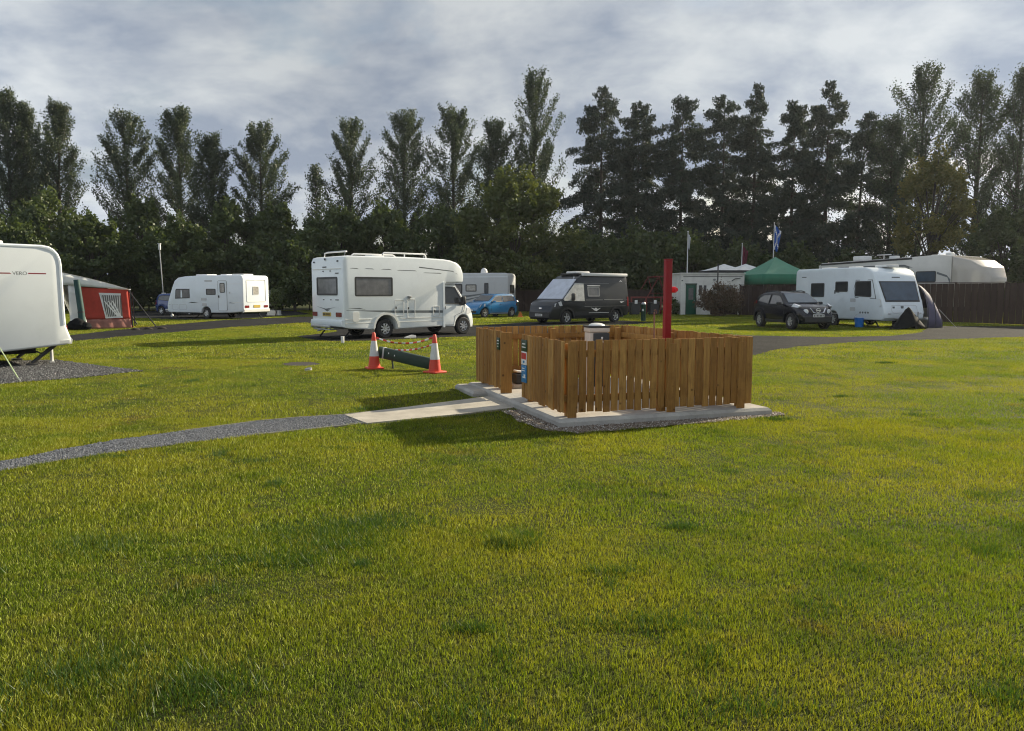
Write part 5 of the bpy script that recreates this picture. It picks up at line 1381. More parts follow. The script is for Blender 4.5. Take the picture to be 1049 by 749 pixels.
# ------------------------------------------------------------------ awning and its caravan
loc = P(78, 330, 34.0)
HWc = 1.05
def build_awning():
    base = P(92, 338, 32.6); base.z = 0
    right = P(134, 335.5, 33.6); right.z = 0
    d = (right - base); Wd = d.length; a = math.atan2(d.y, d.x)
    t = thing('awning', 'red caravan awning with a clear window and a white sloping roof', 'awning', base, a)
    z0, z1 = 1.84, 1.68      # wall height at the caravan side and at the front
    xl = -0.66                 # the left edge leans out at the top
    # end wall (faces the camera) as a cloth panel with a window
    def wall(u, v):
        top = z0 + (z1 - z0) * u
        z = 0.42 + (top - 0.42) * v
        x0 = xl * (z / top); x = x0 + (Wd - 0.06 * v - x0) * u
        return (x, 0.03 * math.sin(u * 9) * math.sin(v * 3) - 0.02, z)
    b = MB(); b.grid(wall, 24, 12); b.obj('end_wall', M['redcloth'], t, thick=0.008, sharp=70)
    b = MB()
    def skirt(u, v):
        x, y, z = wall(u, 0)
        z = 0.0 + 0.42 * v
        return (x * (z / 0.42 if u < 0.1 else 1) * 0.3 + x * 0.7 + (1 - v) * 0.04, y - (1 - v) * 0.05 + 0.02 * math.sin(u * 22), z)
    b.grid(skirt, 24, 4); b.obj('mud_skirt', M['pinkcloth'], t, thick=0.008, sharp=70)
    b = MB(); pts = [(0.42, 1.56), (1.26, 1.53), (1.30, 0.48), (0.62, 0.46)]
    b.prism(pts, -0.062, -0.052, 'y'); w = b.obj('window', M['blind'], t)
    b = MB(); b.prism([(0.40, 1.56), (1.26, 1.53), (1.25, 1.44), (0.43, 1.46)], -0.072, -0.062, 'y'); b.prism([(0.60, 0.52), (1.28, 0.54), (1.30, 0.47), (0.62, 0.45)], -0.072, -0.062, 'y')
    b.prism([(0.42, 1.5), (0.47, 1.5), (0.68, 0.48), (0.62, 0.48)], -0.072, -0.062, 'y')
    for k in range(9):
        x = 0.50 + k * 0.085
        b.prism([(x, 1.46), (x + 0.022, 1.46), (x + 0.02 + 0.12 * (1 - k / 9), 0.50), (x + 0.12 * (1 - k / 9), 0.50)], -0.072, -0.062, 'y')
    for k in range(3):
        b.prism([(0.58 + k * 0.16, 1.2), (0.62 + k * 0.16, 1.22), (1.15 + k * 0.05, 0.52), (1.08 + k * 0.05, 0.52)], -0.076, -0.072, 'y')
    b.obj('curtain', M['whitecloth'], w)
    for x in (1.62, 1.72):
        b = MB(); b.prism([(x, 1.60), (x + 0.03, 1.60), (x + 0.08, 0.1), (x + 0.03, 0.1)], -0.06, -0.04, 'y'); b.obj('seam_tape', M['black'], t)
    # front wall facing away to the right, side panels and roof
    dep = 3.2
    b = MB(); b.grid(lambda u, v: (Wd + 0.10 * (1 - v), u * dep, v * z1), 10, 6); b.obj('front_wall', M['redcloth'], t, thick=0.008)
    b = MB(); b.grid(lambda u, v: (xl * v + (1 - v) * -0.05, u * dep, v * z0), 6, 6); b.obj('inner_wall', M['whitecloth'], t, thick=0.008)
    b = MB(); b.grid(lambda u, v: (-1.0 + (Wd + 0.06 + 1.0) * u, -0.10 + v * (dep + 0.15), 2.42 - 0.74 * u ** 0.95 + 0.05 * math.sin(u * PI) + 0.015 * math.sin(v * 12)), 14, 10); b.obj('roof', M['whitecloth'], t, thick=0.012, sharp=60)
    b = MB(); b.grid(lambda u, v: (-1.0 + (Wd + 0.05 + 1.0) * u, -0.085 + 0.005 * math.sin(u * 30), (2.42 - 0.74 * u ** 0.95 + 0.05 * math.sin(u * PI)) * v + (1 - v) * (z0 + 0.03 + (z1 - z0) * u if u > 0.15 else z0 + 0.03)), 14, 3); b.obj('gable', M['whitecloth'], t, thick=0.008)
    b = MB(); b.grid(lambda u, v: (-0.75 + 0.70 * u * (1 - 0.6 * v) + 0.02, -0.05, v * 1.9), 4, 5); b.obj('side_flap', M['whitecloth'], t, thick=0.008)
    b = MB()
    for p0, p1 in (((Wd - 0.05, -0.1, 1.66), (Wd + 0.95, -0.5, 0.02)), ((Wd - 0.02, 2.9, 1.66), (Wd + 1.0, 3.4, 0.02))):
        b.tube([p0, p1], 0.026, 6)
    b.obj('guy_strap', M['black'], t)
    return base, a
aw_base, aw_a = build_awning()
AM = Matrix.Translation(aw_base) @ Matrix.Rotation(aw_a, 4, 'Z')
def aw(x, y, z=0): return AM @ Vector((x, y, z))
# green rolled sleeve leaning by the awning, with a dark bag at its foot
q = aw(-0.42, -0.45)
t = thing('rolled_mat', 'tall dark green roll standing on end by the left edge of the red awning', 'roll', (q.x, q.y, 0), 0)
b = MB(); b.tube([(0.10, 0.0, 0.0), (0.06, 0.02, 0.8), (-0.08, 0.05, 2.10)], [0.15, 0.13, 0.12], 14); b.obj('roll', M['tubegreen'], t)
b = MB(); b.tube([(0.064, 0.02, 0.72), (0.058, 0.02, 0.78)], 0.138, 14); b.obj('tie', M['black'], t)
q = aw(-0.55, -0.62)
b = MB()
for cx_, cy_, sx_, sy_, sz_, sd_ in ((0, 0, .34, .26, .26, 1), (0.30, 0.05, .24, .22, .18, 2), (-0.22, 0.02, .22, .2, .2, 3)):
    tmp = bmesh.new(); bmesh.ops.create_icosphere(tmp, subdivisions=3, radius=1); r5 = random.Random(sd_)
    for v in tmp.verts:
        c_ = v.co; k_ = 1 + .10 * math.sin(5 * c_.x + sd_) * math.cos(4 * c_.y) + .08 * math.sin(9 * c_.z + 3 * c_.x) + r5.uniform(-.02, .02)
        v.co = Vector((cx_ + c_.x * sx_ * k_, cy_ + c_.y * sy_ * k_, max(0.0, sz_ * .85 + c_.z * sz_ * k_)))
    b.merge(tmp)
def sack(u, v):
    a_ = u * 2 * PI; r = 0.42 * math.sin(min(1, v * 1.05) * PI * 0.92 + 0.25) + 0.05
    return (r * math.cos(a_) * 1.05 * (1 + 0.16 * math.sin(3 * a_ + 4 * v)), r * 0.7 * math.sin(a_), 0.50 * v * (1 + 0.25 * math.sin(2 * a_ + 1)) + 0.05 * math.sin(5 * a_) * v)
o = b.obj('bag', M['blackcloth'], sharp=50); o.location = (q.x, q.y, 0); tag(o, 'crumpled dark bag at the foot of the green roll by the awning', 'bag')
def build_awning_caravan():
    Lb = 5.6
    q = aw(-0.95, 0.35)
    t = thing('caravan', 'white caravan behind the left one with the red awning attached to it', 'caravan', (0, 0, 0), aw_a + PI / 2)
    off = Matrix.Rotation(aw_a + PI / 2, 3, 'Z') @ Vector((0, -1.1, 0))
    t.location = (q.x - off.x, q.y - off.y, 0)
    wf = caravan_shell(t, Lb, 2.5, 'upright', M['gel'], 1.1)
    end_window(t, 0, -1, -0.6, 0.6, 1.3, 1.85, 'glass')
    for s in (1, -1):
        window(t, rrect(0.6, 1.8, 1.3, 1.85, 0.05), s, wf, 'blind'); window(t, rrect(3.5, 4.7, 1.3, 1.85, 0.05), s, wf, 'blind')
    for y0, y1 in ((0.72, 0.98), (-0.98, -0.72)):
        b = MB(); end_rect(b, 0, -1, y0, y1, 0.62, 0.78, -0.01, 0.022, 0.03); b.obj('tail_light', M['tail'], t)
    rooflights(t, ((1.2, 0.6), (3.2, 0.6)), 2.5); hitch(t, Lb)
build_awning_caravan()
# pegs and little mounds along the front of the awning
for i, (px, py, lab) in enumerate(((139, 338.2, 'dark peg bag on the grass right under the awning guy strap'), (152, 337.5, 'small dark stone at the gravel edge, second from the red awning'), (166, 337, 'small dark stone at the gravel edge, farthest from the red awning'))):
    b = MB(); rg3 = random.Random(i)
    tmp = bmesh.new(); bmesh.ops.create_icosphere(tmp, subdivisions=2, radius=1)
    for v in tmp.verts:
        v.co = Vector((v.co.x * 0.2 * rg3.uniform(0.85, 1.1), v.co.y * 0.14, max(-0.02, v.co.z * 0.10 * rg3.uniform(0.8, 1.1))))
    b.merge(tmp); o = b.obj('edge_stone' if i else 'peg_bag', M['soil']); o.location = G(px, py); tag(o, lab, 'stone' if i else 'bag', 'dark stones along the gravel edge' if i else None)

# ------------------------------------------------------------------ posts and poles
def lamp_post():
    g = G(169, 321.8)
    t = thing('lamp_post', 'slender white lamp post with a small lantern, by the nose of a caravan', 'lamp post', g)
    h = P(165.5, 250, g.y).z
    b = MB(); b.tube([(0, 0, 0), (-0.1, 0, h * 0.5), (-0.18, 0, h - 0.45)], 0.035, 10); b.obj('pole', M['steel'], t)
    b = MB(); b.box((-0.18, 0, h - 0.22), (0.15, 0.15, 0.40), None, 0.03); b.box((-0.18, 0, h + 0.01), (0.20, 0.20, 0.05), None, 0.015); b.obj('lantern', M['paint_white'], t)
    b = MB(); b.box((0.02, -0.10, 1.35), (0.26, 0.16, 0.36), None, 0.02); b.obj('meter_box', M['gel_grey'], t)
lamp_post()
def bollard(px, py, h, w, label):
    g = G(px, py)
    t = thing('hookup_bollard', label, 'bollard', g, R(25), 'green hook-up bollards')
    b = MB(); b.lathe([(w, 0), (w, h - 0.12), (w * 1.04, h - 0.11), (w * 1.04, h - 0.06), (0.001, h - 0.06)], 20, 'z'); b.obj('column', M['darkgreen'], t)
    b = MB(); b.lathe([(w * 1.0, h - 0.06), (w * 0.9, h), (w * 0.5, h + 0.05), (0.001, h + 0.06)], 20, 'z'); b.obj('cap', M['steel'], t)
    b = MB(); b.box((-w * 0.75, -w * 0.72, h * 0.62), (0.10, 0.04, 0.12), Matrix.Rotation(R(-45), 3, 'Z')); b.obj('socket_plate', M['white'], t)
    return t
bl = bollard(659, 329.0, 0.98, 0.13, 'stout dark green bollard with a grey cap on the grass right of the campervan')
c = copy_tree(bl); c.location = G(529, 323.2); c['label'] = 'dark green bollard with a grey cap just right of the blue hatchback'
g = G(533, 325.0)
b = MB(); b.prism([(-0.14, 0), (0.14, 0), (0.10, 0.22), (0.0, 0.36), (-0.10, 0.22)], -0.14, 0.14, 'y'); b.box((0, 0, 0.03), (0.34, 0.34, 0.05), None, 0.01)
o = b.obj('ground_marker', M['orange']); o.location = g; tag(o, 'small orange marker on the grass between the blue hatchback and the campervan', 'marker')
# blue bucket
g = G(880, 335.4)
t = thing('bucket', 'blue plastic bucket on the grass against the side of the right-hand caravan', 'bucket', g)
b = MB(); b.lathe([(0.001, 0.0), (0.17, 0.0), (0.215, 0.40), (0.225, 0.40), (0.225, 0.43), (0.205, 0.43), (0.165, 0.03), (0.001, 0.03)], 24, 'z'); b.obj('tub', M['bucketblue'], t)
b = MB(); b.tube([(0.22, 0, 0.40)] + [(0.22 * math.cos(a_), 0.03, 0.42 + 0.20 * math.sin(a_)) for a_ in [PI * k / 10 for k in range(1, 10)]] + [(-0.22, 0, 0.40)], 0.009, 6); b.obj('handle', M['steel'], t)

# purple grey tent beyond the right-hand caravan
def build_tent():
    q = RCM @ Vector((5.2, 1.2, 0))
    t = thing('tent', 'purple and grey porch tent on the far side of the right-hand caravan', 'tent', q, RCA + PI / 2)
    t.scale = (0.85, 0.85, 0.92)
    def arch(u, v):
        a_ = PI * v; k = 1 - 0.30 * u ** 2
        return (1.3 * u + 0.35 * u * (1 - math.sin(a_)), 0, 0), a_, k
    def dome(u, v):
        a_ = PI * v
        hgt = 2.15 * (1 - 0.55 * u ** 2.2)
        return (u * 1.05 + 0.0, -math.cos(a_) * 1.25 * (1 - 0.10 * u), hgt * (math.sin(a_) ** 0.75))
    b = MB(); b.grid(dome, 14, 20); b.obj('flysheet', M['tentcloth'], t, thick=0.01, sharp=70)
    b = MB(); b.grid(lambda u, v: (1.06, -math.cos(PI * v) * 1.12 * u, 0.965 * (math.sin(PI * v) ** 0.75) * u), 6, 20); b.obj('end_panel', M['gel_grey'], t, thick=0.01)
    b = MB()
    for u0 in (0.05, 0.55, 1.0):
        pts = [Vector(dome(u0, k / 20)) * 1.006 for k in range(21)]
        b.tube([(p.x, p.y, max(0, p.z)) for p in pts], 0.02, 6)
    b.obj('pole_sleeve', M['black'], t)
    b = MB(); b.tube([(1.0, -0.9, 0.9), (1.6, -1.5, 0.02)], 0.008, 5); b.tube([(1.0, 0.9, 0.9), (1.6, 1.5, 0.02)], 0.008, 5); b.obj('guy_rope', M['paint_white'], t)
build_tent()

# ------------------------------------------------------------------ brown fences
def slat_fence(label, p0, p1, h, mat='fencebrown', gap=0.0, bw=0.15, seg=2.4):
    d = p1 - p0; Ld = d.length; a = math.atan2(d.y, d.x)
    t = thing('board_fence', label, 'fence', (p0.x, p0.y, 0), a)
    ns = max(1, round(Ld / seg)); rg4 = random.Random(int(Ld * 100))
    for i in range(ns):
        x0, x1 = Ld * i / ns, Ld * (i + 1) / ns
        b = MB(); k = max(1, int((x1 - x0 - 0.1) / (bw + gap)))
        for j in range(k):
            x = x0 + 0.05 + (j + 0.5) * (x1 - x0 - 0.1) / k
            b.box((x, (j % 2) * 0.018 - 0.009, h / 2 + rg4.uniform(-0.006, 0.006)), (bw * 1.02 if not gap else bw, 0.018, h - 0.06))
        b.obj('board_panel', M[mat], t)
    for i in range(ns + 1):
        b = MB(); b.box((Ld * i / ns, 0.06, h / 2 + 0.02), (0.09, 0.09, h + 0.04), None, 0.008); b.obj('post', M[mat], t)
    b = MB(); b.box((Ld / 2, 0.0, h + 0.015), (Ld, 0.08, 0.03)); b.obj('top_rail', M[mat], t)
    return t
f0 = G(757, 322.8); f1 = G(1049, 333.2); dd = (f1 - f0).normalized()
slat_fence('tall dark brown board fence running from the green gazebo past the right-hand caravan', f0, f1 + dd * 14, 2.06)
slat_fence('lower dark brown board fence beside the green door of the white hut', G(712.5, 322.4), f0 + Vector((-0.15, 0.1, 0)), 1.45)
slat_fence('dark brown garden fence far behind the blue hatchback and the campervan', P(500, 318, 62), P(668, 318, 58), 1.75)

# ------------------------------------------------------------------ white hut
def build_hut():
    p0 = G(697, 322.6); a = R(4)
    t = thing('hut', 'flat roofed white hut with a green door behind the brown bush', 'building', p0, a)
    Wh, Dh, Hh = 4.5, 3.4, 2.85
    dx0, dx1, dz = 0.34, 1.10, 2.12
    b = MB()
    o = [(0, 0.0), (dx0, 0.0), (dx0, dz), (dx1, dz), (dx1, 0.0), (Wh, 0.0), (Wh, Hh), (0, Hh)]
    b.prism(o, 0.0, 0.16, 'y'); b.prism([(0, 0), (Wh, 0), (Wh, Hh), (0, Hh)], Dh - 0.16, Dh, 'y')
    b.prism([(0.162, 0), (Dh - 0.162, 0), (Dh - 0.162, Hh), (0.162, Hh)], 0.0, 0.16, 'x'); b.prism([(0.162, 0), (Dh - 0.162, 0), (Dh - 0.162, Hh), (0.162, Hh)], Wh - 0.16, Wh, 'x')
    b.obj('wall', M['hutwall'], t)
    b = MB(); b.box((Wh / 2, Dh / 2, Hh - 0.06), (Wh - 0.33, Dh - 0.33, 0.1)); r = b.obj('roof', M['hutroof'], t)
    b = MB(); b.box((Wh / 2, -0.02, Hh + 0.03), (Wh + 0.12, 0.2, 0.07), None, 0.01); b.box((Wh / 2, Dh + 0.0, Hh + 0.03), (Wh + 0.12, 0.2, 0.07), None, 0.01); b.box((0.0, Dh / 2, Hh + 0.028), (0.2, Dh - 0.25, 0.07), None, 0.01); b.box((Wh, Dh / 2, Hh + 0.028), (0.2, Dh - 0.25, 0.07), None, 0.01)
    b.obj('parapet', M['hutwall'], r)
    b = MB(); b.box((Wh / 2, -0.02, 2.66), (Wh - 0.3, 0.03, 0.03)); b.obj('gutter', M['cladding'], t)
    b = MB(); b.box(((dx0 + dx1) / 2, 0.06, dz / 2), (dx1 - dx0 - 0.10, 0.05, dz - 0.04), None, 0.006); d = b.obj('door', M['doorgreen'], t)
    b = MB(); b.box(((dx0 + dx1) / 2, 0.028, 1.45), (0.34, 0.02, 0.8)); b.obj('door_window', M['blind'], d)
    b = MB(); b.box((dx1 - 0.13, 0.02, 1.0), (0.05, 0.06, 0.12), None, 0.01); b.obj('handle', M['steel'], d)
    b = MB()
    for x in (dx0 + 0.022, dx1 - 0.022): b.box((x, 0.03, dz / 2), (0.044, 0.12, dz))
    b.box(((dx0 + dx1) / 2, 0.028, dz + 0.03), (dx1 - dx0 + 0.08, 0.13, 0.06)); b.obj('door_frame', M['darkgreen'], t)
    for x0, x1 in ((1.28, 1.48), (1.62, 1.80), (2.9, 3.7)):
        b = MB(); pr = rrect(x0, x1, 1.40, 2.05, 0.01, 1); q = inset(pr, 0.03)
        f = lambda l, y: [(x, y, z) for x, z in l]
        w = b.ring(f(pr, 0.01), f(pr, -0.02), f(q, 0.01), f(q, -0.02)).obj('window', M['black'], t)
        MB().prism(q, -0.006, 0.01, 'y').obj('pane', M['glass'], w)
    b = MB(); b.box((2.35, -0.06, 2.45), (0.16, 0.12, 0.12), None, 0.03); b.obj('wall_lamp', M['grey'], t)
    b = MB(); b.box((0.08, -0.02, 2.38), (0.10, 0.03, 0.06)); b.tube([(3.6, -0.03, 2.35), (3.8, -0.05, 2.5), (4.2, -0.03, 2.55)], 0.03, 6); b.obj('cable', M['black'], t)
build_hut()

# ------------------------------------------------------------------ gazebos
def gazebo(label, cpx, Y, half, eave, peak, valance, roofm, valm, group=None, ypk=0):
    c = P(cpx, HOR, Y)
    t = thing('gazebo', label, 'gazebo', (c.x, c.y, 0), R(12), group)
    def roof(u, v):
        # four sided concave pyramid
        k = u * 4; i = int(k) % 4; f = k - int(k)
        cs = [(-1, -1), (1, -1), (1, 1), (-1, 1)]
        a_, b_ = cs[i], cs[(i + 1) % 4]
        x = a_[0] + (b_[0] - a_[0]) * f; y = a_[1] + (b_[1] - a_[1]) * f
        r = 1 - v
        sag = -0.06 * math.sin(f * PI) * math.sin(v * PI)
        return (x * half * r, y * half * r, eave + (peak - eave) * v ** 1.35 + sag)
    b = MB(); b.grid(roof, 32, 10); bmesh.ops.remove_doubles(b.bm, verts=b.bm.verts, dist=0.001); b.obj('roof', M[roofm], t, sharp=14, thick=0.006)
    b = MB()
    for i in range(4):
        cs = [(-1, -1), (1, -1), (1, 1), (-1, 1)]
        a_, b_ = cs[i], cs[(i + 1) % 4]
        b.grid(lambda u, v: ((a_[0] + (b_[0] - a_[0]) * u) * half * 1.004, (a_[1] + (b_[1] - a_[1]) * u) * half * 1.004, eave - valance * (1 - v) + 0.012 * math.sin(u * 25) * (1 - v)), 16, 2)
    bmesh.ops.remove_doubles(b.bm, verts=b.bm.verts, dist=0.0005); b.obj('valance', M[valm], t, thick=0.006)
    for sx_ in (-1, 1):
        for sy_ in (-1, 1):
            b = MB(); b.tube([(sx_ * half * 0.97, sy_ * half * 0.97, 0), (sx_ * half * 0.97, sy_ * half * 0.97, eave)], 0.03, 6); b.obj('leg', M['steel'], t)
    b = MB(); b.tube([(0, 0, eave - 0.3), (0, 0, peak - 0.02)], 0.025, 6)
    for sx_, sy_ in ((-1, -1), (1, 1), (1, -1), (-1, 1)):
        b.tube([(sx_ * half * 0.95, sy_ * half * 0.95, eave - 0.03), (0, 0, eave - 0.25)], 0.018, 5)
    b.obj('frame', M['steel'], t)
    return t
gazebo('green gazebo with a peaked pale green roof behind the brown fence', 793, 54.0, 2.05, 2.78, 4.05, 0.68, 'greenroof', 'greencloth')
wg = gazebo('left of the two white gazebo roofs behind the hut, nearer the thin dark pole', 741, 62.0, 1.5, 3.30, 3.85, 0.22, 'whitecloth', 'cladding', 'white gazebo roofs behind the hut')
c = copy_tree(wg); q = P(763, HOR, 62.5); c.location = (q.x, q.y, 0.02); c['label'] = 'white gazebo roof behind the hut, right beside the green gazebo'

# ------------------------------------------------------------------ flagpoles
def flagpole(label, px, ytop, Y, flagfn=None, r=0.04):
    q = P(px, HOR, Y); h = P(px, ytop, Y).z
    t = thing('flagpole', label, 'flagpole', (q.x, q.y, 0))
    b = MB(); b.tube([(0, 0, 0), (0, 0, h)], [r * 1.2, r * 0.7], 8); b.lathe([(0.001, h + 0.10), (0.05, h + 0.06), (0.05, h + 0.03), (0.001, h)], 10, 'z'); b.obj('pole', M['paint_white'], t)
    if flagfn: flagfn(t, h)
    return t
def limp(t, h, wid, drop, mats, colour):
    b = MB(); nu, nv = 12, 14
    def fn(u, v):
        x = 0.05 + wid * u * (0.55 + 0.45 * (1 - v) ** 0.7); z = h - 0.10 - v * drop * (1 - 0.12 * u) - u * 0.45 * drop * 0.6
        return (x, 0.10 * math.sin(u * 11 + v * 3) * (0.4 + u), z)
    V = [[b.bm.verts.new(fn(i / nu, j / nv)) for j in range(nv + 1)] for i in range(nu + 1)]
    for i in range(nu):
        for j in range(nv):
            b.mi = colour((i + .5) / nu, (j + .5) / nv); b.face((V[i][j], V[i + 1][j], V[i + 1][j + 1], V[i][j + 1]))
    b.obj('flag', mats, t, thick=0.008, sharp=80)
flagpole('white flagpole with a limp pale flag above the left end of the hut', 703.5, 238, 55.0, lambda t, h: limp(t, h, 0.12, 1.0, [M['flagwhite']], lambda u, v: 0))
flagpole('white flagpole with a limp dark red flag behind the white gazebos', 759, 250, 64.0, lambda t, h: limp(t, h, 0.42, 1.9, [M['flagred']], lambda u, v: 0))
flagpole('flagpole with a limp blue and white flag above the green gazebo', 791, 229, 60.0, lambda t, h: limp(t, h, 0.46, 1.9, [M['flagblue'], M['flagwhite']], lambda u, v: 1 if abs(u - v) < 0.10 or abs(u - (1 - v)) < 0.10 else 0))
q = P(735, HOR, 51.0)
t = thing('dark_pole', 'thin dark pole standing behind the brown bush in front of the hut', 'pole', (q.x, q.y, 0))
b = MB(); b.tube([(0, 0, 0), (0, 0, P(735, 271, 51).z)], 0.045, 8); b.obj('pole', M['black'], t)
b = MB(); b.box((0, 0, P(735, 271, 51).z), (0.12, 0.12, 0.10), None, 0.02); b.obj('cap', M['black'], t)

# ------------------------------------------------------------------ playground swing and rail
def build_swing():
    Y = 57.0
    q = P(668, HOR, Y)
    t = thing('swing_frame', 'red playground swing frame seen between the campervan and the red post', 'swing', (q.x, q.y, 0), R(8))
    apex, base = 2.72, 1.15
    xs = X_at(675, Y) - q.x; xl, xr = X_at(656, Y) - q.x - 0.2, X_at(684, Y) - q.x + 0.3
    for yy in (0.0, 2.6):
        b = MB(); b.tube([(xl, yy, 0), (xs, yy, apex)], 0.035, 8); b.tube([(xr, yy, 0), (xs, yy, apex)], 0.035, 8); b.tube([(xl * 0.45 + xs * 0.55, yy, apex * 0.55), (xr * 0.45 + xs * 0.55, yy, apex * 0.55)], 0.022, 8)
        b.obj('side_frame', M['playred'], t)
    b = MB(); b.tube([(xs, -0.1, apex), (xs, 2.7, apex)], 0.055, 8); b.tube([(xs - 0.4, 0, apex + 0.02), (xs + 1.0, 0, apex + 0.02)], 0.04, 8); b.obj('top_bar', M['playred'], t)
    for yy in (0.8, 1.8):
        b = MB(); b.tube([(xs - 0.2, yy, apex), (xs - 0.2, yy, 0.55)], 0.012, 5); b.tube([(xs + 0.2, yy, apex), (xs + 0.2, yy, 0.55)], 0.012, 5); b.box((xs, yy, 0.53), (0.48, 0.2, 0.05), None, 0.01); b.obj('swing_seat', M['black'], t)
build_swing()
Y = 54.5
p0, p1 = P(646, HOR, Y), P(693, HOR, Y + 0.6)
d = p1 - p0; Ld = Vector((d.x, d.y)).length
t = thing('play_rail', 'low red rail fence in front of the playground swing', 'rail fence', (p0.x, p0.y, 0), math.atan2(d.y, d.x))
b = MB(); b.box((Ld / 2, 0, 1.20), (Ld, 0.06, 0.12), None, 0.01); b.obj('top_rail', M['playred'], t)
b = MB(); b.box((Ld / 2, 0, 0.82), (Ld, 0.05, 0.08), None, 0.01); b.obj('mid_rail', M['playred'], t)
for k in range(4):
    b = MB(); b.box((Ld * (0.02 + 0.32 * k), 0, 0.63), (0.10, 0.10, 1.26), None, 0.01); b.obj('post', M['playred'], t)
def wheelie(label, px, Y):
    q = P(px, HOR, Y)
    t = thing('black_bin', label, 'bin', (q.x, q.y, 0), R(5), 'black bins by the playground')
    b = MB(); b.prism([(-0.26, 0.05), (0.26, 0.05), (0.32, 0.80), (-0.32, 0.80)], -0.3, 0.3, 'y'); b.obj('tub', M['black'], t)
    b = MB(); b.box((0, 0.0, 0.84), (0.70, 0.68, 0.07), None, 0.03); b.obj('lid', M['cladding'], t)
    b = MB(); b.box((0.0, -0.36, 0.90), (0.20, 0.03, 0.26), None, 0.02); b.obj('label_plate', M['white'], t)
    for x in (-0.22, 0.22):
        b = MB(); b.lathe([(0.001, -0.03), (0.09, -0.03), (0.09, 0.03), (0.001, 0.03)], 12, 'y', (x, 0.3, 0.09)); b.obj('wheel', M['rubber'], t)
    return t
w1 = wheelie('black bin with a white plate, close behind the tail of the campervan', 650.5, 53.0)
c = copy_tree(w1); q = P(670, HOR, 53.2); c.location = (q.x, q.y, 0); c['label'] = 'black bin with a white plate, between the green bollard and the red post'
# pale box steps near the far caravan, red object at the right edge
g = G(281, 323.4)
b = MB(); b.box((0, 0, 0.17), (0.8, 0.5, 0.34), None, 0.02); b.box((-0.2, 0, 0.36), (0.3, 0.44, 0.05), None, 0.01); b.box((0, 0, 0.05), (0.9, 0.6, 0.05), None, 0.01)
o = b.obj('caravan_step', M['gel_grey']); o.location = g; tag(o, 'pale box step on the grass just right of the sunlit caravan wall', 'step')
g = G(1049, 333)
b = MB(); b.prism([(-0.35, 0), (0.6, 0), (0.6, 0.72), (0.2, 0.72), (-0.1, 0.45)], -0.3, 0.3, 'y'); b.box((0.1, 0, 0.03), (1.1, 0.66, 0.05), None, 0.01)
o = b.obj('red_cover', M['redcloth']); o.location = g + Vector((0.1, -0.8, 0)); tag(o, 'small red covered object at the right edge of the photo, against the brown fence', 'cover')
# ------------------------------------------------------------------ trees
def tubes_np(paths, seg=6):
    V, F = [], []
    off = 0
    for pts, rad in paths:
        pts = np.asarray(pts, float); n = len(pts)
        for i in range(n):
            d = pts[min(i + 1, n - 1)] - pts[max(i - 1, 0)]
            d = d / (np.linalg.norm(d) + 1e-9)
            up = np.array([0, 0, 1.0]) if abs(d[2]) < 0.9 else np.array([1.0, 0, 0])
            a = np.cross(d, up); a /= np.linalg.norm(a); b_ = np.cross(d, a)
            for k in range(seg):
                t = 2 * PI * k / seg
                V.append(pts[i] + (a * math.cos(t) + b_ * math.sin(t)) * rad[i])
        for i in range(n - 1):
            for k in range(seg):
                F.append((off + i * seg + k, off + i * seg + (k + 1) % seg, off + (i + 1) * seg + (k + 1) % seg, off + (i + 1) * seg + k))
        off += n * seg
    return np.array(V), np.array(F)

def leaf_cards(c, size, rg, aspect=0.6, up=None, flat=0.0):
    "small bent leaf sprays: one kite-shaped face for every centre"
    n = len(c)
    a = rg.normal(size=(n, 3))
    if up is not None:
        a = a * 0.55 + np.asarray(up)
    a /= np.linalg.norm(a, axis=1)[:, None]
    b_ = np.cross(a, rg.normal(size=(n, 3)))
    b_ /= np.linalg.norm(b_, axis=1)[:, None]
    s = size * rg.uniform(0.6, 1.4, n)[:, None]
    a = a * s; b_ = b_ * s * aspect
    Q = np.stack([c - a * 0.5, c + b_ * 0.5 + a * 0.05, c + a * 0.5, c - b_ * 0.5 + a * 0.05], 1)
    return Q.reshape(-1, 3)

def make_tree(name, label, cat, x, y, paths, leaves, leafm, group=None, barkm='bark', aspect=0.6, rz=0):
    t = thing(name, label, cat, (x, y, 0), rz, group)
    V, F = tubes_np(paths)
    mesh_obj('trunk', V, F, M[barkm], t)
    quads_obj('crown', leaves, M[leafm], t)
    return t

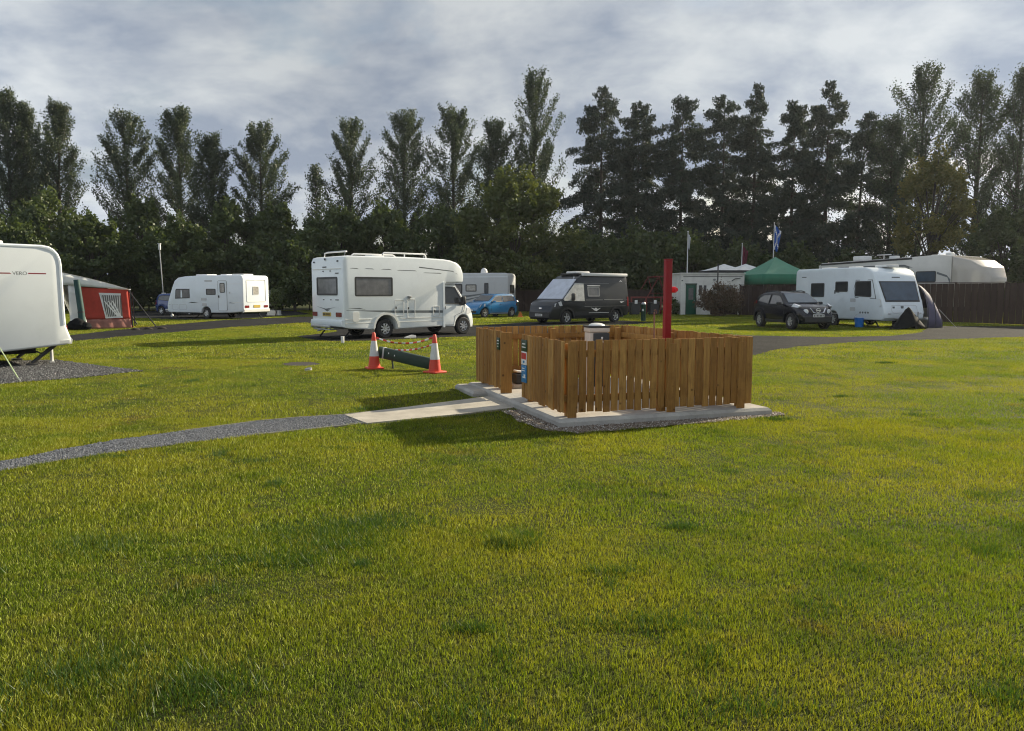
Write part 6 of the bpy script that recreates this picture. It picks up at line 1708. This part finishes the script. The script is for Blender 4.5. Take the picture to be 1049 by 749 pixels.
def poplar(label, px, ytop, half_px, Y, seed, nleaf=11000, low=0.16, shape=None, leafm='poplar', group='tall poplars along the back'):
    rg = np.random.default_rng(seed)
    q = P(px, ytop, Y); H = q.z; Rm = 1.18 * half_px / FPX * Y
    shape = shape or [(0.0, .5), (0.2, .6), (0.4, .92), (0.6, 1.0), (0.75, .95), (0.87, .78), (0.95, .50), (1.0, .2)]
    nl = int(82 + rg.integers(0, 16))
    lean = rg.normal(0, 0.012, 2)
    paths = [([(lean[0] * H * f ** 2 + rg.normal(0, .03), lean[1] * H * f ** 2, H * f * 0.97) for f in np.linspace(0, 1, 9)], [max(.03, .30 * (1 - f) ** .8 * H / 20) for f in np.linspace(0, 1, 9)])]
    L_ = []
    per = nleaf // (nl + 6)
    for i in range(nl):
        f0 = low + (0.90 - low) * (i + rg.uniform(0, 1)) / nl
        az = i * 2.399 + rg.normal(0, .5)
        ln = H * rg.uniform(0.10, 0.22) * (1.15 - 0.5 * f0)
        z1 = min(H * rg.uniform(0.965, 1.0), f0 * H + ln)
        r1 = Rm * lerp_pts(shape, z1 / H) * rg.uniform(0.5, 1.12)
        p0 = np.array([lean[0] * H * f0 ** 2, lean[1] * H * f0 ** 2, f0 * H])
        dirv = np.array([math.cos(az), math.sin(az), 0])
        p1 = p0 + dirv * r1 * 0.62 + np.array([0, 0, (z1 - p0[2]) * 0.36])
        p2 = p0 + dirv * r1; p2[2] = z1
        paths.append(([p0, p1, p2], [.075 * (1.2 - f0), .045 * (1.2 - f0), .012]))
        n = int(per * rg.uniform(0.3, 1.6))
        s = rg.uniform(0.18, 1.03, n) ** 0.8
        c = ((1 - s) ** 2)[:, None] * p0 + (2 * s * (1 - s))[:, None] * p1 + (s ** 2)[:, None] * p2
        # side twigs: short upright sprays hanging off the limb
        k = rg.integers(0, 7, n)
        ta = rg.uniform(0, 6.28, 7); tl = rg.uniform(0.10, 0.75, 7) * (0.45 + 0.4 * r1 / max(Rm, .1))
        u = rg.uniform(0, 1, n)
        tw = np.stack([np.cos(ta[k]) * tl[k] * u, np.sin(ta[k]) * tl[k] * u, u * tl[k] * 1.3], 1)
        c = c + tw + rg.normal(0, 0.15, (n, 3))
        L_.append(c)
    n = per * 4
    s = rg.uniform(0.55, 1.0, n)
    c = np.stack([lean[0] * H * s ** 2 + rg.normal(0, .22, n), lean[1] * H * s ** 2 + rg.normal(0, .22, n), H * s], 1)
    L_.append(c)
    lv = leaf_cards(np.concatenate(L_), 0.185 * Y / 80, rg, 0.6, (0, 0, 0.6))
    return make_tree('poplar_tree', label, 'tree', q.x, q.y, paths, lv, leafm, group, rz=0)

def conifer(label, px, ytop, half_px, Y, seed, nleaf=47000, low=0.06, shape=None, droop=0.35, group='dark conifers along the back', sparse=0.0, lean=0.0):
    rg = np.random.default_rng(seed)
    q = P(px, ytop, Y); H = q.z; Rm = 1.25 * half_px / FPX * Y
    shape = shape or [(0.0, .9), (0.3, 1.0), (0.55, .9), (0.75, .68), (0.9, .36), (1.0, .05)]
    tx = lambda f: lean * H * f ** 3
    paths = [([(tx(f) + rg.normal(0, .02), 0, H * f) for f in np.linspace(0, .94, 9)], [max(.02, .27 * (1 - f) ** .9 * H / 20) for f in np.linspace(0, 1, 9)])]
    L_ = []; W_ = []
    lev = int(H * 3.0); items = []
    for i in range(lev):
        f0 = low + (0.985 - low) * ((i + rg.uniform(-.3, .3)) / lev)
        f0 = min(max(f0, low), .985)
        for k in range(rg.integers(2, 5)):
            if rg.uniform() < sparse: continue
            az = rg.uniform(0, 6.283)
            ln = Rm * lerp_pts(shape, f0) * rg.choice([rg.uniform(.4, .8), rg.uniform(.7, 1.12)])
            items.append((f0, az, ln))
    tot = sum(max(.25, it[2]) for it in items)
    for f0, az, ln in items:
        d = np.array([math.cos(az), math.sin(az), 0]); p0 = np.array([tx(f0), 0, f0 * H])
        rise = rg.uniform(-.1, .25) if f0 < .8 else rg.uniform(.1, .6)
        p1 = p0 + d * ln * .5 + np.array([0, 0, ln * rise * .5]); p2 = p0 + d * ln + np.array([0, 0, ln * (rise * .6 - droop * (1.1 - f0))])
        paths.append(([p0, p1, p2], [.05 * (1.15 - f0) + .01, .03 * (1.1 - f0) + .008, .006]))
        n = int(nleaf * max(.25, ln) / tot * rg.uniform(.6, 1.4))
        s = rg.uniform(.12, 1.02, n) ** .75
        c = ((1 - s) ** 2)[:, None] * p0 + (2 * s * (1 - s))[:, None] * p1 + (s ** 2)[:, None] * p2
        side = np.array([-d[1], d[0], 0]); u = rg.normal(0, 1, n)
        wdt = .25 * ln * (1.05 - s) + .10
        c = c + side[None] * (u * wdt)[:, None] * .55 + np.stack([np.zeros(n), np.zeros(n), -np.abs(rg.normal(0, .38, n)) * (0.5 + droop)], 1) + rg.normal(0, .09, (n, 3))
        L_.append(c)
    lv = leaf_cards(np.concatenate(L_), 0.255 * Y / 75, rg, 0.44, (0, 0, -0.55))
    return make_tree('conifer_tree', label, 'tree', q.x, q.y, paths, lv, 'needles', group)

def broadleaf(label, px, ytop, half_px, Y, seed, leafm='bushleaf', nleaf=10000, skirt=0.06, size=0.34, name='broadleaf_tree', group='bushy trees under the tall ones', open_=0.0, cat='tree', depth=0.8):
    rg = np.random.default_rng(seed)
    q = P(px, ytop, Y); H = q.z; Rm = half_px / FPX * Y
    nc = int(70 * (1 - open_ * .4))
    C_ = []
    while len(C_) < nc:
        v = rg.normal(size=3); v /= np.linalg.norm(v); v *= rg.uniform(.35, 1.0) ** .5
        z = skirt * H + (v[2] * .5 + .5) * (H * (1 - skirt)) * .97
        f = z / H
        w = (1 - max(0, f - .45) ** 2 * 1.9) * (0.80 + .2 * min(1, f / .25))
        C_.append((v[0] * Rm * w, v[1] * Rm * w * depth, z))
    C_ = np.array(C_)
    paths = [([(rg.normal(0, .05), 0, H * f) for f in np.linspace(0, .62, 6)], [max(.04, .26 * (1 - f) * H / 12) for f in np.linspace(0, .9, 6)])]
    for c in C_[::2]:
        b0 = np.array([0, 0, min(H * .55, max(.4, c[2] * .5))])
        mid = b0 * .45 + c * .55 + np.array([0, 0, .05 * H])
        paths.append(([b0, mid, c], [.07 * H / 12, .04 * H / 12, .012]))
    per = nleaf // nc; L_ = []
    for c in C_:
        n = int(per * rg.uniform(.5, 1.5)); sg = Rm * rg.uniform(.11, .20)
        v = rg.normal(size=(n, 3)); v /= np.linalg.norm(v, axis=1)[:, None]
        L_.append(c + v * (sg * 1.35 * rg.uniform(.2, 1.15, n) ** .6)[:, None] * np.array([1, 1, .82]))
        # a few shoots that break the outline
        for k in range(4):
            d = (c - np.array([0, 0, H * .4])); d = d / np.linalg.norm(d) + rg.normal(0, .45, 3) + np.array([0, 0, .35]); d /= np.linalg.norm(d)
            m = n // 14
            L_.append(c + d * (rg.uniform(.6, 2.1, m) * sg)[:, None] + rg.normal(0, .07, (m, 3)))
    pts = np.concatenate(L_); pts[:, 2] = np.clip(pts[:, 2], .05, None)
    lv = leaf_cards(pts, size * .72 * Y / 60, rg, .7)
    return make_tree(name, label, cat, q.x, q.y, paths, lv, leafm, group)

SPR = [(0.0, .4), (.2, .6), (.35, .95), (.5, 1.0), (.65, .85), (.8, .65), (.93, .42), (1, .2)]
for i, (px, yt, hp, Y, lab, sh) in enumerate([
    (3, 89, 17, 82, 'tall narrow poplar at the far left end of the tree line', None),
    (27, 104, 14, 83, 'slim poplar second from the left end of the tree line', None),
    (53, 103, 27, 82, 'poplar with ragged side boughs spreading to the right, third from the left end', SPR),
    (128, 113, 27, 82, 'broad poplar with open sky on both sides, left of the lamp post', None),
    (181, 110, 27, 82, 'poplar right above the nose of the caravan with a door', None),
    (213, 138, 21, 80, 'lower poplar touching the right side of a taller one above the caravan with a door', None),
    (265, 127, 28, 82, 'poplar standing above the sunlit rear wall of the caravan with a door', None),
    (325, 168, 11, 84, 'small wispy pale tree at the left of the poplar over the large motorhome', None),
    (358, 120, 27, 82, 'pointed poplar over the rear half of the large motorhome', None),
    (412, 112, 27, 82, 'poplar with a flat jagged top over the middle of the large motorhome', None),
    (463, 108, 27, 82, 'poplar over the cab of the large motorhome', None),
    (509, 121, 24, 81, 'shorter poplar joined to the left shoulder of the tallest one', None),
    (546, 72, 33, 82, 'tallest poplar of all, behind the wide yellow green tree', SPR),
]):
    poplar(lab, px, yt, hp, Y, 100 + i, nleaf=7000 if hp < 12 else 31000, low=.10, shape=sh)

CY2 = [(0, .75), (.3, .9), (.55, 1.0), (.75, .92), (.87, .62), (.95, .30), (1, .05)]
for i, (px, yt, hp, Y, lab, sh, lean, sp) in enumerate([
    (617, 84, 40, 80, 'conifer with layered drooping boughs above the tail of the campervan', None, 0, 0.05),
    (655, 101, 30, 79, 'round topped conifer left of the red post', CY2, 0, 0.1),
    (700, 93, 31, 78, 'narrow conifer above the left end of the white hut', CY2, 0, 0.12),
    (743, 92, 33, 77, 'dense topped conifer above the brown bush', CY2, 0, 0.05),
    (776, 81, 27, 76, 'slender pointed conifer above the white gazebo roofs', None, 0, 0.12),
    (815, 98, 27, 74, 'conifer above the peak of the green gazebo', CY2, 0, 0.1),
    (851, 79, 33, 72, 'tall conifer with a feathery top above the black car', None, 0, 0.1),
    (884, 110, 36, 69, 'sparse conifer with a bent tip above the right-hand caravan', None, 0.03, 0.3),
]):
    conifer(lab, px, yt, hp, Y, 200 + i, shape=sh, lean=lean, sparse=sp)
BR = [(0, .5), (.25, .7), (.45, .95), (.65, 1.0), (.82, .85), (.93, .55), (1, .15)]
for i, (px, yt, hp, Y, lab) in enumerate([
    (917, 118, 26, 67, 'lower dark tree filling the gap left of the broad tall one above the trailer'),
    (950, 67, 36, 66, 'broad tall tree above the middle of the trailer, behind the yellow leaved one'),
    (1006, 75, 32, 63, 'airy tall tree above the nose of the trailer'),
    (1050, 72, 28, 61, 'tall tree cut by the right edge of the photo'),
]):
    poplar(lab, px, yt, hp, Y, 300 + i, nleaf=32000, low=.12, shape=BR, leafm='poplar', group='tall trees at the right end')
# the row goes on beyond the right edge and shades the pitches there
for i, (X, Y, H) in enumerate(((46.5, 62.5, 18.5), (55, 53, 18))):
    rg_ = Vector((X, Y, 0)); px = CX + X / Y * FPX
    poplar('tall tree of the row standing outside the right edge of the photo', px, HOR - (H - EYE) / Y * FPX, 4.0 / Y * FPX, Y, 330 + i, nleaf=11000, low=.10, shape=BR, group='trees outside the right edge')

for i, (px, yt, hp, Y, lab, lm) in enumerate([
    (-22, 212, 48, 60, 'dark bushy tree at the left edge under the poplars', 'bushleaf'),
    (45, 199, 46, 66, 'round green tree below the third poplar from the left', 'bushleaf'),
    (92, 214, 40, 62, 'bushy green tree above the red awning', 'bushleaf'),
    (18, 236, 42, 55, 'low rounded bush tree above the left caravan', 'bushleaf'),
    (140, 203, 34, 70, 'dark bushy tree just left of the lamp post', 'bushleaf'),
    (182, 224, 40, 63, 'dark bushy tree behind the nose of the caravan with a door', 'bushleaf'),
    (232, 207, 40, 68, 'dark bushy tree above the caravan door', 'bushleaf'),
    (284, 206, 34, 69, 'dark bushy tree between two poplars left of the large motorhome', 'bushleaf'),
    (300, 243, 30, 60, 'lighter green bush tree at the rear corner of the large motorhome', 'bushleaf'),
    (346, 212, 42, 68, 'dark round tree above the rear of the large motorhome', 'bushleaf'),
    (396, 212, 40, 69, 'dark bushy tree above the middle of the large motorhome', 'bushleaf'),
    (452, 214, 42, 68, 'dark bushy tree above the cab of the large motorhome', 'bushleaf'),
    (528, 178, 58, 63, 'wide yellow green tree behind the blue hatchback', 'yellowleaf2'),
    (597, 238, 44, 70, 'dark low tree above the campervan roof', 'bushleaf'),
    (650, 236, 44, 69, 'dark low tree behind the playground swing', 'bushleaf'),
    (704, 238, 40, 69, 'dark low tree behind the white hut', 'bushleaf'),
    (757, 252, 42, 70, 'dark low tree behind the white gazebo roofs', 'bushleaf'),
    (815, 258, 40, 69, 'dark low tree behind the green gazebo', 'bushleaf'),
    (870, 262, 34, 67, 'dark low tree behind the roof of the right-hand caravan', 'bushleaf'),
    (1032, 212, 46, 58, 'dark bushy tree at the right edge beyond the trailer nose', 'bushleaf'),
    (1085, 205, 40, 55, 'dark bushy tree just past the right edge of the photo', 'bushleaf'),
]):
    if lm == 'yellowleaf2':
        M['yellowleaf2'] = leafmat('olive_leaves', (0.072, 0.098, 0.018), (0.130, 0.150, 0.030), 0.40, 0.7, 0.4, (0.050, 0.076, 0.016))
    broadleaf(lab, px, yt, hp, Y, 400 + i, lm, nleaf=30000 if hp > 55 else 17000, group='bushy trees under the tall ones' if lm == 'bushleaf' else None)
broadleaf('yellow leaved open tree rising right behind the trailer', 958, 150, 41, 56, 470, 'yellowleaf', nleaf=11000, skirt=.28, group=None, open_=.5, size=.30)
broadleaf('brown twiggy rounded bush in front of the white hut', 738, 291.5, 24, 50.2, 471, 'brownleaf', nleaf=7000, skirt=.02, size=.16, name='brown_bush', group=None, cat='bush')
broadleaf('small green bush just left of the white hut wall', 689, 306, 8, 53.5, 472, 'bushleaf', nleaf=1800, skirt=.02, size=.2, name='small_bush', group=None, cat='bush')
broadleaf('small dark bush in front of the pale caravan beyond the sunlit wall', 281.5, 295, 6.5, 51, 473, 'bushleaf', nleaf=1600, skirt=.25, size=.18, name='small_bush', group=None, cat='bush')

# low hedges that close the foot of the tree line
def hedge(label, px0, px1, Y0, Y1, h, seed, n=9000):
    rg = np.random.default_rng(seed)
    a, b_ = P(px0, HOR, Y0), P(px1, HOR, Y1)
    t = thing('hedge', label, 'hedge', (a.x, a.y, 0), 0)
    u = rg.uniform(0, 1, n); Lh = b_.x - a.x
    hh = h * (0.78 + 0.22 * np.sin(u * 23 + seed) * np.sin(u * 9.1 + 2)) 
    z = hh * rg.uniform(0.02, 1.0, n) ** .7
    c = np.stack([u * Lh + rg.normal(0, .12, n), u * (b_.y - a.y) + rg.normal(0, .55, n), z], 1)
    quads_obj('foliage', leaf_cards(c, .30, rg, .7), M['bushleaf'], t)
    paths = []
    for k in range(int(Lh / 2.2)):
        x = (k + .5) / int(Lh / 2.2)
        paths.append(([(x * Lh, x * (b_.y - a.y), 0), (x * Lh + rg.normal(0, .2), x * (b_.y - a.y), h * .7)], [.06, .02]))
    V, F = tubes_np(paths); mesh_obj('stems', V, F, M['bark'], t)
hedge('dark hedge along the back behind the left-hand caravans', -60, 330, 64, 66, 7.0, 1, 48000)
hedge('dark hedge along the back behind the large motorhome and the campervan', 330, 690, 69, 68, 7.0, 2, 48000)
hedge('dark hedge along the back on the right beyond the brown fence', 690, 1100, 68, 60, 3.8, 3, 30000)

# ------------------------------------------------------------------ grass
def inside(px_, py_, poly):
    poly = np.asarray(poly); n = len(poly)
    r = np.zeros(len(px_), bool); j = n - 1
    for i in range(n):
        xi, yi = poly[i]; xj, yj = poly[j]
        c = ((yi > py_) != (yj > py_)) & (px_ < (xj - xi) * (py_ - yi) / (yj - yi + 1e-12) + xi)
        r ^= c; j = i
    return r

def vnoise(x, y, s, seed):
    rg = np.random.default_rng(seed); T = rg.uniform(0, 1, (64, 64))
    x = x * s + 100.3; y = y * s + 57.7
    ix, iy = np.floor(x).astype(int), np.floor(y).astype(int)
    fx, fy = x - ix, y - iy
    fx = fx * fx * (3 - 2 * fx); fy = fy * fy * (3 - 2 * fy)
    g = lambda a, b_: T[a % 64, b_ % 64]
    return (g(ix, iy) * (1 - fx) + g(ix + 1, iy) * fx) * (1 - fy) + (g(ix, iy + 1) * (1 - fx) + g(ix + 1, iy + 1) * fx) * fy

NOGRASS = [road_poly, van_pitch, pad_far, pad_near, path_poly, soil_poly, px_poly([(353, 426.5), (420, 418), (480, 410), (515, 405), (536, 414.5), (525, 419.2), (480, 424.8), (430, 429.8), (376, 435.2)]), slab_poly, border_poly]
def scatter(y0, y1, dens, margin, rg, extra=None):
    W = lambda y: y * 0.70 + margin
    n = int(dens * (y1 - y0) * 2 * W((y0 + y1) / 2))
    y = np.sqrt(rg.uniform((y0 + margin / .7) ** 2, (y1 + margin / .7) ** 2, n)) - margin / .7
    x = rg.uniform(-1, 1, n) * W(y)
    keep = np.ones(n, bool)
    jx, jy = x + rg.normal(0, .022, n), y + rg.normal(0, .022, n)
    for p in NOGRASS:
        keep &= ~inside(jx, jy, p)
    return x[keep], y[keep]

def blades(name, y0, y1, dens, margin, h, w, seed, bend=True):
    rg = np.random.default_rng(seed)
    x, y = scatter(y0, y1, dens, margin, rg)
    n = len(x)
    # mown stripes, tufts and thin spots
    t = vnoise(x, y, 0.9, 3) * .5 + vnoise(x, y, 3.1, 4) * .5
    hh = h * (0.55 + 0.9 * t) * rg.uniform(.55, 1.35, n)
    tuft = np.exp(-(((x - G(523, 557).x) / .13) ** 2 + ((y - G(523, 557).y) / .10) ** 2))
    hh *= 1 + 1.6 * tuft
    thin = vnoise(x, y, 1.3, 9) * .6 + vnoise(x, y, 6.0, 10) * .4
    hh *= np.where(thin < .33, .55, 1.0)
    az = rg.uniform(0, 2 * PI, n); la = rg.uniform(0, 2 * PI, n); le = rg.uniform(.0, .75, n) * hh
    ww = w * rg.uniform(.6, 1.4, n)
    dx, dy = np.cos(az) * ww / 2, np.sin(az) * ww / 2
    lx, ly = np.cos(la) * le, np.sin(la) * le
    z = np.zeros(n)
    bl = np.stack([x - dx, y - dy, z - .004], 1); br = np.stack([x + dx, y + dy, z - .004], 1)
    tip = np.stack([x + lx, y + ly, hh], 1)
    if not bend:
        V = np.stack([bl, br, tip], 1).reshape(-1, 3)
        o = quads_obj(name, V, M['blades'], None, 3)
    else:
        ml = np.stack([x - dx * .75 + lx * .32, y - dy * .75 + ly * .32, hh * .58], 1); mr = np.stack([x + dx * .75 + lx * .32, y + dy * .75 + ly * .32, hh * .58], 1)
        V = np.stack([bl, br, mr, tip, ml], 1).reshape(-1, 3)
        o = quads_obj(name, V, M['blades'], None, 5)
    tag(o, 'short mown lawn grass', 'grass', kind='stuff')
    return n
ng = blades('grass', 0.9, 5.0, 14500, 2.6, .024, .0025, 1)
ng += blades('grass', 5.0, 9.5, 6800, 2.6, .025, .0038, 2)
ng += blades('grass', 9.5, 18, 3000, 2.2, .026, .0070, 3, False)
ng += blades('grass', 18, 34, 800, 3.0, .033, .014, 4, False)
ng += blades('grass', 34, 66, 260, 4.0, .038, .028, 5, False)
print('blades', ng)
# lusher, darker tufts where the mower missed
M['lush'] = leafmat('lush_tuft_blades', (0.030, 0.075, 0.010), (0.065, 0.130, 0.016), 0.40)
def tufts(spots, seed):
    rg = np.random.default_rng(seed); out = []
    for px_, py_, rx, ry, n, h in spots:
        g = G(px_, py_)
        x = g.x + rg.normal(0, rx, n); y = g.y + rg.normal(0, ry, n)
        k = np.ones(n, bool)
        for p in NOGRASS: k &= ~inside(x, y, p)
        x, y = x[k], y[k]; n = len(x)
        hh = h * rg.uniform(.5, 1.3, n); a = rg.uniform(0, 6.28, n); la = rg.uniform(0, 6.28, n); le = rg.uniform(0, .9, n) * hh; w = .0040 * rg.uniform(.7, 1.4, n) * max(1, g.y / 6)
        z = np.zeros(n)
        out.append(np.stack([np.stack([x - np.cos(a) * w / 2, y - np.sin(a) * w / 2, z], 1), np.stack([x + np.cos(a) * w / 2, y + np.sin(a) * w / 2, z], 1), np.stack([x + np.cos(la) * le, y + np.sin(la) * le, hh], 1)], 1).reshape(-1, 3))
    tag(quads_obj('grass', np.concatenate(out), M['lush'], None, 3), 'lush dark grass tufts in the lawn', 'grass', kind='stuff')
rgt = random.Random(5)
sp_ = [(518, 556, .07, .05, 500, .06), (536, 553, .06, .05, 420, .06), (527, 561, .10, .04, 350, .05), (340, 548, .30, .16, 2600, .045), (300, 572, .25, .12, 1500, .04), (385, 536, .22, .12, 1400, .045), (100, 560, .20, .14, 1200, .045), (90, 690, .14, .12, 1200, .05), (205, 705, .14, .10, 1100, .05)]
for i in range(70):
    sp_.append((rgt.uniform(-60, 1110), 300 + 150 * rgt.uniform(.45, 2.9), rgt.uniform(.03, .16), rgt.uniform(.03, .10), rgt.randint(60, 420), rgt.uniform(.03, .055)))
tufts(sp_, 8)

# loose stones on the gravel
def stones(name, poly, n, size, mat, seed, z=.006):
    rg = np.random.default_rng(seed); poly = np.asarray(poly)
    lo, hi = poly.min(0), poly.max(0)
    lo = np.maximum(lo, [-14, 2]); hi = np.minimum(hi, [8, 26])
    x = rg.uniform(lo[0], hi[0], n); y = rg.uniform(lo[1], hi[1], n)
    k = inside(x, y, poly)
    if name == 'gravel' and poly is not None:
        pass
    x, y = x[k], y[k]
    for p in ([slab_poly] if poly.shape[0] else []):
        q = ~inside(x, y, p); x, y = x[q], y[q]
    n = len(x); s = size * rg.uniform(.5, 1.4, n)
    base = np.array([(1, 0, 0), (0, 1, 0), (-1, 0, 0), (0, -1, 0), (0, 0, .8), (0, 0, -.4)], float)
    V = base[None] * s[:, None, None] * rg.uniform(.6, 1.3, (n, 6, 1))
    a = rg.uniform(0, 6.28, n); ca, sa = np.cos(a), np.sin(a)
    X = V[:, :, 0] * ca[:, None] - V[:, :, 1] * sa[:, None] + x[:, None]; Yy = V[:, :, 0] * sa[:, None] + V[:, :, 1] * ca[:, None] + y[:, None]
    Z = V[:, :, 2] + z + .003
    V = np.stack([X, Yy, Z], 2).reshape(-1, 3)
    f = np.array([(0, 1, 4), (1, 2, 4), (2, 3, 4), (3, 0, 4), (1, 0, 5), (2, 1, 5), (3, 2, 5), (0, 3, 5)])
    F = (np.arange(n)[:, None, None] * 6 + f[None]).reshape(-1, 3)
    o = mesh_obj(name, V, F, M[mat]); tag(o, 'loose gravel stones', 'gravel', kind='stuff')
M['stone_path'] = stone_material('path_stones', (0.06, 0.066, 0.078), (0.135, 0.145, 0.165), (0.20, 0.21, 0.23))
M['stone_pea'] = stone_material('pea_stones', (0.12, 0.09, 0.065), (0.27, 0.22, 0.17), (0.42, 0.39, 0.35))
M['stone_road'] = stone_material('road_stones', (0.03, 0.03, 0.032), (0.10, 0.10, 0.10), (0.18, 0.18, 0.18))
stones('gravel', path_poly, 110000, .010, 'stone_path', 1)
stones('gravel', border_poly, 26000, .013, 'stone_pea', 2, .010)
stones('gravel', pad_near, 60000, .022, 'stone_road', 3)

# ------------------------------------------------------------------ the hazy air
b = MB(); b.box((0, 200, 15), (1000, 620, 32))
hz, hnt, hout = nmat('haze')
pv = hnt.nodes.new('ShaderNodeVolumePrincipled'); pv.inputs['Color'].default_value = (0.86, 0.92, 1.0, 1)
pv.inputs['Density'].default_value = 0.00018; pv.inputs['Anisotropy'].default_value = 0.45
L(hnt, pv.outputs[0], hout.inputs['Volume'])
tag(b.obj('haze', hz), kind='stuff')

# ------------------------------------------------------------------ sky, sun, camera
world = bpy.data.worlds.new('World'); SC.world = world
world.use_nodes = True
nt = world.node_tree; nt.nodes.clear()
out = nt.nodes.new('ShaderNodeOutputWorld'); bg = nt.nodes.new('ShaderNodeBackground')
sky = nt.nodes.new('ShaderNodeTexSky'); sky.sky_type = 'NISHITA'; sky.sun_disc = False
sky.sun_elevation = SUN_EL; sky.sun_rotation = SUN_AZ; sky.air_density = 1.2; sky.dust_density = 2.0
tc = nt.nodes.new('ShaderNodeTexCoord').outputs['Generated']
sep = nt.nodes.new('ShaderNodeSeparateXYZ'); L(nt, tc, sep.inputs[0])
def mth(op, a, b_=None):
    n = nt.nodes.new('ShaderNodeMath'); n.operation = op
    for i, v in enumerate((a, b_)):
        if v is None: continue
        if isinstance(v, bpy.types.NodeSocket): L(nt, v, n.inputs[i])
        else: n.inputs[i].default_value = v
    return n.outputs[0]
den = mth('ADD', mth('MAXIMUM', sep.outputs[2], 0.0), 0.34)
cmb = nt.nodes.new('ShaderNodeCombineXYZ')
L(nt, mth('DIVIDE', sep.outputs[0], den), cmb.inputs[0]); L(nt, mth('DIVIDE', sep.outputs[1], den), cmb.inputs[1])
warp = nt.nodes.new('ShaderNodeTexNoise'); warp.inputs['Scale'].default_value = 0.8; warp.inputs['Detail'].default_value = 3
L(nt, cmb.outputs[0], warp.inputs['Vector'])
wv = nt.nodes.new('ShaderNodeVectorMath'); wv.operation = 'MULTIPLY_ADD'
L(nt, warp.outputs['Color'], wv.inputs[0]); wv.inputs[1].default_value = (.5, .5, 0); L(nt, cmb.outputs[0], wv.inputs[2])
def cn(scale, det, off, rough=.58):
    mp = nt.nodes.new('ShaderNodeMapping'); mp.inputs['Location'].default_value = off; L(nt, wv.outputs[0], mp.inputs['Vector'])
    return noise(nt, mp.outputs[0], scale, det, rough)
thick = cn(2.5, 8, (3.1, 7.7, 0), .56); cover = cn(1.2, 6, (11.2, 4.3, 0), .6)
sun_v = Vector((math.sin(SUN_AZ) * math.cos(SUN_EL), math.cos(SUN_AZ) * math.cos(SUN_EL), math.sin(SUN_EL)))
dt = nt.nodes.new('ShaderNodeVectorMath'); dt.operation = 'DOT_PRODUCT'; L(nt, tc, dt.inputs[0]); dt.inputs[1].default_value = sun_v
near_sun = mth('POWER', mth('MAXIMUM', dt.outputs['Value'], 0.0), 3.0)
k = mth('ADD', ramp(nt, thick, .40, .60, 0, 1), 0)
cloud = mixc(nt, k, (0.180, 0.210, 0.260), (0.350, 0.370, 0.385))
low = mth('POWER', mth('SUBTRACT', 1.0, mth('MAXIMUM', sep.outputs[2], 0.0)), 5.0)
# mostly unseen sky away from the sun, raised to add fill on shaded sides
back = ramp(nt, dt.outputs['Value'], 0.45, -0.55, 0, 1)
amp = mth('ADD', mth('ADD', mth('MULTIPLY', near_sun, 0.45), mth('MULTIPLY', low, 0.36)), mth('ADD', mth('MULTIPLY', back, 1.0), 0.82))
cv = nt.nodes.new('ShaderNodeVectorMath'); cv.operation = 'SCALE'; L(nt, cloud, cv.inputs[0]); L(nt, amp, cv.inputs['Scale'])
sk = nt.nodes.new('ShaderNodeVectorMath'); sk.operation = 'SCALE'; L(nt, sky.outputs[0], sk.inputs[0]); sk.inputs['Scale'].default_value = 0.06
msk = ramp(nt, cover, .38, .50, 0.15, 1.0)
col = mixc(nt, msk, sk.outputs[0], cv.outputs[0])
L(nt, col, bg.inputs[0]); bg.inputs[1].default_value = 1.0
L(nt, bg.outputs[0], out.inputs[0])

sun = bpy.data.lights.new('sun', 'SUN'); sun.energy = 5.0; sun.angle = R(0.6); sun.color = (1.0, 0.88, 0.66)
so = bpy.data.objects.new('sun', sun); C.objects.link(so)
so.rotation_euler = (-sun_v).to_track_quat('-Z', 'Y').to_euler(); so.location = (30, 20, 40)

cam = bpy.data.cameras.new('camera'); co = bpy.data.objects.new('camera', cam); C.objects.link(co)
co.location = (0, 0, EYE); co.rotation_euler = (PI / 2 - PITCH, 0, 0)
cam.sensor_width = 36; cam.sensor_fit = 'HORIZONTAL'; cam.lens = 36 * FPX / 1049
cam.clip_start = 0.05; cam.clip_end = 3000
SC.camera = co
SC.view_settings.view_transform = 'Standard'; SC.view_settings.look = 'None'
SC.view_settings.exposure = 0.80; SC.view_settings.gamma = 1; SC.view_settings.use_curve_mapping = False
SC.render.engine = 'CYCLES'
cy = SC.cycles
cy.use_denoising = True; cy.filter_width = 1.1
cy.max_bounces = 7; cy.diffuse_bounces = 3; cy.glossy_bounces = 3; cy.transmission_bounces = 4; cy.transparent_max_bounces = 6
cy.caustics_reflective = False; cy.caustics_refractive = False
cy.sample_clamp_indirect = 4
